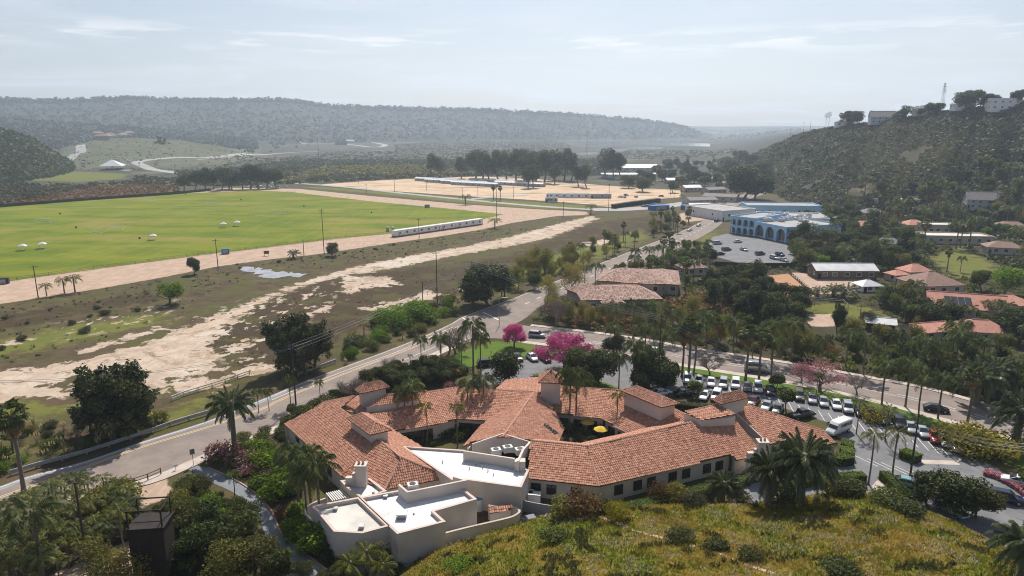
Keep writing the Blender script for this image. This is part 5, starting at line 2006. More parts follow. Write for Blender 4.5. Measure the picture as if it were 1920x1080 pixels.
# houses below the hill
house("stable_barn", "long barn with pale metal roof behind the riding arena", 1587, 524, 22, 9, -0.03, 3.4, 1.8, "gable", WOOD, WROOF, 5, "barn")
house("ranch_house", "brown shingled hip-roof house right of the barn", 1768, 553, 15, 13, 0.15, 3.2, 3.4, "hip", CREAM, BROWNR, 3)
house("salmon_house", "salmon tiled house with solar panels among dark trees", 1815, 600, 20, 12, -0.35, 3.4, 3.2, "gable", CREAM, PINKR, 4)
house("salmon_annex", "low salmon roofed annex below the solar roof house", 1755, 641, 11, 7, 0.25, 2.8, 1.4, "gable", CREAM, PINKR, 2)
house("terracotta_house", "small red tiled house left of the pale patio villa", 1625, 437, 14, 10, -0.1, 3.2, 2.6, "hip", STUCP, PINKR, 3)
house("villa", "long flat-roofed cream villa with patio columns", 1790, 458, 34, 12, -0.12, 3.6, 0.5, "flat", CREAM, ROOFG, 8)
house("villa_upper", "cream raised hall behind the long flat villa", 1765, 442, 16, 10, -0.12, 5.2, 0.5, "flat", CREAM, ROOFG, 4)
house("low_house", "low grey flat-roofed house under the chaparral slope", 1685, 385, 26, 10, -0.05, 3.2, 0.4, "flat", CREAM, ROOFG, 5)
house("dormer_house", "grey two-storey gabled house with steep shingle roof at the slope foot", 1845, 392, 18, 11, -0.35, 5.5, 4.2, "gable", M("grey_render", (0.42, 0.42, 0.43)), GREYR, 4, winb=2)
house("white_hut", "small white domed shelter in the stable yard", 1635, 548, 7, 6, 0.1, 2.2, 1.6, "hip", WHITE, WROOF, 2, "shed")
house("orange_hut", "small tan roofed hut beside the white shelter", 1690, 528, 6, 5, 0.3, 2.6, 1.3, "hip", CREAM, PINKR, 1, "shed")
house("corner_shed", "low dark shed with white roof in the bright lawn trees", 1650, 622, 7, 5, -0.4, 2.4, 1.0, "gable", DARK, WROOF, 1, "shed")
house("white_gazebo", "white hip-roofed gazebo behind the blue plaza trees", 1553, 447, 9, 8, 0.2, 2.6, 2.0, "hip", WHITE, WROOF, 2, "gazebo")
for px, py, w, d, rz, rf, lb in ((1545, 478, 11, 8, 0.3, PINKR, "small salmon-roofed cottage behind the plaza lot trees"), (1668, 470, 12, 8, -0.2, GREYR, "grey-roofed cottage in the wood above the metal barn"), (1725, 525, 9, 7, 0.2, PINKR, "small salmon shed house beside the green slope"), (1885, 478, 14, 9, -0.3, BROWNR, "brown-roofed house above the bright slope trees"),
                                 (1600, 462, 9, 7, 0.1, WROOF, "white-roofed pool house near the white gazebo"), (1845, 645, 12, 8, -0.2, PINKR, "salmon-roofed house below the solar roof"), (1905, 592, 13, 9, 0.2, PINKR, "salmon-roofed house right of the solar roof"), (1565, 420, 14, 9, -0.1, ROOFG, "flat cream house between plaza and slope"),
                                 (1640, 408, 13, 8, 0.2, GREYR, "grey-roofed house under the tall fan palms"), (1900, 436, 15, 9, -0.2, BROWNR, "brown-roofed house right of the long villa"), (1720, 432, 11, 8, 0.1, PINKR, "salmon-roofed guest house behind the long villa"), (1480, 395, 12, 8, -0.3, GREYR, "grey-roofed house at the slope foot behind the plaza")):
    house("hillside_house", lb, px, py, w, d, rz, 3.2, 0.4 if rf is ROOFG else 2.2, "flat" if rf is ROOFG else "hip", CREAM, rf, 3)
# on the ridge
house("modern_house", "white modernist house with dark glass on the ridge end", 1885, 207, 20, 12, -0.2, 8.0, 0.8, "flat", WHITE, ROOFW, 4, winb=2, door=False)
house("ridge_house", "pale blue steep gabled house on the ridge", 1655, 231, 20, 12, -0.3, 5.5, 5.0, "gable", M("pale_blue_render", (0.42, 0.46, 0.52)), GREYR, 4, winb=2, door=False)
house("ridge_cottage", "low white cottage on the ridge behind fan palms", 1585, 237, 16, 9, -0.2, 4, 2.2, "hip", WHITE, GREYR, 3, door=False)
house("ridge_villa", "cream villa among trees on the ridge", 1740, 215, 18, 9, -0.1, 5, 2.2, "hip", CREAM, GREYR, 3, door=False)
house("ridge_bungalow", "white bungalow right of the cream ridge villa", 1810, 203, 15, 9, -0.1, 4, 1.6, "hip", WHITE, WROOF, 3, door=False)
# along the road beyond the lot, and across the valley
for i, (px, py, w, d, rz, rf) in enumerate(((1320, 385, 22, 12, 0.3, GREYR), (1348, 378, 24, 12, -0.5, GREYR), (1315, 398, 14, 9, 0.1, WROOF), (1345, 364, 18, 10, 0.4, GREYR), (1300, 360, 15, 10, 0.2, WROOF), (1375, 352, 20, 10, -0.4, GREYR), (1270, 345, 20, 10, 0.1, WROOF), (1325, 342, 18, 10, -0.2, GREYR))):
    house("roadside_building", "low grey-roofed building beside the far road" if rf is GREYR else "low white-roofed building beside the far road", px, py, w, d, rz, 3.8, 1.8, "gable", CREAM, rf, 4, "building", "buildings along the far road " + ("grey" if rf is GREYR else "white"))
house("white_barn", "large white-roofed barn beyond the sand lot trees", 1195, 322, 52, 22, 0.05, 5, 3.5, "gable", WHITE, WROOF, 6, "barn")
house("white_hall", "long low white hall in front of the white barn", 1180, 333, 60, 14, 0.02, 3.5, 1.2, "gable", WHITE, WROOF, 6, "barn")
house("lagoon_church", "dark steep gabled building by the curving lagoon road", 635, 272, 26, 22, -0.5, 8, 14, "gable", M("dark_grey_render", (0.13, 0.13, 0.14)), GREYR, 3, "building")
house("lagoon_lodge", "long low building beside the dark gabled one", 655, 268, 30, 14, -0.2, 6, 4, "gable", CREAM, WROOF, 4, "building")
for i, (px, py) in enumerate(((190, 262), (205, 257), (185, 254), (245, 253), (235, 257))):
    house("valley_house", "small pale house beyond the pale green mound", px, py, 26, 16, 0.3 * i, 6, 4, "hip", CREAM, BROWNR, 3, "house", "houses beyond the mound")
for i in range(7):
    house("stable_row", "long low stable row with pale roof in the sand lot", 815 + 26 * i - 6 * (i % 2), 341 + 1.9 * (i % 4) + 0.6 * i, 52, 7, -0.55, 2.8, 1.0, "gable", M("stall_grey", (0.42, 0.42, 0.42)) if i == 0 else bpy.data.materials["stall_grey"], WROOF, 7, "stable", "stable rows in the sand lot", door=False)
house("site_office", "white site office at the edge of the sand lot", 1065, 371, 34, 5, -0.1, 3, 0.4, "flat", WHITE, ROOFW, 6, "building")
house("cargo_container", "grey container standing on the sand lot", 1127, 372, 16, 4, 0.0, 3.2, 0.15, "flat", M("container_grey", (0.34, 0.36, 0.37)), WROOF, 1, "container")
house("ticket_booth", "small white booth by the sand lot road", 1034, 379, 9, 4, 0.0, 3, 0.4, "flat", WHITE, ROOFW, 3, "booth")
# white modular trailers beside the field
ta, tb = Vector(G(742, 445)), Vector(G(906, 421))
td = (tb - ta).normalized()
rz_t = math.atan2(td.y, td.x)
Lt = (tb - ta).length
for i, (u0, u1, lb) in enumerate(((0.0, 0.47, "longest white trailer at the near end of the field row"), (0.475, 0.66, "short white trailer in the middle of the field row"), (0.665, 1.0, "white trailer at the far end of the field row"))):
    p = ta.lerp(tb, (u0 + u1) / 2)
    t_ = thing("office_trailer", lb, "trailer", (p.x, p.y, 0), rz_t, "office trailers by the field")
    L = Lt * (u1 - u0) - 0.3
    mb = MB()
    mb.box((0, 1.8, 1.85), (L, 3.5, 2.6))
    part("body", mb, WHITE, t_, False)
    mb = MB()
    mb.box((0, 1.8, 0.28), (L - 0.2, 3.3, 0.55))
    part("skirt", mb, M("trailer_skirt", (0.16, 0.16, 0.17)) if i == 0 else bpy.data.materials["trailer_skirt"], t_, False)
    mb = MB()
    mb.box((0, 1.8, 3.24), (L + 0.25, 3.8, 0.16))
    part("roof", mb, WROOF, t_, False)
    nw = int(L / 4.2)
    for k in range(nw):
        window_l(t_, (-L / 2 + L * (k + 0.5) / nw, 0.045), 2.0, 1.5, 1.1)
    mb = MB()
    mb.box((-L / 2 + 2.2, 0.03, 1.6), (1.0, 0.1, 2.0))
    part("door", mb, TRIM, t_, False)

# ------------------------------------------------------------------ blue shopping plaza with arches
BLUE = M("pale_blue_stucco", (0.40, 0.60, 0.78), (0.36, 0.55, 0.72), 0.3)
ROOFP = M("grey_gravel_roof", (0.36, 0.35, 0.34), (0.28, 0.27, 0.26), 0.2)


def arcade(name, label, a, b, depth, h, n, zs=1, group=None):
    """block whose front a->b carries n round arches per storey, flat roof with parapet and rooftop units"""
    a, b = Vector(a), Vector(b)
    d = (b - a).normalized()
    L = (b - a).length
    rz = math.atan2(d.y, d.x)
    t_ = thing(name, label, "building", (a.x, a.y, 0), rz, group)
    mb = MB()
    mb.prism([(0, 1.4), (L, 1.4), (L, depth), (0, depth)], 0, h)
    part("wall", mb, BLUE, t_, False)
    mb = MB()
    mb.wall([(0.15, 0.2), (L - 0.15, 0.2), (L - 0.15, depth - 0.2), (0.15, depth - 0.2)], 0.3, h, h + 0.8, closed=True)
    part("parapet", mb, BLUE, t_, False)
    mb = MB()
    mb.quad((0.3, 0.3, h + 0.1), (L - 0.3, 0.3, h + 0.1), (L - 0.3, depth - 0.3, h + 0.1), (0.3, depth - 0.3, h + 0.1))
    part("roof", mb, ROOFP, t_, False)
    for lv in range(zs):
        z0, z1 = h * lv / zs, h * (lv + 1) / zs
        for i in range(n):
            x0, x1 = L * i / n, L * (i + 1) / n
            r = (x1 - x0) * 0.38
            xc, zc = (x0 + x1) / 2, max(z1 - r - 0.7, z0 + 0.2)
            mb = MB()
            k = 12
            arc = [(xc + r * math.cos(math.pi - math.pi * j / k), zc + r * math.sin(math.pi * j / k)) for j in range(k + 1)]
            top = [(x0 + (x1 - x0) * j / k, z1) for j in range(k + 1)]
            for yy in (0.0, 0.5):
                vs = [(p[0], yy, p[1]) for p in arc] + [(p[0], yy, p[1]) for p in top]
                mb.add(vs, [(j, j + 1, k + 2 + j, k + 1 + j) for j in range(k)])
                mb.add([(x0, yy, z0), (xc - r, yy, z0), (xc - r, yy, zc), (x0, yy, z1)], [(0, 1, 2, 3)])
                mb.add([(xc + r, yy, z0), (x1, yy, z0), (x1, yy, z1), (xc + r, yy, zc)], [(0, 1, 2, 3)])
            inn = [(xc - r, z0)] + arc + [(xc + r, z0)]
            mb.add([(p[0], 0.0, p[1]) for p in inn] + [(p[0], 0.5, p[1]) for p in inn], [(j, j + 1, len(inn) + j + 1, len(inn) + j) for j in range(len(inn) - 1)])
            part("arch", mb, BLUE, t_, False)
            mb = MB()
            mb.box((xc, 1.36, (z0 + z1) / 2 - 0.2), (r * 1.9, 0.06, (z1 - z0) * 0.75))
            part("shop_window", mb, GLASS, t_, False)
        if lv:
            mb = MB()
            mb.box((L / 2, 0.72, z0), (L - 0.02, 1.3, 0.25))
            part("gallery_floor", mb, BLUE, t_, False)
    return t_


pa, pb, pc = G(1368, 437), G(1413, 443), G(1473, 456)
arcade("plaza_block", "two-storey pale blue plaza block with double row of arches", pa, pb, 30, 8.5, 4, 2, "blue plaza blocks")
arcade("plaza_block", "single-storey pale blue plaza block with three round arches", pb, pc, 34, 7.0, 3, 1, "blue plaza blocks")
house("plaza_hall", "white flat-roofed plaza hall behind the blue arches", 1490, 432, 34, 26, -0.2, 6.2, 0.7, "flat", WHITE, ROOFP, 5, "building")
house("plaza_annex", "blue and white plaza annex nearest the slope", 1470, 407, 44, 20, -0.1, 6.5, 0.7, "flat", BLUE, ROOFP, 5, "building")
house("plaza_wing", "long flat plaza wing beside the far road", 1385, 412, 26, 34, 0.45, 5.5, 0.6, "flat", WHITE, ROOFP, 3, "building")
rr = random.Random(77)
for i in range(26):
    cx, cy = 1432 + rr.random() * 85, 404 + rr.random() * 14
    p_ = at3(cx, cy, 6.6)
    ac_unit(p_.x, p_.y, 7.12 if cx < 1470 else 6.55, "grey air conditioner on the plaza roofs", "plaza roof air conditioners", 1.9, rr.random() * 3)
sheet("plaza_parking", poly((1335, 445), (1362, 438), (1413, 445), (1475, 458), (1490, 480), (1480, 497), (1400, 497), (1330, 478), (1325, 460)), 0.012, LOT)
# ------------------------------------------------------------------ vehicles
TYRE = M("tyre_rubber", (0.02, 0.02, 0.02))
RIM = M("alloy_rim", (0.42, 0.42, 0.43), None, 1, 0.35, 0.8)
LAMPG = M("headlight_glass", (0.75, 0.77, 0.8), None, 1, 0.1, spec=0.8)
TAIL = M("tail_light_red", (0.35, 0.01, 0.01), None, 1, 0.2)
CGLASS = NT("car_glass").fin((0.018, 0.022, 0.026), 0.05, 0, 1.0)
PAINTS = {k: NT("car_paint_" + k).fin(c_, 0.22, mt, 0.6) for k, c_, mt in (("white", (0.72, 0.72, 0.71), 0), ("silver", (0.42, 0.44, 0.46), 0.35), ("grey", (0.13, 0.135, 0.14), 0.3), ("black", (0.012, 0.012, 0.014), 0),
                                                                       ("red", (0.30, 0.015, 0.015), 0), ("blue", (0.05, 0.09, 0.20), 0.2), ("teal", (0.20, 0.36, 0.36), 0.2), ("maroon", (0.10, 0.012, 0.018), 0), ("navy", (0.012, 0.018, 0.05), 0))}


def loft(sections, m=0):
    mb = MB()
    n = 10
    vs = []
    for x, zl, zb, w in sections:
        hh = zb - zl
        for yy, zz in ((-w * .82, zl), (-w, zl + hh * .25), (-w, zl + hh * .68), (-w * .93, zb - 0.04), (-w * .7, zb), (w * .7, zb), (w * .93, zb - 0.04), (w, zl + hh * .68), (w, zl + hh * .25), (w * .82, zl)):
            vs.append((x, yy, zz))
    fs = []
    for i in range(len(sections) - 1):
        for k in range(n):
            a, b = i * n + k, i * n + (k + 1) % n
            fs.append((a, b, b + n, a + n))
    fs += [tuple(range(n))[::-1], tuple(range((len(sections) - 1) * n, len(sections) * n))]
    return mb.add(vs, fs, m)


def make_car(name, secs, cab, wheels, r=0.33, lamps=(2.2, 0.66, -2.22, 0.82), w=0.9, bed=None):
    t_ = thing(name, "car", "car")
    part("body", loft(secs), PAINTS["white"], t_, False, True)
    x0, x1, x2, x3, zb, zr, wb, wr = cab                      # rear foot, rear roof, front roof, front foot
    base = [(x0, -wb, zb), (x3, -wb, zb), (x3, wb, zb), (x0, wb, zb)]
    top = [(x1, -wr, zr), (x2, -wr, zr), (x2, wr, zr), (x1, wr, zr)]
    for nm, (i, j) in (("side_window", (0, 1)), ("windscreen", (1, 2)), ("side_window", (2, 3)), ("rear_window", (3, 0))):
        mb = MB()
        mb.quad(base[i], base[j], top[j], top[i])
        part(nm, mb, CGLASS, t_, False)
    mb = MB()
    e = 0.05
    mb.add([(x1 - e, -wr - e, zr - 0.03), (x2 + e, -wr - e, zr - 0.03), (x2 + e, wr + e, zr - 0.03), (x1 - e, wr + e, zr - 0.03), (x1 + .1, -wr * .85, zr + .05), (x2 - .1, -wr * .85, zr + .05), (x2 - .1, wr * .85, zr + .05), (x1 + .1, wr * .85, zr + .05)],
           [(0, 1, 5, 4), (1, 2, 6, 5), (2, 3, 7, 6), (3, 0, 4, 7), (4, 5, 6, 7), (3, 2, 1, 0)])
    for i in range(4):
        mb.tube([base[i], top[i]], 0.05, 4)
    xm = (x1 + x2) / 2
    for s in (-1, 1):
        mb.tube([(xm, s * wb * 1.005, zb), (xm, s * wr * 1.01, zr)], 0.05, 4)
    part("roof", mb, PAINTS["white"], t_, False)
    for wx in wheels:
        for s in (-1, 1):
            mb = MB()
            mb.tube([(wx, s * (w - 0.24), r), (wx, s * (w + 0.0), r)], r, 14)
            mb.face([(wx + r * math.cos(a * 0.4488), s * (w - 0.24), r + r * math.sin(a * 0.4488)) for a in range(14)])
            ty = part("wheel", mb, TYRE, t_, False)
            mb = MB()
            mb.tube([(wx, s * (w - 0.02), r), (wx, s * (w + 0.02), r)], r * 0.62, 10)
            part("rim", mb, RIM, ty, False)
    for s in (-1, 1):
        mb = MB()
        mb.box((lamps[0], s * w * 0.66, lamps[1]), (0.12, 0.36, 0.14))
        part("headlight", mb, LAMPG, t_, False)
        mb = MB()
        mb.box((lamps[2], s * w * 0.74, lamps[3]), (0.1, 0.3, 0.16))
        part("tail_light", mb, TAIL, t_, False)
    if bed:
        mb = MB()
        mb.box(bed[0], bed[1])
        part("truck_bed", mb, BLACKP, t_, False)
    freeze(t_)
    return t_


CARP = {
    "sedan": make_car("parked_car", [(-2.32, .45, .78, .74), (-2.22, .30, .96, .84), (-1.4, .22, 1.0, .89), (0, .2, .98, .9), (1.1, .22, .95, .89), (1.9, .27, .82, .85), (2.22, .36, .68, .76), (2.32, .45, .58, .66)],
                      (-1.95, -1.05, 0.3, 1.15, 0.95, 1.43, .80, .62), (-1.4, 1.42)),
    "suv": make_car("parked_suv", [(-2.35, .5, .95, .82), (-2.28, .35, 1.08, .9), (-1.4, .28, 1.1, .94), (0, .26, 1.08, .95), (1.2, .28, 1.05, .94), (2.05, .32, .98, .9), (2.3, .42, .85, .84), (2.38, .5, .7, .75)],
                    (-2.2, -1.85, 0.45, 1.2, 1.05, 1.72, .85, .70), (-1.45, 1.5), 0.37, (2.28, .82, -2.32, 1.0), .95),
    "pickup": make_car("parked_pickup", [(-2.75, .5, .98, .86), (-2.7, .4, 1.05, .92), (-1.4, .32, 1.06, .95), (0, .3, 1.06, .95), (1.3, .32, 1.08, .95), (2.4, .36, 1.02, .92), (2.7, .45, .88, .86), (2.78, .5, .72, .8)],
                       (-0.75, -0.5, 0.75, 1.35, 1.04, 1.76, .85, .70), (-1.75, 1.75), 0.39, (2.68, .85, -2.72, .9), .96, ((-1.75, 0, 1.03), (1.8, 1.55, 0.1))),
    "van": make_car("parked_van", [(-2.95, .45, 2.35, .86), (-2.9, .35, 2.5, .92), (-1.4, .3, 2.55, .97), (0.6, .3, 2.55, .97), (1.4, .3, 2.42, .95), (1.75, .3, 1.45, .94), (2.6, .34, 1.15, .9), (2.85, .42, .9, .84), (2.95, .5, .7, .75)],
                    (1.0, 1.1, 1.28, 1.98, 1.42, 2.36, .90, .80), (-1.8, 1.9), 0.36, (2.82, .85, -2.92, 1.0), .97),
}
# the van's long side glass
for s in (-1, 1):
    mb = MB()
    mb.box((-0.9, s * 0.975, 1.85), (3.4, 0.02, 0.62))
    part("side_window", mb, CGLASS, CARP["van"], False)
KIDS.clear()
for v in CARP.values():
    freeze(v)
USED = set()


def car(kind, color, x, y, rz, label, group=None, z=None, cat=None, scale=1.0, name=None):
    root = CARP[kind]
    if kind in USED:
        r = dup(root, (0, 0, 0), 0, label)
    else:
        r = root
        USED.add(kind)
    r.location = (x, y, (hz(x, y) if z is None else z) + 0.02)
    r.rotation_euler = (0, 0, rz)
    r.scale = (scale,) * 3
    r["label"] = label
    r["category"] = cat or {"sedan": "car", "suv": "car", "pickup": "pickup truck", "van": "van"}[kind]
    if name:
        r.name = name
    for k in list(r.keys()):
        if k == "group":
            del r[k]
    if group:
        r["group"] = group
    RECOL.append((r, color))
    return r


RECOL = []
heads = math.atan2(-1.0, -0.32)
row = [(1289, 712, "suv", "white"), (1310, 714, "sedan", "white"), (1333, 718, "sedan", "white"), (1356, 721, "suv", "silver"), (1379, 722, "suv", "white"), (1401, 727, "sedan", "grey"), (1421, 729, "suv", "white"), (1444, 734, "sedan", "black"),
       (1473, 738, "sedan", "black"), (1498, 744, "suv", "grey"), (1522, 749, "sedan", "silver"), (1543, 755, "sedan", "silver"), (1567, 760, "sedan", "white"), (1589, 767, "suv", "silver"), (1611, 773, "sedan", "black"), (1632, 781, "suv", "black"),
       (1659, 789, "suv", "black"), (1685, 796, "suv", "black"), (1707, 804, "sedan", "silver"), (1729, 812, "sedan", "silver"), (1751, 821, "pickup", "red"), (1770, 829, "sedan", "white"), (1789, 838, "pickup", "silver"), (1811, 847, "sedan", "black")]
own = {0: "white SUV at the far end of the long row beside the lawn strip", 3: "silver SUV parked between white cars in the long row", 6: "large white SUV beside the black sedans in the long row", 20: "red pickup truck parked in the long row", 22: "silver pickup truck parked near the red one", 5: "dark grey sedan between two white SUVs in the long row"}
for i, (px, py, kd, cl_) in enumerate(row):
    x, y = G(px, py + 3)
    lb = own.get(i, f"{cl_} {'SUV' if kd == 'suv' else kd} parked in the long row beside the lawn strip")
    car(kd, cl_, x, y, heads + random.uniform(-.04, .04), lb, f"{cl_} {kd} cars in the long row" if i not in own else "cars in the long row", 0.0)
for px, py, kd, cl_, rz, lb in ((1240, 741, "sedan", "white", 0.4, "white sedan behind the hedge near the clerestory roof"), (1283, 742, "sedan", "black", 0.3, "black car behind the small tree in the near row"), (1320, 746, "sedan", "white", -2.0, "white sedan just behind the small cupola hedge"),
                                (1343, 747, "suv", "white", -2.0, "white SUV partly hidden by the cupola"), (1412, 757, "sedan", "maroon", -2.1, "dark maroon car next to the cupola"), (1437, 766, "sedan", "silver", -2.1, "silver sedan backed against the tiled right wing"),
                                (1458, 772, "sedan", "grey", -2.1, "grey sedan backed against the tiled right wing"), (1503, 783, "pickup", "black", 0.35, "black pickup truck beside the tiled right wing"), (1571, 812, "van", "white", -2.55, "white passenger van with blue-tinted windows in the lot"),
                                (913, 686, "suv", "black", 0.2, "black SUV beside the corner lawn"), (970, 674, "sedan", "grey", -1.2, "grey sedan below the lawn next to a white car"), (998, 674, "sedan", "white", -1.2, "white sedan below the corner lawn"),
                                (1022, 676, "sedan", "maroon", -1.2, "maroon sedan beneath the pink blossom tree"), (1060, 676, "suv", "grey", -1.2, "grey SUV behind the pink blossom tree"), (940, 676, "sedan", "black", -1.2, "black sedan beside the round dark tree"),
                                (1007, 632, "suv", "silver", -0.3, "silver SUV driving on the side road near the corner"), (1420, 697, "van", "silver", -0.28, "grey delivery van driving on the side road"), (1755, 771, "sedan", "black", -0.42, "black sedan driving on the side road"),
                                (1885, 940, "suv", "navy", -0.5, "dark blue SUV near the pink flower bed"), (1908, 908, "sedan", "white", 2.5, "white sedan by the pink flower bed"), (1702, 912, "sedan", "teal", -0.5, "pale teal car hidden by the curved hedge"),
                                (1783, 962, "sedan", "teal", -1.2, "pale green car under the broad dark tree"), (1000, 985, "sedan", "grey", 0.4, "grey sedan parked at the knoll foot by the yard wall"), (1310, 424, "sedan", "white", 0.9, "white car on the far road by the plaza"),
                                (1338, 410, "sedan", "grey", 0.9, "grey car on the far road by the plaza"), (1344, 416, "suv", "black", 0.9, "black car on the far road by the plaza"), (1293, 433, "sedan", "white", 0.9, "white car on the far road below the verge"),
                                (1320, 533, "suv", "black", 0.0, "black car beside the tiled gatehouse"), (1815, 585, "sedan", "white", 0.2, "white car beside the salmon house"), (1230, 662, "sedan", "white", -0.25, "white car on the side road behind the tall pole")):
    x, y = G(px, py)
    car(kd, cl_, x, y, rz, lb, None, 0.0)
rr = random.Random(4)
for px, py in ((1345, 458), (1362, 470), (1383, 455), (1425, 478), (1452, 486), (1470, 490), (1395, 470), (1350, 478), (1462, 480)):
    x, y = G(px, py)
    cl_ = rr.choice(("white", "silver", "black", "grey"))
    car(rr.choice(("sedan", "suv")), cl_, x, y, rr.choice((0.3, -1.2)), f"{cl_} car in the lot before the blue plaza", f"{cl_} cars at the blue plaza", 0.0)
for i in range(22):
    px, py = rr.choice((((1200, 1300), (381, 395)), ((455, 560), (351, 354)), ((1060, 1240), (366, 371)), ((1420, 1450), (357, 362))))
    x, y = G(rr.uniform(*px), rr.uniform(*py))
    cl_ = rr.choice(("white", "silver", "black", "grey", "white"))
    where = "in the market lot by the far road" if px[0] in (1200, 1420) else ("at the far corner of the green field" if px[0] == 455 else "at the edge of the sand lot")
    car(rr.choice(("sedan", "suv", "pickup")), cl_, x, y, rr.uniform(0, 6.28), f"{cl_} vehicle parked {where}", f"{cl_} vehicles {where}", 0.0, cat="vehicle")
for i in range(16):
    x, y, z = GT(150 + rr.random() * 120, 300 + rr.random() * 12)
    cl_ = rr.choice(("white", "silver", "grey"))
    car(rr.choice(("sedan", "suv", "van")), cl_, x, y, rr.uniform(0, 6.28), f"{cl_} vehicle parked in the far gravel yard", f"{cl_} vehicles in the gravel yard", z + 0.1, cat="vehicle")
for i in range(46):
    u = i / 45
    px = 375 + 430 * u
    x, y, z = GT(px, np.interp(px, (370, 560, 800), (225, 239, 250)))
    car("van" if i % 3 else "suv", "white", x, y, rr.uniform(-.2, .2), "white vehicle in the distant traffic line below the mesa", "distant traffic below the mesa", z, cat="vehicle")
byp = {}
for o in COL.objects:
    if o.parent is not None:
        byp.setdefault(o.parent.name, []).append(o)
for r, cl_ in RECOL:
    for ch in byp.get(r.name, ()):
        if ch.name.split(".")[0] in ("body", "roof"):
            ch.material_slots[0].link = 'OBJECT'
            ch.material_slots[0].material = PAINTS[cl_]

# ------------------------------------------------------------------ poles, wires, lamps
POLEM = M("creosote_pole", (0.075, 0.055, 0.042), (0.05, 0.038, 0.03), 1.5)
TOPS = {}


def pole(key, px, pyb, pyt, label, arms=2, group=None, r=0.15):
    x, y, z = GT(px, pyb)
    sl_ = y * CP - (z - HC) * SP
    h = (pyb - pyt) * sl_ / F / max(math.cos(math.atan2(HC - z, y)), 0.5)
    t_ = thing("utility_pole", label, "utility pole", (x, y, z), 0.5, group)
    mb = MB()
    mb.tube([(0, 0, -0.3), (0, 0, h)], [r * 1.2, r * 0.75], 8)
    part("pole", mb, POLEM, t_, False)
    for k in range(arms):
        mb = MB()
        mb.box((0, r * 0.9, h - 0.5 - 1.1 * k), (2.4, 0.1, 0.13))
        arm = part("crossarm", mb, POLEM, t_, False)
        for s in (-1.05, -0.5, 0.5, 1.05):
            mb = MB()
            mb.tube([(s, r * 0.9, h - 0.43 - 1.1 * k), (s, r * 0.9, h - 0.2 - 1.1 * k)], [0.05, 0.035], 6)
            part("insulator", mb, TRIM, arm, False)
    TOPS[key] = Vector((x, y, z + h - 0.3))
    return t_


pole("a", 820, 570, 474, "tall bare utility pole standing alone in the brown marsh", 1)
pole("b", 886, 582, 492, "utility pole in front of the dark round tree by the junction", 2)
pole("c", 793, 572, 528, "short dark pole beside the tall marsh pole", 0)
pole("d", 608, 478, 394, "tall pole with two crossarms beside the dirt track", 2)
pole("e", 409, 503, 449, "pole next to the blue box on the dirt track", 1)
pole("f", 72, 560, 499, "pole beside the three small palms on the track", 1)
pole("g", 931, 417, 348, "tall pole behind the trailers by twin palms", 1)
pole("h", 786, 447, 410, "pole directly in front of the white trailers", 1)
pole("i", 570, 479, 449, "short pole on the dirt track next to a palm bush", 0)
pole("j", 166, 1068, 925, "leaning brown pole among the orchard palms", 0)
pole("k", 1233, 736, 596, "tall dark pole beside the side road with dark hedge tree", 1)
pole("l", 1706, 896, 785, "wooden pole with wires beside the hedged parking bay", 2)
pole("m", 1940, 985, 845, "pole at the lot edge behind the yellow shrubs", 2)
pole("n", 1056, 407, 378, "pole at the end of the dirt track", 1)
pole("o", 1141, 396, 345, "pole by the dark shrub row near the market lot", 1)
pole("p", 555, 760, 650, "thin pole beside the dark roadside tree clump", 1)
pole("q", 1100, 292, 248, "very tall thin mast in the lagoon marsh", 0, r=0.4)
pole("r", 598, 300, 257, "tall pole in the dark marsh scrub", 1, r=0.3)
for i, (px, pb, pt) in enumerate(((687, 362, 345), (740, 360, 338), (867, 371, 352), (896, 366, 347), (963, 372, 350), (1257, 366, 350), (1505, 262, 230), (1518, 256, 229), (1481, 268, 240), (672, 346, 338), (800, 357, 341))):
    pole("z%d" % i, px, pb, pt, "thin pole standing in the sand lot" if px < 1300 else "thin pole on the left shoulder of the big hill", 1, "poles in the sand lot" if px < 1300 else "poles on the hill shoulder")
# lattice mast on the ridge
x, y, z = GT(1765, 205)
t_ = thing("lattice_mast", "steel lattice mast rising above the ridge trees", "mast", (x, y, z))
mb = MB()
hm = 23
for s in ((-1, -1), (1, -1), (1, 1), (-1, 1)):
    mb.tube([(s[0] * 1.3, s[1] * 1.3, -1), (s[0] * 0.3, s[1] * 0.3, hm)], 0.12, 4)
part("legs_frame", mb, TRIM, t_, False)
for k in range(4):
    mb = MB()
    mb.box((0, 0, hm * (0.7 + 0.09 * k)), (4.5 - k * 0.6, 0.25, 0.25))
    part("crossarm", mb, TRIM, t_, False)
WIREM = M("steel_cable", (0.25, 0.25, 0.26), None, 1, 0.4, 0.5)


def wire(a, b, off, sag, label, group, r=0.028):
    d = (b - a)
    d.z = 0
    s = Vector((-d.y, d.x, 0)).normalized() * off
    pts = []
    for i in range(13):
        u = i / 12
        p = a.lerp(b, u) + s
        p.z -= sag * 4 * u * (1 - u)
        pts.append(p)
    mb = MB()
    mb.tube(pts, r, 4, cap=False)
    o = link("power_line", tomesh("power_line", mb, WIREM))
    tag(o, label, "cable", group)


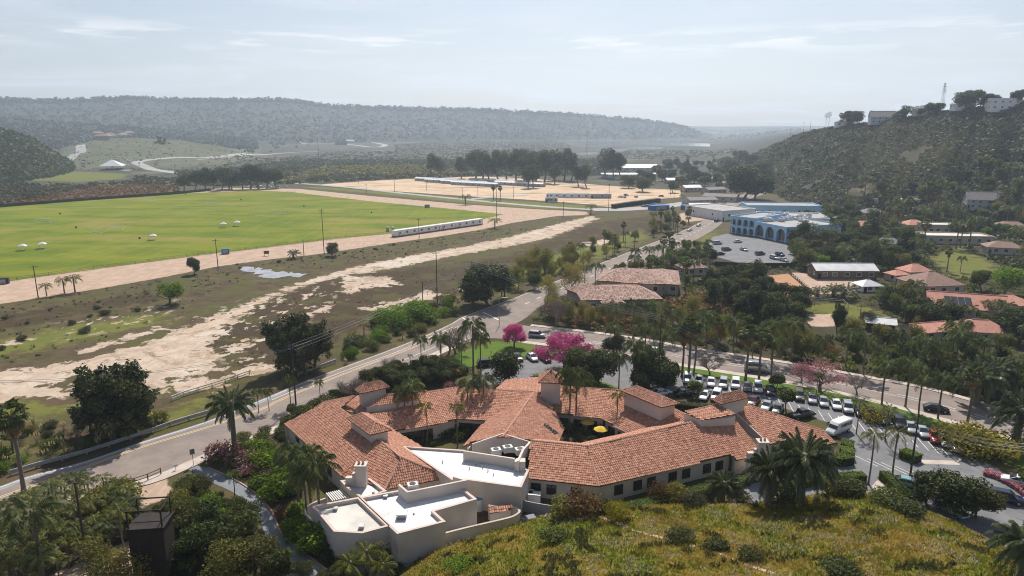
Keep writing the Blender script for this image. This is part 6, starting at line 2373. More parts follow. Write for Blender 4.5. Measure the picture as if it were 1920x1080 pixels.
for a, b, lb in (("k", "l", "cable strung from the tall hedge pole to the parking bay pole"), ("l", "m", "cable running along the parking lot edge"), ("b", "k", "cable crossing the junction from the marsh pole to the tall pole"), ("p", "b", "cable above the roadside trees and guard rail")):
    for k, off in enumerate((-1.0, -0.45, 0.45, 1.0)):
        wire(TOPS[a] - Vector((0, 0, 0.9 * (k % 2))), TOPS[b] - Vector((0, 0, 0.9 * (k % 2))), off, 1.5, lb, "cables " + a + b)
lp = Vector((*G(-60, 800), 0)) + Vector((0, 0, 9))
for k, off in enumerate((-0.5, 0.5)):
    wire(lp, TOPS["p"] - Vector((0, 0, 0.6)), off, 2.0, "long cable following the left road past the big eucalyptus", "cables left road")


def lamp(px, pyb, pyt, label, group, ang):
    x, y, z = GT(px, pyb)
    sl_ = y * CP - (z - HC) * SP
    h = (pyb - pyt) * sl_ / F / math.cos(math.atan2(HC - z, y))
    t_ = thing("street_lamp", label, "street lamp", (x, y, z), ang, group)
    mb = MB()
    mb.tube([(0, 0, 0), (0, 0, h * 0.93), (0.6, 0, h), (2.2, 0, h)], [0.12, 0.08, 0.06, 0.05], 8)
    part("pole", mb, TRIM, t_, False)
    mb = MB()
    mb.box((2.4, 0, h - 0.02), (0.7, 0.28, 0.14))
    part("lamp_head", mb, TRIM, t_, False)


lamp(936, 612, 560, "street lamp arching over the road junction", None, 0.4)
lamp(1122, 700, 650, "slim lamp post in the entry loop of the lot", None, 2.5)
lamp(1265, 372, 328, "tall lamp post beside the market lot", None, 0.0)

# ------------------------------------------------------------------ signs and street furniture


def sign(px, py, h, w, hh, label, mat, rz=0.6, name="road_sign"):
    x, y = G(px, py)
    t_ = thing(name, label, "sign", (x, y, 0.02), rz)
    mb = MB()
    mb.tube([(0, 0, 0), (0, 0, h)], 0.05, 6)
    part("post", mb, TRIM, t_, False)
    mb = MB()
    mb.box((0, -0.07, h - hh / 2), (w, 0.04, hh))
    part("sign_plate", mb, mat, t_, False)


sign(363, 873, 3.0, 0.75, 0.95, "grey sign plate on a post at the driveway mouth", TRIM)
sign(330, 882, 1.1, 0.6, 0.45, "small low sign on the driveway wall end", WHITE)
sign(756, 696, 3.0, 0.4, 0.5, "thin sign post by the two black bus benches", TRIM)
sign(882, 636, 4.5, 0.4, 1.2, "dark traffic signal post at the corner lawn", BLACKP, name="traffic_signal")
sign(1013, 672, 2.6, 0.5, 0.7, "small grey sign beside the white sedan", TRIM)
x, y = G(500, 480)
t_ = thing("notice_board", "brown notice board on two legs beside the dirt track", "sign", (x, y, 0), 0.2)
mb = MB()
mb.box((0, 0, 1.6), (2.2, 0.12, 1.4))
part("board", mb, WOOD, t_, False)
for s in (-0.9, 0.9):
    mb = MB()
    mb.box((s, 0, 0.45), (0.12, 0.12, 0.9))
    part("leg", mb, WOOD, t_, False)
for px, py, rz in ((727, 707, 0.9), (741, 701, 0.9)):
    x, y = G(px, py)
    t_ = thing("bus_bench", "black bus bench on the near sidewalk by the bare tree", "bench", (x, y, 0.13), rz, "black bus benches")
    mb = MB()
    mb.box((0, 0, 0.45), (2.0, 0.5, 0.08))
    part("seat", mb, BLACKP, t_, False)
    mb = MB()
    mb.box((0, -0.25, 0.85), (2.0, 0.08, 0.7))
    part("backrest", mb, BLACKP, t_, False)
    for s in (-0.85, 0.85):
        mb = MB()
        mb.box((s, 0, 0.2), (0.12, 0.45, 0.4))
        part("leg", mb, TRIM, t_, False)


def rail_fence(name, label, pts, h, post_gap, rails, mat, post_r=0.06, cat="fence", solid=None, rail_r=0.035):
    """posts one by one and continuous rails following the ground line"""
    pl = [tuple(p) for p in pts]
    L = sum((Vector(b[:2]) - Vector(a[:2])).length for a, b in zip(pl[:-1], pl[1:]))
    n = max(int(L / post_gap), 2)
    R = resample([p[:2] for p in pl], n + 1)
    t_ = thing(name, label, cat, (*R[0], 0))
    base = MB().box((0, 0, h / 2), (post_r * 2, post_r * 2, h))
    me_ = tomesh("post", base, mat)
    for p in R:
        link("post", me_, t_, (p[0] - R[0][0], p[1] - R[0][1], hz(*p)))
    for z in rails:
        mb = MB()
        mb.wall(R, rail_r * 2, [z + hz(*p) - rail_r * 1.6 for p in R], [z + hz(*p) + rail_r * 1.6 for p in R])
        part("rail", mb, mat, t_)
    if solid:
        mb = MB()
        mb.wall(R, 0.03, [0.1 + hz(*p) for p in R], [h * 0.97 + hz(*p) for p in R])
        part("screen", mb, solid, t_)
    return t_


GALV = M("galvanised_rail", (0.40, 0.41, 0.42), (0.32, 0.33, 0.33), 1.0, 0.5, 0.4)
rail_fence("guard_rail", "long pale guard rail between the left road and the pampas grass", smooth_line(poly((20, 892), (60, 880), (160, 853), (267, 818), (330, 796), (390, 778)), 5), 0.95, 3.5, (0.85, 0.5), GALV, 0.09, "guard rail", rail_r=0.09)
rail_fence("guard_rail", "short guard rail below the dark tree clump at the road bend", poly((560, 706), (595, 693), (630, 680)), 0.95, 3.0, (0.8, 0.5), GALV, 0.09, "guard rail", rail_r=0.09)
rail_fence("pipe_rail", "white pipe rail at the culvert by the pale sand patch", poly((322, 752), (345, 743), (370, 735)), 1.1, 3.0, (1.0, 0.5), WHITE, 0.07, rail_r=0.07)
rail_fence("pipe_rail", "thin rail crossing the marsh edge behind the culvert", poly((372, 735), (420, 720), (468, 703)), 1.1, 3.0, (1.0, 0.5), GALV, 0.06, rail_r=0.05)
rail_fence("field_fence", "low wire fence along the near edge of the green field", [G(a, b) for a, b in ((0, 530), (187, 504), (407, 475), (447, 471), (633, 448), (735, 438))], 1.3, 5.0, (1.25, 0.7, 0.15), M("dull_fence_wire", (0.16, 0.15, 0.12)), 0.05, rail_r=0.025)
rail_fence("screen_fence", "black wind screen fence along the far edge of the green field", [G(a, b) for a, b in ((-150, 401), (0, 389), (150, 377), (330, 364.5), (395, 358))], 2.2, 8.0, (2.15,), BLACKP, 0.06, solid=BLACKP)
rail_fence("lot_fence", "white rail fence at the near end of the driveway", poly((250, 910), (275, 902), (302, 890)), 1.2, 2.2, (1.1, 0.6), WOOD, 0.07)
rail_fence("brush_fence", "dark rail fence between the side road and the brown brush", [G(a, b) for a, b in ((1000, 605), (1100, 615), (1200, 626), (1280, 640))], 1.2, 3.5, (1.1, 0.6), DARK, 0.06)
rail_fence("arena_fence", "dark rail fence around the orange riding arena", [G(a, b) for a, b in ((1425, 518), (1478, 512), (1530, 557), (1462, 558))], 1.3, 3.0, (1.2, 0.7), DARK, 0.07)
rail_fence("paddock_fence", "grey pipe fence above the bright lawn", [G(a, b) for a, b in ((1500, 563), (1580, 568), (1590, 578))], 1.3, 3.0, (1.2, 0.7), GALV, 0.06)
rail_fence("lot_hedge_fence", "dark screen fence between plaza lot and palms", [G(a, b) for a, b in ((1340, 500), (1400, 503), (1490, 503))], 2.2, 3.0, (2.1,), DARK, 0.06, solid=DARK)

# ------------------------------------------------------------------ field equipment
CANV = M("white_canvas", (0.58, 0.58, 0.60), (0.50, 0.50, 0.52), 0.6, 0.7)


def tent(px, py, label, group, s=3.3, h=2.1, z=None):
    x, y, zg = GT(px, py)
    t_ = thing("canopy_tent", label, "tent", (x, y, zg + 0.05), 0.3, group)
    mb = MB()
    a = s / 2
    mb.add([(-a, -a, h), (a, -a, h), (a, a, h), (-a, a, h), (0, 0, h + s * 0.3), (-a, -a, h - 0.3), (a, -a, h - 0.3), (a, a, h - 0.3), (-a, a, h - 0.3)], [(0, 1, 4), (1, 2, 4), (2, 3, 4), (3, 0, 4), (5, 6, 1, 0), (6, 7, 2, 1), (7, 8, 3, 2), (8, 5, 0, 3)])
    part("canopy", mb, CANV, t_, False)
    for sx in (-1, 1):
        for sy in (-1, 1):
            mb = MB()
            mb.box((sx * a * 0.97, sy * a * 0.97, h / 2 - 0.1), (0.06, 0.06, h - 0.2))
            part("leg", mb, TRIM, t_, False)


tent(43, 470, "white canopy tent left of its twin near the field fence", "pair of tents near the fence")
tent(80, 466, "white canopy tent right of its twin near the field fence", "pair of tents near the fence")
tent(287, 450, "white canopy tent standing alone on the green field", None)
tent(419, 427, "white canopy tent of the far pair, the one beside the soccer goal gap", "far pair of tents")
tent(445, 424, "white canopy tent of the far pair, nearer the trailers", "far pair of tents")
tent(212, 318, "big white marquee in the far gravel yard", None, 26, 5)


def goal(px, py, label, group, rz):
    x, y = G(px, py)
    t_ = thing("soccer_goal", label, "soccer goal", (x, y, 0.06), rz, group)
    w, h, d = 7.3, 2.44, 2.2
    mb = MB()
    mb.tube([(-w / 2, 0, 0), (-w / 2, 0, h), (w / 2, 0, h), (w / 2, 0, 0)], 0.07, 6)
    mb.tube([(-w / 2, d, 0), (w / 2, d, 0)], 0.05, 6)
    for s in (-1, 1):
        mb.tube([(s * w / 2, 0, h), (s * w / 2, d * 0.4, h), (s * w / 2, d, 0), (s * w / 2, 0, 0)], 0.05, 6)
    part("frame", mb, WHITE, t_, False)
    mb = MB()
    for k in range(19):
        xx = -w / 2 + w * k / 18
        mb.wall([(xx, d * 0.4), (xx + 0.01, d)], 0.02, [h - 0.02, 0], [h, 0.02])
    for k in range(8):
        u = k / 7
        mb.box((0, d * (0.4 + 0.6 * u), h * (1 - u)), (w, 0.02, 0.02))
    part("net", mb, WHITE, t_, False)


for px, py, rz in ((80, 418, 0.2), (177, 437, -0.3), (215, 431, 0.2), (280, 377, 0.3), (398, 386, 0.1), (490, 405, 0.2), (526, 402, 0.2), (545, 364, 0.0)):
    goal(px, py, "white soccer goal standing on the green field", "soccer goals", rz)
for px, py in ((113, 402), (143, 428), (262, 448), (348, 365), (452, 375), (570, 388), (697, 400)):
    x, y = G(px, py)
    t_ = thing("trash_can", "small dark trash can on the green field", "trash can", (x, y, 0.05), 0, "trash cans on the field")
    mb = MB()
    mb.lathe((0, 0, 0), [(0.38, 0), (0.45, 1.0), (0.4, 1.02)], 10)
    part("barrel", mb, BLACKP, t_, False)
    mb = MB()
    mb.lathe((0, 0, 1.0), [(0.5, 0), (0.45, 0.12), (0, 0.2)], 10)
    part("lid", mb, TRIM, t_, False)


def booth(px, py, mat, label, name, cat, group=None, s=(1.3, 1.3, 2.3)):
    x, y = G(px, py)
    t_ = thing(name, label, cat, (x, y, 0.02), 0.4, group)
    mb = MB()
    mb.box((0, 0, s[2] / 2), s)
    part("cabin", mb, mat, t_, False)
    mb = MB()
    mb.box((0, 0, s[2] + 0.08), (s[0] * 1.08, s[1] * 1.08, 0.16), taper=0.7)
    part("roof", mb, mat, t_, False)
    mb = MB()
    mb.box((0, -s[1] / 2 - 0.02, s[2] * 0.45), (s[0] * 0.6, 0.05, s[2] * 0.8))
    part("door", mb, TRIM, t_, False)


booth(423, 476, M("bright_blue_plastic", (0.03, 0.20, 0.42)), "bright blue portable hut beside the dirt track", "portable_hut", "hut", None, (3.2, 1.6, 2.2))
for px, py in ((727, 434), (737, 434)):
    booth(px, py, TRIM, "grey portable toilet at the end of the trailers", "portable_toilet", "toilet", "portable toilets by the trailers")
booth(801, 389, M("dark_green_panel", (0.05, 0.06, 0.06)), "dark generator box on the far dirt track", "generator", "generator", None, (3.0, 2.0, 1.8))
booth(5, 532, BLACKP, "black box at the field fence end", "storage_box", "box", None, (4.0, 2.0, 2.0))
booth(1235, 393, M("blue_tarp", (0.06, 0.16, 0.42)), "bright blue tarp stall in the market lot", "tarp_stall", "stall", None, (13, 6, 3.0))
booth(1287, 393, bpy.data.materials["blue_tarp"], "small blue tarp stall beside the long one", "tarp_stall", "stall", None, (6, 5, 3.0))
# dark timber tower in the orchard
x, y = G(297, 1092)
t_ = thing("timber_tower", "tall dark timber tower with railed top among orchard trees", "tower", (x, y, 0), 0.12)
mb = MB()
mb.box((0, 0, 4.2), (3.9, 3.2, 8.4))
part("cladding", mb, DARK, t_, False)
for k in range(12):
    mb = MB()
    mb.box((-1.86 + 0.338 * k, -1.63, 4.15), (0.3, 0.05, 8.25))
    part("plank", mb, DARK, t_, False)
for sx in (-1, 1):
    for sy in (-1, 1):
        mb = MB()
        mb.box((sx * 1.9, sy * 1.5, 9.6), (0.16, 0.16, 2.4))
        part("rail_post", mb, DARK, t_, False)
for s in (-1, 1):
    mb = MB()
    mb.box((0, s * 1.5, 10.7), (3.64, 0.12, 0.14))
    part("top_rail", mb, DARK, t_, False)
    mb = MB()
    mb.box((s * 1.9, 0, 10.7), (0.12, 2.84, 0.14))
    part("top_rail", mb, DARK, t_, False)
mb = MB()
mb.box((0, 0, 8.46), (4.3, 3.6, 0.12))
part("deck", mb, DARK, t_, False)
# solar panels on the salmon roof
so_ = next(o for o in COL.objects if o.name.startswith("salmon_house"))
for i in range(4):
    mb = MB()
    x0 = -6 + i * 1.75
    zt = lambda yy: 3.4 + 3.2 * yy / 6.0 + 0.14
    mb.add([(x0, 0.8, zt(0.8)), (x0 + 1.65, 0.8, zt(0.8)), (x0 + 1.65, 4.2, zt(4.2)), (x0, 4.2, zt(4.2)), (x0, 0.8, zt(0.8) - .08), (x0 + 1.65, 0.8, zt(0.8) - .08), (x0 + 1.65, 4.2, zt(4.2) - .08), (x0, 4.2, zt(4.2) - .08)], [(0, 1, 2, 3), (4, 5, 1, 0), (5, 6, 2, 1), (6, 7, 3, 2), (7, 4, 0, 3)])
    part("solar_panel", mb, GLASS, so_, False)

# ------------------------------------------------------------------ people
SKIN = M("skin", (0.42, 0.26, 0.19))
HAIR = M("dark_hair", (0.03, 0.022, 0.018))


def person_mesh(name, shirt, trouser, stride):
    me_ = bpy.data.meshes.new(name)
    j = [(0, 0, .96), (0, 0, 1.2), (0, 0, 1.42), (0, 0.01, 1.52), (0, 0.02, 1.62), (0, 0.01, 1.73),
         (-.19, 0, 1.40), (-.25, -.06 * stride, 1.13), (-.24, .08, .88), (.19, 0, 1.40), (.25, .06 * stride, 1.13), (.24, .2 * stride, .90),
         (-.1, 0, .9), (-.11, .12 * stride, .5), (-.11, .10 * stride, .07), (-.12, .24 * stride + .05, .04), (.1, 0, .9), (.11, -.08 * stride, .5), (.11, -.24 * stride, .09), (.12, -.12 * stride, .04)]
    ed = [(0, 1), (1, 2), (2, 3), (3, 4), (4, 5), (2, 6), (6, 7), (7, 8), (2, 9), (9, 10), (10, 11), (0, 12), (12, 13), (13, 14), (14, 15), (0, 16), (16, 17), (17, 18), (18, 19)]
    rad = [.15, .14, .15, .055, .095, .08, .07, .05, .035, .07, .05, .035, .10, .065, .045, .04, .10, .065, .045, .04]
    me_.from_pydata(j, ed, [])
    o = bpy.data.objects.new("person_base", me_)
    COL.objects.link(o)
    md = o.modifiers.new("skin", 'SKIN')
    o.modifiers.new("sub", 'SUBSURF').levels = 1
    for i, v in enumerate(me_.skin_vertices[0].data):
        v.radius = (rad[i], rad[i] * 0.8)
        v.use_root = i == 0
    dg = bpy.context.evaluated_depsgraph_get()
    m2 = bpy.data.meshes.new_from_object(o.evaluated_get(dg))
    bpy.data.objects.remove(o)
    for q in (SKIN, shirt, trouser, HAIR):
        m2.materials.append(q)
    for p in m2.polygons:
        c_ = p.center
        p.material_index = 0 if c_.z > 1.49 or (abs(c_.x) > 0.2 and c_.z < 0.95 and c_.z > 0.8) else (2 if c_.z < 0.97 else 1)
        if c_.z > 1.67 or (c_.z > 1.56 and c_.y < -0.02):
            p.material_index = 3
        p.use_smooth = True
    return m2


SH1, SH2, TR1 = M("grey_shirt", (0.16, 0.16, 0.18)), M("dark_red_shirt", (0.16, 0.03, 0.03)), M("dark_trousers", (0.03, 0.03, 0.04))
pm = [person_mesh("person", SH1, TR1, 1.0), person_mesh("person", SH2, TR1, -0.8), person_mesh("person", TR1, SH1, 0.4)]
for i, (px, py, lb) in enumerate(((870, 700, "person in grey shirt and dark trousers walking on the path by palms"), (876, 702, "person in dark red top walking on the path by palms"), (886, 699, "person in black top standing apart on the path by palms"),
                                  (1591, 537, "person in grey shirt standing in the stable yard"), (1599, 535, "person in dark red top standing in the stable yard"))):
    x, y = G(px, py)
    o = link("person", pm[i % 3], None, (x, y, 0.05))
    o.rotation_euler = (0, 0, 0.8 * i)
    tag(o, lb, "person", "people on foot")
# ------------------------------------------------------------------ planting
def hedge(name, pl, w, h, label, mat=None, group=None, dens=60, z0=0.0, round_=0.15):
    """clipped hedge: dark core with a skin of small leaves"""
    pl = smooth_line(pl, 4) if len(pl) > 2 else pl
    t_ = thing(name, label, "hedge", (pl[0][0], pl[0][1], z0), 0, group)
    mb = MB()
    mb.wall(pl, w * 0.86, z0, z0 + h * 0.93)
    part("core", mb, M_CORE, t_)
    P = np.array(pl)
    seg = np.hypot(*np.diff(P, axis=0).T)
    L = seg.sum()
    n = int(L * (w + 2 * h) * dens)
    s = RNG.random(n) * L
    cum = np.concatenate([[0], np.cumsum(seg)])
    cx, cy_ = np.interp(s, cum, P[:, 0]), np.interp(s, cum, P[:, 1])
    T = np.gradient(P, axis=0)
    tx, ty = np.interp(s, cum, T[:, 0]), np.interp(s, cum, T[:, 1])
    q = np.hypot(tx, ty) + 1e-9
    nx, ny = -ty / q, tx / q
    u = RNG.random(n) * (w + 2 * h)
    top = (u > h) & (u < h + w)
    lat = np.where(top, u - h - w / 2, np.where(u <= h, -w / 2, w / 2))
    zz = np.where(top, h, np.where(u <= h, u, u - h - w))
    jit = RNG.normal(0, 0.05, (n, 3))
    pos = np.stack([cx + nx * lat, cy_ + ny * lat, z0 + zz], -1) + jit
    N = np.stack([nx * np.sign(lat) * ~top, ny * np.sign(lat) * ~top, top * 1.0], -1) + RNG.normal(0, 0.45, (n, 3))
    N /= np.linalg.norm(N, axis=1)[:, None]
    V_, F_, = leaf_quads(pos, N, 0.10, 1.1, 0.1)
    V_ = V_ - np.array(t_.location)
    V_[:, 2] = np.maximum(V_[:, 2], 0.02)
    link("leaves", fastmesh("leaves", V_, F_, [mat or F_HEDGE], np.clip(RNG.normal(0.5, 0.25, n), 0, 1)), t_)


M_CORE = M("hedge_core", (0.018, 0.024, 0.008))
hedge("clipped_hedge", poly((1138, 968), (1230, 947), (1320, 924), (1400, 905)), 1.9, 1.0, "bright clipped hedge below the long front windows")
hedge("clipped_hedge", poly((1262, 768), (1300, 774), (1340, 778)), 1.6, 1.8, "dark clipped hedge behind the clerestory roofs", F_DARK)
hedge("clipped_hedge", poly((1565, 872), (1580, 868), (1593, 874)), 2.0, 1.5, "rounded hedge at the end of the right wing")
hedge("clipped_hedge", poly((1576, 838), (1600, 843)), 2.6, 1.2, "bright flat-topped hedge behind the white van")
hedge("clipped_hedge", poly((1575, 855), (1600, 858)), 2.4, 1.4, "dark-sided flat hedge next to the white bollards")
hedge("clipped_hedge", poly((1475, 918), (1540, 905), (1620, 900)), 1.6, 1.2, "long low hedge behind the date palms")
hedge("clipped_hedge", poly((1655, 897), (1672, 912), (1690, 932), (1712, 942)), 1.6, 1.4, "curved hedge beside the concrete path")
hedge("clipped_hedge", poly((1690, 855), (1722, 868)), 2.0, 1.4, "short hedge under the parking bay palms")
hedge("flower_bed", poly((1845, 888), (1880, 900), (1920, 925), (1960, 960)), 1.6, 0.7, "pink flowering bed beside the white sedan", F_MAUVE)
hedge("shrub_row", poly((1150, 391), (1180, 386), (1235, 379)), 4, 3.0, "tall dark shrub row at the market lot", F_DARK, dens=4)
sheet("footpath", poly((1632, 915), (1645, 900), (1655, 905), (1680, 950), (1655, 955)), 0.03, CONC)

# --- near palms ---
pplant("tall_date_palm", 443, 852, 118, "large date palm at the driveway casting a star-shaped shadow", wide=1.0)
pplant("date_palm", 1440, 945, 95, "date palm with wide crown left of the taller one by the knoll", wide=1.0, var=1)
pplant("date_palm", 1500, 940, 122, "tallest date palm by the knoll in front of the right wing", wide=1.0, var=0)
pplant("date_palm", 1355, 945, 58, "small date palm at the knoll edge below the hedge", wide=1.15, var=1)
pplant("date_palm", 1912, 1085, 95, "date palm at the right foot of the knoll", wide=1.1, var=0)
pplant("date_palm", 1905, 840, 100, "date palm beside the yellow shrubs and side road", wide=1.0, var=1)
pplant("date_palm", 660, 660, 30, "bushy young date palm in the roadside thicket", wide=1.2)
pplant("date_palm", 1830, 760, 85, "feathery date palm across the side road", wide=1.1)
pplant("date_palm", 1860, 745, 80, "second feathery date palm across the side road", wide=1.1)
QP = [(545, 765, 60, "queen palm beside the left wing over the road"), (505, 770, 42, "slim queen palm left of the dark shrubs"), (485, 775, 45, "queen palm next to the big date palm"), (600, 750, 38, "short queen palm behind the left wing shrubs"),
      (775, 810, 95, "queen palm rising from the left courtyard beside its twin"), (760, 812, 88, "queen palm twin in the left courtyard"), (800, 835, 80, "bushy palm in front of the left courtyard umbrella"),
      (858, 838, 80, "palm at the courtyard corner beside the yellow umbrella"), (878, 795, 80, "palm leaning over the back tiled roof"), (907, 790, 88, "slender palm beside the central tiled slope"),
      (1070, 800, 108, "tall palm beside the tower, left of its twin"), (1080, 805, 112, "tall palm beside the tower, right of its twin"), (1066, 815, 85, "shorter palm in front of the tower palms"), (1155, 812, 75, "yellow-green palm in the right courtyard"),
      (888, 708, 108, "tall palm beside the pedestrians, left of its twin"), (902, 702, 80, "tall palm beside the pedestrians, right of its twin"), (790, 690, 60, "palm on the near verge of the left road"), (770, 694, 30, "short palm beside the bus benches"),
      (827, 705, 80, "bushy palm above the dark garden thicket"), (865, 690, 45, "palm in front of the corner lawn path"), (1160, 735, 75, "palm in the entry loop with pruned skirt"), (1187, 720, 85, "tall palm right of the entry loop"),
      (1300, 705, 110, "tall fan-topped palm above the long car row")]
for i, (px, py, h_, lb) in enumerate(QP):
    k = "king_palm" if i in (6, 7, 12, 13, 17) else "queen_palm"
    pplant(k, px, py, h_, lb, wide=0.82)
for px, py, h_, lb in ((600, 985, 120, "tall palm standing before the service wing wall"), (585, 960, 115, "palm next to the low curved wall"), (560, 955, 110, "palm above the driveway shrubs"), (548, 930, 90, "palm behind the bright driveway shrubs"), (575, 985, 100, "palm in front of the low curved wall"),
                       (440, 930, 45, "thin young palm at the driveway kerb")):
    pplant("queen_palm", px, py, h_, lb)
pplant("fan_palm", 45, 925, 160, "tall fan palm with dark trunk beside the left road")
pplant("fan_palm", 1290, 712, 118, "tall fan palm at the start of the long car row", var=1)
pplant("fan_palm", 1278, 708, 100, "slim fan palm next to the taller one by the car row")
# street palms along the side road
for px, py, h_ in ((1397, 715, 105), (1423, 715, 100), (1446, 715, 85), (1653, 760, 88), (1697, 765, 95), (1722, 780, 80), (1758, 788, 88), (1812, 800, 110), (1530, 740, 40), (1150, 668, 60), (1208, 672, 70)):
    pplant("queen_palm" if h_ < 100 else "fan_palm", px, py, h_, "street palm on the lawn strip along the side road" if h_ < 100 else "tall fan palm on the lawn strip along the side road", "street palms " + ("feather" if h_ < 100 else "fan"))
for px, py, h_ in ((1605, 815, 65), (1628, 908, 98), (1672, 905, 100), (1660, 830, 70)):
    pplant("king_palm", px, py, h_, "palm standing in the hedged parking bay", "parking bay palms")
# small trees in the lot
for px, py, h_ in ((1300, 750, 38), (1475, 775, 45), (1455, 735, 35), (1560, 812, 22), (1925, 925, 40)):
    pplant("small_tree", px, py, h_, "small young tree among the parked cars", "young trees in the lot", 1.3)
pplant("gold_shrub", 1640, 790, 28, "yellow-green shrub at the lawn strip by parked cars", wide=1.3)
for px, py in ((1800, 838), (1830, 850), (1868, 858)):
    pplant("gold_shrub", px, py, 42, "broad golden shrub at the end of the long car row", "golden shrubs by the lot", 1.4)
pplant("round_tree", 1790, 965, 75, "broad dark glossy tree right behind the knoll", wide=1.5)
pplant("round_tree", 1740, 955, 60, "dark glossy tree beside the curved hedge", wide=1.3)
pplant("round_tree", 1830, 975, 55, "dark tree at the lot edge right of the broad one", wide=1.4)
pplant("round_tree", 950, 722, 62, "dense dark round tree behind the central roof", wide=1.25)
for px, py, h_, lb in ((1090, 715, 62, "dense dark tree behind the tower"), (1125, 720, 60, "dark tree right of the tower tree"), (1150, 668, 40, "dark tree beside the pink blossom tree")):
    pplant("round_tree", px, py, h_, lb, wide=1.3)
for px, py, h_, lb in ((1215, 725, 62, "dark tree with palm beside the tall pole"), (1240, 730, 55, "dark tree below the tall pole")):
    pplant("round_tree", px, py, h_, lb, wide=1.3)
pplant("pink_tree", 1058, 695, 68, "large bright pink blossom tree at the entry loop", wide=1.2, var=0)
pplant("pink_tree", 965, 652, 46, "smaller pink blossom tree on the corner lawn", wide=0.85, var=1)
pplant("mauve_tree", 1538, 735, 58, "dusty pink half-bare tree on the lawn strip", wide=1.4, var=0)
pplant("mauve_tree", 1502, 718, 36, "small dusty pink tree on the lawn strip", wide=1.1, var=1)
for px, py, h_, lb in ((1607, 742, 36, "leafless tree on the lawn strip with sparse limbs"), (1331, 705, 42, "leafless tree left of the grey van"), (645, 750, 40, "grey leafless tree behind the left wing"), (730, 700, 28, "small leafless tree by the bus benches"),
                       (855, 665, 55, "broad leafless tree beside the left road near the junction"), (838, 668, 48, "leafless tree beside the broad leafless one"), (672, 745, 35, "low leafless tree over the left wing ridge")):
    pplant("bare_tree", px, py, h_, lb, wide=1.3)
# left roadside and marsh trees
for px, py, h_, lb in ((215, 825, 145, "big dark eucalyptus between the marsh and left road"), (172, 815, 70, "lower limb of dark trees beside the big eucalyptus"), (255, 812, 85, "dark tree right of the big eucalyptus")):
    pplant("gum_tree", px, py, h_, lb, wide=1.0)
for px, py, h_, lb in ((548, 695, 108, "tall dark tree in the clump above the guard rail"), (590, 690, 92, "dark tree at the right of the roadside clump"), (560, 705, 70, "dark tree at the foot of the roadside clump")):
    pplant("gum_tree", px, py, h_, lb, wide=0.95)
pplant("round_tree", 915, 572, 75, "dark round tree behind the junction pole", wide=1.5)
pplant("round_tree", 890, 575, 52, "lower dark tree left of the junction tree", wide=1.4)
pplant("bright_tree", 318, 571, 40, "bright green bushy tree alone in the left marsh", wide=1.7)
pplant("round_tree", 364, 515, 32, "small dark round tree beside the dirt track", wide=0.9)
pplant("round_tree", 622, 480, 25, "dark bush tree at the dirt track edge", wide=1.3)
for px, py, h_ in ((88, 556, 26), (121, 550, 32), (141, 548, 34)):
    pplant("short_palm", px, py, h_, "small palm of the trio beside the dirt track", "palm trio on the track")
pplant("sago_palm", 552, 485, 18, "low palm bush beside the dirt track", wide=1.3)
pplant("short_palm", 928, 428, 20, "palm bush at the end of the trailers", wide=1.5)
pplant("short_palm", 873, 384, 20, "palm bush at the far road entrance", wide=1.5)
pplant("short_palm", 1108, 401, 20, "palm bush where the dirt track ends", wide=1.3)
pplant("fan_palm", 925, 376, 30, "twin fan palm by the far road, left one", "twin fan palms")
pplant("fan_palm", 938, 376, 28, "twin fan palm by the far road, right one", "twin fan palms")
for px, py, h_ in ((1069, 492, 38), (1025, 495, 28)):
    pplant("fan_palm", px, py, h_, "shaggy fan palm at the marsh edge", "shaggy palms at marsh edge", 1.6)
# bushes strewn over the marsh
BLOCK.append([p for p in poly((0, 530), (187, 504), (407, 475), (633, 448), (740, 438), (905, 412), (1050, 400), (1000, 412), (905, 431), (740, 456), (400, 502), (187, 541), (0, 570))])
rd_block = r1_far + r1_near[::-1]
BLOCK.append(rd_block)
BLOCK.append(r2_far + r2_near[::-1])
BLOCK.append([p for p in poly((880, 712), (925, 683), (1010, 672), (1170, 672), (1265, 700), (1450, 737), (1620, 778), (1800, 850), (1920, 905), (1920, 1040), (1800, 960), (1590, 900), (1590, 850), (1400, 742), (1180, 755), (930, 720))])
BLOCK.append([G(a, b) for a, b in ((1425, 510), (1620, 508), (1630, 548), (1530, 560), (1430, 545))])
BLOCK.append([G(a, b) for a, b in ((1335, 445), (1413, 445), (1475, 456), (1490, 480), (1480, 497), (1400, 497), (1330, 478))])
scatter([(0, 600), (250, 560), (320, 560), (330, 590), (120, 640), (0, 660)], 10, {"sage_shrub": 2, "dark_shrub": 1}, (0.8, 1.8), "low dark bush strewn over the left marsh", "left marsh bushes", seed=1)
scatter([(350, 505), (620, 478), (740, 458), (740, 464), (600, 490), (500, 498), (360, 520)], 10, {"sage_shrub": 1}, (0.6, 1.2), "low grey bush along the dirt track edge", "track edge bushes", seed=2)
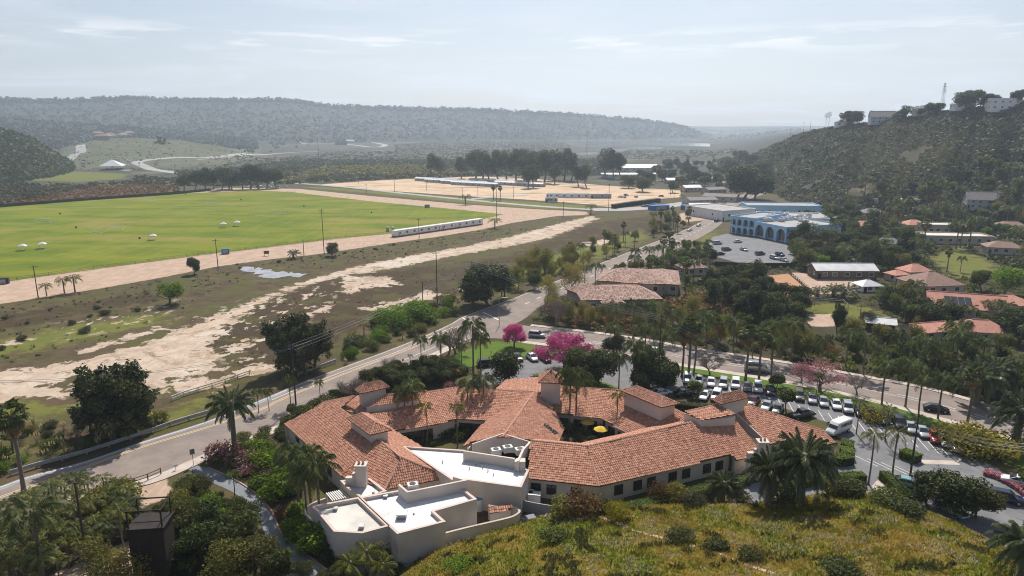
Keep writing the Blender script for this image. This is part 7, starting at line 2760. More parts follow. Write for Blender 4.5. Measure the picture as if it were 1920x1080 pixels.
# roadside thicket, left: pampas, shrubs
scatter([(-40, 860), (60, 800), (130, 800), (330, 790), (300, 808), (170, 848), (0, 895)], 46, {"pampas_grass": 4, "mid_shrub": 2, "bright_shrub": 1, "sage_shrub": 1}, {"pampas_grass": (1.8, 2.8), "mid_shrub": (1.6, 2.6), "bright_shrub": (1.6, 2.4), "sage_shrub": (1, 1.6)},
        {"pampas_grass": "pampas grass clump with straw plumes along the left guard rail", "mid_shrub": "green shrub among pampas along the left guard rail", "bright_shrub": "bright green shrub among pampas by the guard rail", "sage_shrub": "grey shrub among pampas by the guard rail"}, "left roadside", gap=1.6, seed=3)
pplant("fan_palm", 25, 850, 40, "low shaggy palm in the left roadside pampas", wide=2.2)
scatter([(640, 690), (660, 640), (720, 590), (860, 560), (870, 585), (800, 620), (720, 655)], 44, {"mid_shrub": 3, "pampas_grass": 3, "bright_shrub": 2, "dark_shrub": 2, "short_palm": 1}, {"mid_shrub": (1.8, 3.2), "pampas_grass": (1.8, 2.8), "bright_shrub": (2, 3.2), "dark_shrub": (1.8, 3), "short_palm": (2, 3.5)},
        {"mid_shrub": "green shrub in the roadside thicket before the junction", "pampas_grass": "pampas clump in the roadside thicket before the junction", "bright_shrub": "bright green shrub in the thicket before the junction", "dark_shrub": "dark shrub in the thicket before the junction", "short_palm": "short palm in the thicket before the junction"}, "junction thicket", gap=1.9, seed=4)
for px, py, h_ in ((735, 610, 40), (775, 600, 42), (800, 605, 32), (755, 615, 28)):
    pplant("bright_shrub", px, py, h_, "large vivid lime-green shrub beside the marsh", "vivid shrubs by the marsh", 1.2)
# garden around the complex
scatter([(520, 830), (545, 770), (600, 740), (690, 712), (790, 690), (840, 680), (870, 700), (840, 720), (700, 735), (600, 765), (540, 810)], 60, {"round_tree": 3, "dark_shrub": 3, "mid_shrub": 2}, {"round_tree": (2.4, 3.8), "dark_shrub": (1.6, 2.6), "mid_shrub": (1.6, 2.6)},
        {"round_tree": "dense dark garden tree behind the left wing", "dark_shrub": "dark garden shrub behind the left wing", "mid_shrub": "green garden shrub behind the left wing"}, "left garden", gap=1.6, seed=5, wide=(1.1, 1.5))
GS = [(415, 860, 30, "pink_shrub", "dusty pink bougainvillea mound beside the date palm"), (452, 875, 32, "pink_shrub", "purple-pink bougainvillea mound right of the date palm"), (463, 893, 20, "pink_shrub", "low pink flowering mound at the driveway"), (512, 895, 18, "pink_shrub", "small pink flower mound among bright shrubs"),
      (480, 845, 20, "round_shrub", "round clipped shrub above the pink mounds"), (500, 850, 22, "round_shrub", "second round clipped shrub above the pink mounds"), (500, 878, 34, "round_shrub", "large bright round shrub by the driveway"), (527, 882, 32, "round_shrub", "bright round shrub next to the large one"),
      (540, 900, 30, "round_shrub", "bright shrub below the left palms"), (487, 915, 24, "round_shrub", "round shrub at the driveway bend"), (522, 930, 34, "round_shrub", "tall bright shrub at the driveway bend"), (545, 925, 30, "round_shrub", "bright shrub left of the pergola"),
      (532, 970, 18, "rust_shrub", "rusty red shrub at the driveway kerb"), (557, 965, 22, "round_shrub", "round shrub behind the rusty one"), (555, 1005, 30, "round_shrub", "round shrub below the low curved wall"), (595, 1028, 42, "round_shrub", "clipped yellow-green ball shrub at the service wing corner"),
      (716, 1040, 32, "round_shrub", "clipped ball shrub against the service wing front"), (675, 1040, 28, "dark_shrub", "dark clipped shrub against the service wing front"), (640, 1040, 26, "dark_shrub", "dark clipped shrub at the service wing bend"),
      (690, 750, 18, "pink_shrub", "pink flowering shrub behind the left cupola"), (837, 706, 20, "magenta_shrub", "magenta flowering shrub by the pedestrians path"), (845, 732, 14, "magenta_shrub", "low magenta shrub behind the back roof")]
for px, py, h_, k, lb in GS:
    pplant(k, px, py, h_, lb, wide=1.25)
scatter([(415, 845), (480, 800), (530, 790), (560, 850), (590, 920), (545, 940), (500, 900), (430, 875)], 26, {"mid_shrub": 2, "dark_shrub": 3}, (1.0, 1.8), {"mid_shrub": "green shrub in the driveway garden", "dark_shrub": "dark shrub in the driveway garden", "round_shrub": "bright round shrub in the driveway garden"}, "driveway garden", gap=1.3, seed=6)
_b = BLOCK
BLOCK = []
for sd, ar, n_, wh in ((7, [(740, 822), (800, 812), (850, 800), (890, 795), (862, 838), (800, 836)], 26, "left"), (8, [(1062, 800), (1075, 785), (1130, 792), (1165, 815), (1130, 835), (1065, 832)], 24, "right")):
    scatter(ar, n_, {"mid_shrub": 3, "dark_shrub": 2, "sago_palm": 2}, (1.0, 2.2), {"mid_shrub": f"green shrub in the {wh} courtyard", "dark_shrub": f"dark shrub in the {wh} courtyard", "sago_palm": f"low cycad in the {wh} courtyard"}, wh + " courtyard", gap=0.9, seed=sd)
BLOCK = _b
# orchard and trees, bottom left
scatter([(-60, 1020), (40, 965), (160, 930), (240, 945), (255, 1000), (170, 1060), (60, 1120), (-60, 1110)], 95, {"king_palm": 5, "queen_palm": 1}, (3.6, 5.2), "nursery palm with yellow-green crown in the orchard rows", "orchard palms", gap=1.5, seed=9, wide=(1.3, 1.6))
for px, py, h_, k, lb in ((215, 955, 50, "gold_shrub", "brown-topped round bush at the orchard corner"), (235, 1040, 85, "king_palm", "bent palm beside the timber tower"), (80, 1085, 130, "queen_palm", "tall dark palm in the orchard front"), (115, 925, 32, "short_palm", "windswept small palm at the road edge"),
                          (330, 960, 30, "short_palm", "small palm beside the bare dirt patch")):
    pplant(k, px, py, h_, lb, wide=1.2)
for px, py, h_, w_, lb in ((345, 1035, 78, 1.2, "dark pine above the timber tower"), (395, 1040, 80, 1.2, "spreading dark pine beside the driveway"), (445, 1060, 85, 1.2, "spreading dark pine at the driveway bend"), (478, 1090, 80, 1.2, "dark pine in the lower corner by the driveway"),
                           (355, 1075, 75, 1.2, "dark pine right of the timber tower"), (255, 1000, 48, 1.1, "dark tree behind the timber tower"), (310, 990, 42, 1.1, "low dark tree behind the tower rails"), (400, 1000, 45, 1.0, "dark tree along the driveway edge"), (520, 1100, 60, 1.2, "dark pine at the bottom by the lane")):
    pplant("pine", px, py, h_, lb, wide=w_)
for px, py, h_, lb in ((435, 1110, 85, "pale feathery tree at the very front of the pines"), (200, 1120, 90, "pale feathery tree before the timber tower"), (250, 1120, 80, "second pale feathery tree before the tower")):
    pplant("sycamore", px, py, h_, lb, wide=1.4)
for px, py, h_ in ((690, 1085, 55), (720, 1095, 45), (660, 1100, 50)):
    pplant("short_palm", px, py, h_, "bright young palm at the left foot of the knoll", "young palms at knoll foot", 1.2)
scatter([(520, 1075), (600, 1045), (680, 1055), (760, 1052), (740, 1085), (620, 1110)], 14, {"sage_shrub": 2, "dark_shrub": 1}, (1.0, 1.8), "grey-green brush at the left foot of the knoll", "brush at knoll foot", gap=1.2, seed=10)
scatter([(318, 935), (350, 905), (410, 930), (455, 955), (470, 990), (400, 985), (330, 965)], 26, {"mid_shrub": 3, "dark_shrub": 2, "bright_shrub": 1}, (1.2, 2.6), {"mid_shrub": "green shrub between the driveway and the pines", "dark_shrub": "dark shrub between the driveway and the pines", "bright_shrub": "bright shrub between the driveway and the pines"}, "pine edge", gap=1.3, seed=61)
# shrubs on and behind the knoll
for px, py, h_, k, w_, lb in ((1090, 963, 42, "rust_shrub", 1.2, "big olive-brown shrub by the bin enclosure"), (1060, 966, 32, "mid_shrub", 1.2, "grey-green shrub left of the olive-brown one"), (1130, 960, 26, "mid_shrub", 1.0, "shrub at the hedge end by the knoll"), (1158, 978, 34, "gold_shrub", 0.8, "olive shrub on the knoll crest"), (1232, 940, 36, "rust_shrub", 0.8, "upright brown shrub before the hedge"),
                              (1264, 942, 36, "mid_shrub", 0.9, "green shrub before the long hedge"), (1300, 948, 24, "sage_shrub", 1.0, "grey shrub beside the small date palm"), (1325, 945, 20, "sage_shrub", 1.0, "grey shrub left of the small date palm"), (1390, 945, 24, "dark_shrub", 1.0, "dark shrub below the left date palm"), (1470, 938, 32, "mid_shrub", 1.3, "shrub between the two big date palms"),
                              (1560, 928, 30, "mid_shrub", 1.2, "olive shrub behind the knoll top"), (1590, 925, 30, "dark_shrub", 1.4, "dark shrub behind the knoll top"), (1275, 1018, 22, "dark_shrub", 1.6, "wide dark shrub hollow on the knoll"), (1345, 1030, 18, "dark_shrub", 1.6, "dark shrub below the hollow on the knoll"), (1410, 1053, 22, "dark_shrub", 1.4, "dark shrub at the lower knoll trail"),
                              (1040, 1015, 22, "mid_shrub", 1.6, "low green shrub on the knoll shoulder"), (1580, 1078, 24, "dark_shrub", 1.7, "wide dark shrub at the bottom of the knoll"), (1700, 965, 26, "dark_shrub", 1.6, "dark shrub on the right knoll edge"), (1660, 945, 28, "mid_shrub", 1.6, "green shrub on the right knoll edge"), (860, 1070, 22, "bright_shrub", 1.5, "bright green bush on the lower left knoll")):
    pplant(k, px, py, h_, lb, wide=w_)
# trees between side road and clubhouse
scatter([(930, 570), (1000, 500), (1060, 495), (1090, 560), (1010, 590), (960, 595)], 22, {"sycamore": 5, "mid_tree": 1}, {"sycamore": (8, 12), "mid_tree": (5, 7)}, {"sycamore": "tall airy yellow-green sycamore at the junction", "mid_tree": "green tree under the junction sycamores"}, "junction trees", gap=3.0, seed=11)
scatter([(1020, 590), (1090, 600), (1200, 605), (1200, 620), (1040, 612)], 12, {"sycamore": 3, "bare_tree": 1}, (5.5, 8.5), {"sycamore": "airy yellow-green tree in the brown brush by the side road", "bare_tree": "leafless small tree in the brown brush"}, "brush trees", gap=4, seed=12)
scatter([(1200, 625), (1280, 590), (1400, 610), (1480, 640), (1640, 660), (1620, 690), (1480, 668), (1300, 645)], 44, {"sycamore": 4, "mid_tree": 3, "bright_tree": 1, "mid_shrub": 2, "rust_shrub": 2}, {"sycamore": (4.5, 8), "mid_tree": (4, 7), "bright_tree": (3, 5), "mid_shrub": (1.5, 3), "rust_shrub": (1.5, 2.6)},
        {"sycamore": "airy yellow-green tree across the side road", "mid_tree": "green tree across the side road", "bright_tree": "bright green tree across the side road", "mid_shrub": "green shrub across the side road", "rust_shrub": "rusty brown shrub across the side road"}, "side road woods", gap=2.4, seed=13)
scatter([(1640, 700), (1640, 660), (1760, 640), (1930, 660), (1960, 760), (1900, 760), (1760, 722)], 60, {"mid_tree": 4, "queen_palm": 2, "date_palm": 1, "round_tree": 2, "mid_shrub": 2, "king_palm": 1}, {"mid_tree": (4.5, 8), "queen_palm": (7, 11), "date_palm": (4, 6), "round_tree": (4, 7), "mid_shrub": (1.5, 3), "king_palm": (5, 7)},
        {"mid_tree": "green tree in the lush garden across the side road", "queen_palm": "queen palm in the lush garden across the side road", "date_palm": "date palm in the lush garden across the side road", "round_tree": "dark dense tree in the lush garden across the side road", "mid_shrub": "shrub in the lush garden across the side road", "king_palm": "yellow-green palm in the lush garden across the side road"}, "lush garden", gap=2.6, seed=14)
scatter([(1130, 640), (1290, 652), (1480, 684), (1640, 712), (1640, 702), (1480, 672), (1290, 640), (1130, 625)], 16, {"queen_palm": 2, "fan_palm": 1}, (8, 12), {"queen_palm": "feather palm on the far verge of the side road", "fan_palm": "fan palm on the far verge of the side road"}, "far verge", gap=4, seed=23)
_b = BLOCK
BLOCK = []
scatter([(1175, 700), (1230, 692), (1275, 712), (1250, 735), (1195, 742)], 9, {"queen_palm": 2, "round_tree": 2}, {"queen_palm": (8, 11), "round_tree": (3.5, 5)}, {"queen_palm": "palm in the planted end of the parking loop", "round_tree": "dark tree in the planted end of the parking loop"}, "parking loop", gap=2.6, seed=24)
BLOCK = _b
# dark tree belt left of the arena and around
scatter([(1330, 560), (1400, 530), (1440, 560), (1500, 580), (1500, 640), (1420, 640), (1340, 590)], 30, {"mid_tree": 3, "round_tree": 3, "eucalyptus": 2}, {"mid_tree": (4, 7), "round_tree": (5, 8), "eucalyptus": (8, 12)}, {"mid_tree": "green tree in the belt left of the bright lawn", "round_tree": "dark tree in the belt left of the bright lawn", "eucalyptus": "slender grey-green gum in the belt left of the bright lawn"}, "lawn belt", gap=3.2, seed=15, wide=(1.0, 1.4))
scatter([(1330, 540), (1400, 520), (1420, 545), (1360, 560)], 8, {"round_tree": 2, "eucalyptus": 1}, (6, 10), {"round_tree": "dark tree between gatehouse and riding arena", "eucalyptus": "tall grey-green tree between gatehouse and arena"}, "arena belt", gap=3, seed=16)
for px, py, h_ in ((1490, 557, 20), (1535, 558, 22), (1565, 560, 28), (1585, 562, 30)):
    pplant("sago_palm", px, py, h_, "bushy palm along the arena fence", "arena fence palms", 1.3)
pplant("king_palm", 1613, 597, 30, "golden-yellow palm standing in the bright lawn", wide=1.5)
for px, py, h_, k, w_, lb in ((1600, 640, 45, "mid_tree", 1.2, "green tree beside the low dark shed"), (1625, 615, 30, "round_tree", 1.3, "dark tree behind the low dark shed"), (1570, 630, 60, "eucalyptus", 0.9, "slim grey tree at the lawn edge"), (1745, 620, 50, "round_tree", 1.3, "large dark tree left of the solar roof"), (1720, 600, 45, "round_tree", 1.2, "dark tree above the bright lawn"),
                              (1700, 570, 40, "mid_tree", 1.3, "green tree left of the brown shingled house"), (1660, 575, 35, "mid_tree", 1.4, "broad green tree by the white shelter"), (1890, 640, 60, "round_tree", 1.4, "large dark tree right of the solar roof"), (1860, 600, 40, "mid_tree", 1.3, "green tree behind the solar roof"), (1880, 555, 55, "bright_tree", 1.3, "large bright green tree below the lawn slope"),
                              (1840, 545, 40, "mid_tree", 1.3, "green tree right of the brown shingled house"), (1775, 510, 45, "fan_palm", 1.0, "fan palm beside the brown shingled house"), (1800, 510, 30, "queen_palm", 1.0, "queen palm on the green slope"), (1805, 640, 40, "queen_palm", 1.2, "palm in front of the solar roof house")):
    pplant(k, px, py, h_, lb, wide=w_)
scatter([(1640, 560), (1760, 575), (1830, 620), (1930, 580), (1940, 640), (1800, 660), (1720, 630)], 22, {"round_tree": 3, "mid_tree": 2, "queen_palm": 1}, {"round_tree": (4, 7), "mid_tree": (4, 6), "queen_palm": (6, 9)}, {"round_tree": "dark tree around the salmon house", "mid_tree": "green tree around the salmon house", "queen_palm": "palm around the salmon house"}, "salmon house trees", gap=3.4, seed=17, wide=(1.0, 1.4))
BLOCK.append([G(a, b) for a, b in ((1760, 605), (1890, 600), (1890, 570), (1780, 570))])
# mid-distance woodland between plaza and hill foot
scatter([(1480, 460), (1560, 440), (1640, 450), (1700, 470), (1740, 500), (1640, 512), (1500, 505)], 60, {"round_tree": 4, "mid_tree": 4, "bright_tree": 1, "queen_palm": 1, "eucalyptus": 1}, {"round_tree": (6, 9), "mid_tree": (5, 9), "bright_tree": (4, 6), "queen_palm": (8, 11), "eucalyptus": (10, 14)},
        {"round_tree": "dark tree in the wood behind the barn", "mid_tree": "green tree in the wood behind the barn", "bright_tree": "bright green tree in the wood behind the barn", "queen_palm": "palm in the wood behind the barn", "eucalyptus": "tall grey tree in the wood behind the barn"}, "barn wood", gap=4.2, seed=18, wide=(1.0, 1.4))
scatter([(1500, 440), (1480, 420), (1560, 400), (1700, 390), (1920, 395), (1940, 500), (1860, 500), (1840, 470), (1700, 465), (1600, 440)], 100, {"mid_tree": 4, "round_tree": 2, "queen_palm": 4, "bright_tree": 2, "sycamore": 2}, {"mid_tree": (5, 9), "round_tree": (5, 9), "queen_palm": (9, 15), "bright_tree": (4, 7), "sycamore": (6, 10)},
        {"mid_tree": "green tree in the villa gardens below the hill", "round_tree": "dark tree in the villa gardens below the hill", "queen_palm": "tall palm in the villa gardens below the hill", "bright_tree": "bright green tree in the villa gardens below the hill", "sycamore": "airy tree in the villa gardens below the hill"}, "villa gardens", gap=5.0, seed=19, wide=(1.0, 1.4))
for px, py, h_ in ((1650, 420, 60), (1665, 415, 65), (1690, 410, 62), (1700, 425, 55), (1735, 410, 70), (1745, 412, 66), (1755, 408, 72), (1680, 440, 55), (1730, 470, 60), (1800, 465, 55), (1815, 470, 60), (1620, 470, 55)):
    pplant("fan_palm", px, py, h_, "very tall fan palm below the chaparral hill", "tall palms below the hill")
# trees along the far road and clubhouse palms
scatter([(1090, 545), (1120, 520), (1230, 470), (1330, 470), (1340, 500), (1300, 540), (1260, 560), (1225, 530), (1120, 535)], 60, {"queen_palm": 3, "mid_tree": 3, "round_tree": 1, "fan_palm": 1, "bright_tree": 1}, {"queen_palm": (5, 9), "mid_tree": (3.5, 6), "round_tree": (3.5, 6), "fan_palm": (8, 12), "bright_tree": (3, 5)},
        {"queen_palm": "palm around the tiled clubhouse", "mid_tree": "green tree around the tiled clubhouse", "round_tree": "dark tree around the tiled clubhouse", "fan_palm": "fan palm around the tiled clubhouse", "bright_tree": "bright tree around the tiled clubhouse"}, "clubhouse grove", gap=3.4, seed=20)
scatter([(1000, 520), (1060, 490), (1180, 440), (1250, 410), (1300, 405), (1290, 430), (1180, 468), (1040, 530)], 44, {"sycamore": 3, "mid_tree": 2, "queen_palm": 2, "fan_palm": 1}, {"sycamore": (5, 8), "mid_tree": (4, 6), "queen_palm": (5, 8), "fan_palm": (8, 12)},
        {"sycamore": "yellow-green tree between marsh and far road", "mid_tree": "green tree between marsh and far road", "queen_palm": "palm between marsh and far road", "fan_palm": "fan palm between marsh and far road"}, "far road verge", gap=4, seed=21)
# eucalyptus stand at the sand lot
EU = [(812, 333, 46), (826, 333, 40), (865, 335, 42), (890, 338, 58), (905, 340, 60), (918, 343, 55), (935, 338, 58), (950, 337, 56), (968, 337, 58), (985, 338, 60), (988, 345, 62), (1005, 339, 56), (1020, 342, 62), (1040, 338, 58), (1058, 338, 60), (1070, 340, 54), (1040, 345, 40), (1000, 352, 42), (1100, 352, 44), (1135, 333, 56), (1150, 335, 55), (1165, 335, 48), (990, 353, 45), (1085, 350, 40)]
for px, py, h_ in EU:
    pplant("eucalyptus", px, py, h_, "tall dark eucalyptus in the stand at the sand lot", "eucalyptus stand", random.uniform(1.0, 1.4))
for px, py, h_ in ((365, 357, 38), (385, 357, 44), (400, 355, 36), (415, 357, 44), (435, 356, 34), (455, 355, 40), (470, 354, 48), (485, 354, 46), (500, 354, 36), (520, 353, 38), (345, 358, 34), (430, 354, 40)):
    pplant("eucalyptus", px, py, h_, "dark tree in the row at the far field corner", "far field corner trees", random.uniform(1.2, 1.6))
scatter([(1170, 350), (1200, 322), (1290, 310), (1400, 300), (1440, 345), (1420, 365), (1370, 360), (1300, 372), (1180, 362)], 62, {"round_tree": 4, "mid_tree": 3, "eucalyptus": 2, "fan_palm": 1}, {"round_tree": (8, 13), "mid_tree": (7, 11), "eucalyptus": (12, 18), "fan_palm": (12, 16)},
        {"round_tree": "dark tree along the road at the hill foot", "mid_tree": "green tree along the road at the hill foot", "eucalyptus": "tall tree along the road at the hill foot", "fan_palm": "fan palm along the road at the hill foot"}, "hill foot trees", gap=9, seed=22, wide=(1.1, 1.6))
for px, py, h_, w_ in ((1395, 372, 62, 1.5), (1415, 375, 50, 1.5), (1375, 330, 30, 1.5), (1430, 330, 28, 1.5)):
    pplant("round_tree", px, py, h_, "large dark tree at the left foot of the hill", "large trees at the hill foot", w_)
# crest of the big hill
for px, py, h_, k, w_ in ((1548, 238, 28, "fan_palm", 1.0), (1553, 238, 30, "fan_palm", 1.0), (1575, 232, 26, "fan_palm", 1.0), (1579, 232, 24, "fan_palm", 1.0), (1632, 222, 24, "fan_palm", 1.0), (1637, 221, 22, "fan_palm", 1.0)):
    pplant(k, px, py, h_, "fan palm standing on the crest of the big hill", "crest palms", w_)
for px, py, h_, k in ((1595, 232, 28, "round_tree"), (1608, 232, 26, "round_tree"), (1690, 218, 20, "round_tree"), (1700, 217, 24, "mid_tree"), (1720, 215, 20, "round_tree"), (1745, 208, 22, "mid_tree"), (1760, 207, 18, "round_tree"), (1800, 200, 34, "round_tree"), (1822, 200, 36, "round_tree"),
                      (1850, 198, 26, "round_tree"), (1870, 190, 22, "eucalyptus"), (1900, 190, 28, "eucalyptus"), (1915, 192, 26, "round_tree"), (1790, 204, 16, "mid_tree"), (1680, 222, 14, "mid_tree"), (1725, 222, 18, "round_tree")):
    pplant(k, px, py, h_, "dark tree on the crest of the big hill", "crest trees", 1.3)
# --- masses nobody could count ---
FARX = [poly((85, 318), (95, 296), (200, 292), (270, 290), (420, 284), (600, 278), (600, 290), (420, 300), (300, 305), (340, 335), (260, 330)), poly((40, 345), (70, 312), (250, 320), (250, 340), (150, 348)), poly((540, 285), (560, 262), (740, 262), (740, 284)),
        poly((1030, 262), (1400, 258), (1410, 282), (1180, 282), (1120, 296), (1070, 296), (1070, 272)), poly((1480, 516), (1620, 510), (1625, 550), (1430, 560), (1425, 512)), poly((1490, 562), (1610, 562), (1740, 640), (1690, 650), (1490, 620)), poly((1740, 480), (1800, 462), (1880, 500), (1860, 520), (1780, 520))] + BLOCK


def rand_ex(ppx, n, seed, ex):
    q = rand_in(ppx, int(n * 1.6), seed)
    bad = np.zeros(len(q), bool)
    for e in ex:
        bad |= sdist(q[:, 0], q[:, 1], e) > -1.0
    return q[~bad][:n]


p = rand_ex([(1000, 600), (1060, 560), (1230, 500), (1340, 505), (1490, 505), (1500, 400), (1700, 388), (1960, 385), (1990, 800), (1747, 725), (1480, 676), (1233, 636)], 5200, 51, FARX)
quad_bushes("undergrowth", p, (0.6, 1.7), F_MID, 16, 0.30, 0.9, 0.35)
p = rand_ex([(1480, 505), (1480, 455), (1600, 430), (1700, 388), (1960, 385), (1960, 520), (1760, 470), (1700, 500)], 1500, 52, FARX)
quad_bushes("garden_undergrowth", p, (1.0, 2.6), F_DARK, 18, 0.28, 0.9, 0.4)
p = rand_ex([(0, 690), (0, 600), (300, 545), (420, 530), (330, 600), (140, 665)], 110, 53, [poly((-60, 738), (0, 694), (130, 682), (300, 634), (470, 566), (480, 580), (395, 640), (300, 712))])
quad_bushes("marsh_weeds", p, (0.25, 0.8), F_MID, 9, 0.4, 0.7, 0.4)
p = rand_ex([(420, 700), (400, 640), (520, 560), (900, 490), (1060, 470), (900, 560), (640, 640)], 300, 54, BLOCK)
quad_bushes("marsh_tufts", p, (0.15, 0.5), F_RUST, 8, 0.4, 0.7, 0.25)
p = rand_ex([(0, 575), (400, 505), (740, 460), (940, 428), (1000, 430), (700, 490), (440, 530), (300, 550), (0, 600)], 350, 55, BLOCK + [poly((445, 495), (590, 508), (590, 525), (470, 528))])
quad_bushes("track_edge_weeds", p, (0.2, 0.8), F_SAGE, 9, 0.4, 0.7, 0.35)
g = np.random.default_rng(5)
pts = []
for _ in range(1):
    a = g.uniform(HILL[0, 0] - 0.01, HILL[-1, 0] - 0.05, 31000)
    tt = g.uniform(-0.06, 1.06, 31000)
    Yb_, Yr_ = np.interp(a, HILL[:, 0], HILL[:, 1]), np.interp(a, HILL[:, 0], HILL[:, 2])
    yy = Yb_ + (Yr_ - Yb_) * tt
    pts = np.stack([a * yy, yy], -1)
dn = fbm(pts[:, 0] * 0.03, pts[:, 1] * 0.03, 41, 4)
keep = dn > 0.27
kp = pts[keep][:26000]
quad_bushes("chaparral", kp, (0.8, 2.3), F_SAGE, 9, 0.42, 0.8, 0.62 + 1.8 * (fbm(kp[:, 0] * 0.02, kp[:, 1] * 0.02, 47, 4) - 0.5), tv=0.10)
quad_bushes("chaparral_dark", pts[(dn > 0.54)][:1800] + g.normal(0, 3, (len(pts[dn > 0.54][:1800]), 2)), (1.6, 3.8), F_DARK, 11, 0.36, 0.9, 0.35)
p = rand_ex([(0, 385), (0, 300), (300, 322), (420, 318), (560, 300), (800, 300), (1000, 300), (1150, 300), (1180, 330), (900, 330), (760, 335), (600, 343), (430, 350), (200, 346)], 9000, 32, FARX)
quad_bushes("marsh_scrub", p, (1.4, 3.8), F_SAGE, 8, 0.45, 0.8, 0.25)
p = rand_in([(520, 345), (620, 330), (780, 330), (900, 325), (760, 310), (600, 315)], 900, 33)
quad_bushes("willow_scrub", p, (2.0, 4.5), F_MID, 10, 0.4, 0.9, 0.5)
p = rand_ex([(380, 318), (500, 285), (900, 262), (1300, 262), (1400, 290), (1200, 300), (700, 300)], 5000, 34, FARX)
quad_bushes("lagoon_scrub", p, (1.2, 3.6), F_SAGE, 8, 0.45, 0.6, 0.3)
p = rand_in([(-50, 398), (0, 362), (120, 350), (330, 346), (340, 362), (0, 386)], 1500, 35)
quad_bushes("red_brush", p, (0.8, 2.0), F_RUST, 8, 0.45, 0.8, 0.4)
p = rand_in([(1240, 600), (1250, 560), (1340, 545), (1420, 575), (1400, 610)], 700, 36)
quad_bushes("brown_brush", p, (0.5, 1.2), F_RUST, 9, 0.4, 0.9, 0.3)
p = rand_in([(1030, 585), (1200, 590), (1240, 632), (1100, 612), (1030, 600)], 500, 37)
quad_bushes("brown_brush_strip", p, (0.5, 1.1), F_RUST, 9, 0.4, 0.9, 0.4)
for nm, tab, n_, sz, tr, mt in (("mesa_trees", MESA, 4200, (4, 9), (0.0, 1.03), F_FAR), ("mesa_crest_trees", MESA, 1300, (5, 15), (0.96, 1.02), F_FAR), ("wooded_hill", LHIL, 2200, (2.5, 5.5), (0.0, 1.05), F_DARK), ("wooded_slope", LBCK, 3200, (3, 7.5), (0.0, 1.05), F_FAR), ("mound_brush", LMND, 260, (0.8, 2.0), (-0.1, 1.0), F_SAGE)):
    a = g.uniform(tab[0, 0], tab[-1, 0], n_)
    if nm.startswith("wooded"):
        a = g.uniform(-0.82, tab[-1, 0], n_)
    if nm.startswith("mesa"):
        a = g.uniform(-0.82, tab[-1, 0], n_)
    tt = g.uniform(tr[0], tr[1], n_)
    Yb_, Yr_ = np.interp(a, tab[:, 0], tab[:, 1]), np.interp(a, tab[:, 0], tab[:, 2])
    yy = Yb_ + (Yr_ - Yb_) * tt
    quad_bushes(nm, np.stack([a * yy, yy], -1), sz, mt, 12, 0.40, 1.0, 0.5, tv=0.08)
p = rand_in([(300, 300), (300, 262), (330, 245), (500, 255), (560, 262), (600, 280), (480, 290), (420, 280)], 420, 38)
quad_bushes("valley_trees", p, (4, 9), F_DARK, 22, 0.3, 1.3, 0.35)
p = rand_in([(1290, 262), (1500, 262), (1500, 244), (1290, 244)], 1200, 39)
quad_bushes("shore_town_trees", p, (4, 10), F_DARK, 8, 0.4, 0.9, 0.35)
# knoll grass and flowers
xy = np.stack([RNG.uniform(-20, 74, 90000), RNG.uniform(46, 92, 90000)], -1)
hh_ = height(xy[:, 0], xy[:, 1])
vis = hh_ > 0.8
xy, hh_ = xy[vis], hh_[vis]
n = len(xy)
n3 = fbm(xy[:, 0] * 0.25, xy[:, 1] * 0.25, 61, 4)


def tufts(name, sel, hgt, wd, mat, per=3):
    P = np.repeat(np.stack([xy[sel, 0], xy[sel, 1], hh_[sel] - 0.03], -1), per, 0)
    m = len(P)
    P[:, :2] += RNG.normal(0, 0.10, (m, 2))
    d = RNG.normal(0, 0.55, (m, 3))
    d[:, 2] = 1
    d /= np.linalg.norm(d, axis=1)[:, None]
    H_ = (hgt * RNG.uniform(0.5, 1.3, m))[:, None]
    s = rdir(m) * np.array([1, 1, 0]) * wd
    V_ = np.stack([P - s, P + s, P + d * H_ + s * 0.5, P + d * H_ - s * 0.5], 1).reshape(-1, 3)
    link(name, fastmesh(name, V_, np.arange(len(V_)).reshape(-1, 4), [mat], np.clip(RNG.normal(0.5, 0.25, m), 0, 1)), kind="stuff")


F_DRY = foliage("grass_dry", (0.13, 0.095, 0.018), (0.32, 0.235, 0.07), 0.5)
F_GRN = foliage("grass_green", (0.05, 0.075, 0.008), (0.165, 0.18, 0.028), 0.5)
F_LIL = foliage("flower_lilac", (0.30, 0.25, 0.28), (0.56, 0.50, 0.52), 0.3)
r_ = RNG.random(n)
tufts("dry_grass", (n3 > 0.46) & (r_ < 0.75), 0.30, 0.05, F_DRY)
tufts("green_grass", (n3 <= 0.53) & (r_ < 0.75), 0.30, 0.06, F_GRN)
n4 = fbm(xy[:, 0] * 0.5 + 9, xy[:, 1] * 0.5, 71, 3)
tufts("wild_flowers", (n4 > 0.60) & (r_ < 0.5) & (xy[:, 0] > 4), 0.30, 0.09, F_LIL, 2)
n5 = fbm(xy[:, 0] * 0.16 + 3, xy[:, 1] * 0.16, 77, 4)
tufts("russet_grass", (n5 > 0.57) & (r_ > 0.5), 0.28, 0.05, foliage("grass_russet", (0.14, 0.085, 0.035), (0.30, 0.19, 0.09), 0.45))
tufts("sage_tufts", (n4 < 0.34) & (r_ < 0.5), 0.42, 0.10, F_SAGE, 5)

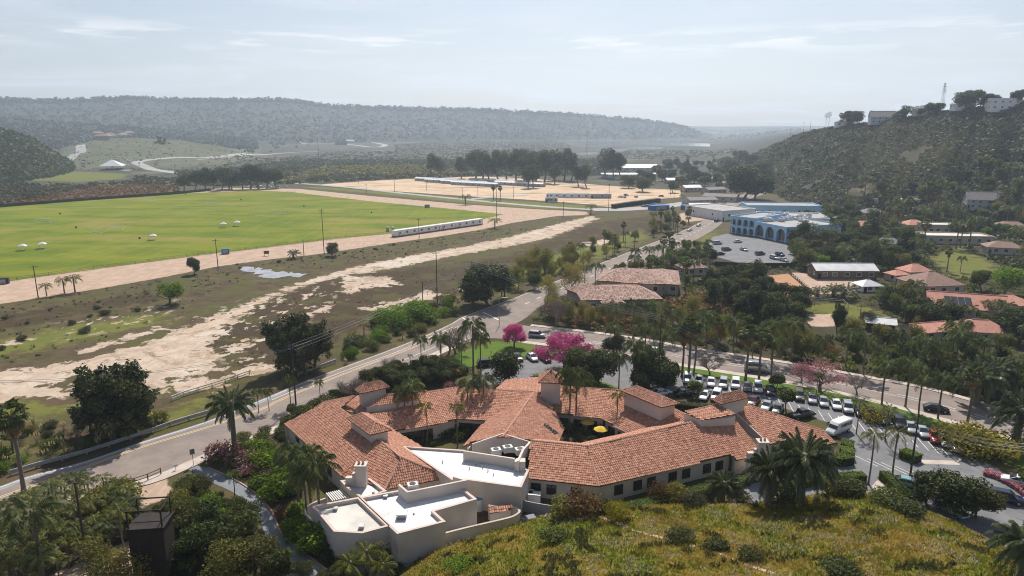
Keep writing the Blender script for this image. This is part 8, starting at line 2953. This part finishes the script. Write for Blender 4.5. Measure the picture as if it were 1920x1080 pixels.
# ------------------------------------------------------------------ labels: say which one by its size and what it stands beside
LM = [(x_, y_, t_) for t_, (x_, y_) in {t: G(a, b) for t, a, b in (("the white barn", 1195, 325), ("the market lot", 1240, 388), ("the hill foot road", 1420, 355), ("the blue plaza", 1420, 445), ("the plaza lot", 1400, 490), ("the gatehouse", 1303, 520), ("the riding arena", 1470, 540), ("the metal-roofed barn", 1587, 520), ("the white shelter", 1635, 550),
      ("the shingled house", 1768, 555), ("the solar roof", 1815, 600), ("the salmon annex", 1755, 645), ("the long villa", 1790, 455), ("the grey dormer house", 1845, 395), ("the low flat house", 1685, 388), ("the small red roof", 1625, 440), ("the white gazebo", 1553, 450), ("the dark low shed", 1650, 625), ("the clubhouse front", 1165, 585),
      ("the clubhouse wing", 1240, 555), ("the grey van", 1420, 697), ("the black driving car", 1755, 771), ("the junction", 930, 600), ("the junction pole", 886, 582), ("the tall marsh pole", 820, 570), ("the guard rail end", 630, 685), ("the left cupola", 700, 745), ("the bus benches", 735, 705), ("the big eucalyptus", 215, 825), ("the fan palm by the road", 45, 925),
      ("the culvert rail", 345, 745), ("the timber tower", 297, 1092), ("the leaning pole", 166, 1068), ("the driveway palm", 443, 852), ("the pergola", 635, 948), ("the dirt patch", 280, 930), ("the yellow umbrellas", 820, 815), ("the tower", 1060, 800), ("the lawn strip pole", 1233, 736), ("the trailers", 830, 435), ("the sand lot edge", 700, 350), ("the stable rows", 900, 342), ("the container", 1127, 372), ("the pampas grass", 100, 850), ("the lone bright tree", 318, 571))}.items()]
cnt = {}
for r, k, h in PLANTED:
    cnt.setdefault(r["label"], []).append((r, h))
for lb, rs in cnt.items():
    if len(rs) < 3:
        continue
    hs = sorted(h for _, h in rs)
    for r, h in rs:
        sz = "short" if h < hs[len(hs) // 3] else ("tall" if h >= hs[2 * len(hs) // 3] else "middling")
        d, t = min(((r.location.x - a) ** 2 + (r.location.y - b) ** 2, t) for a, b, t in LM)
        words = lb.split()
        w = ("" if words[0] in ("tall", "short", "small", "large", "low", "very") else sz + " ") + lb
        w = w if d > 60 ** 2 or t in lb or len(w.split()) + len(t.split()) > 15 else w + ", near " + t
        r["label"] = w
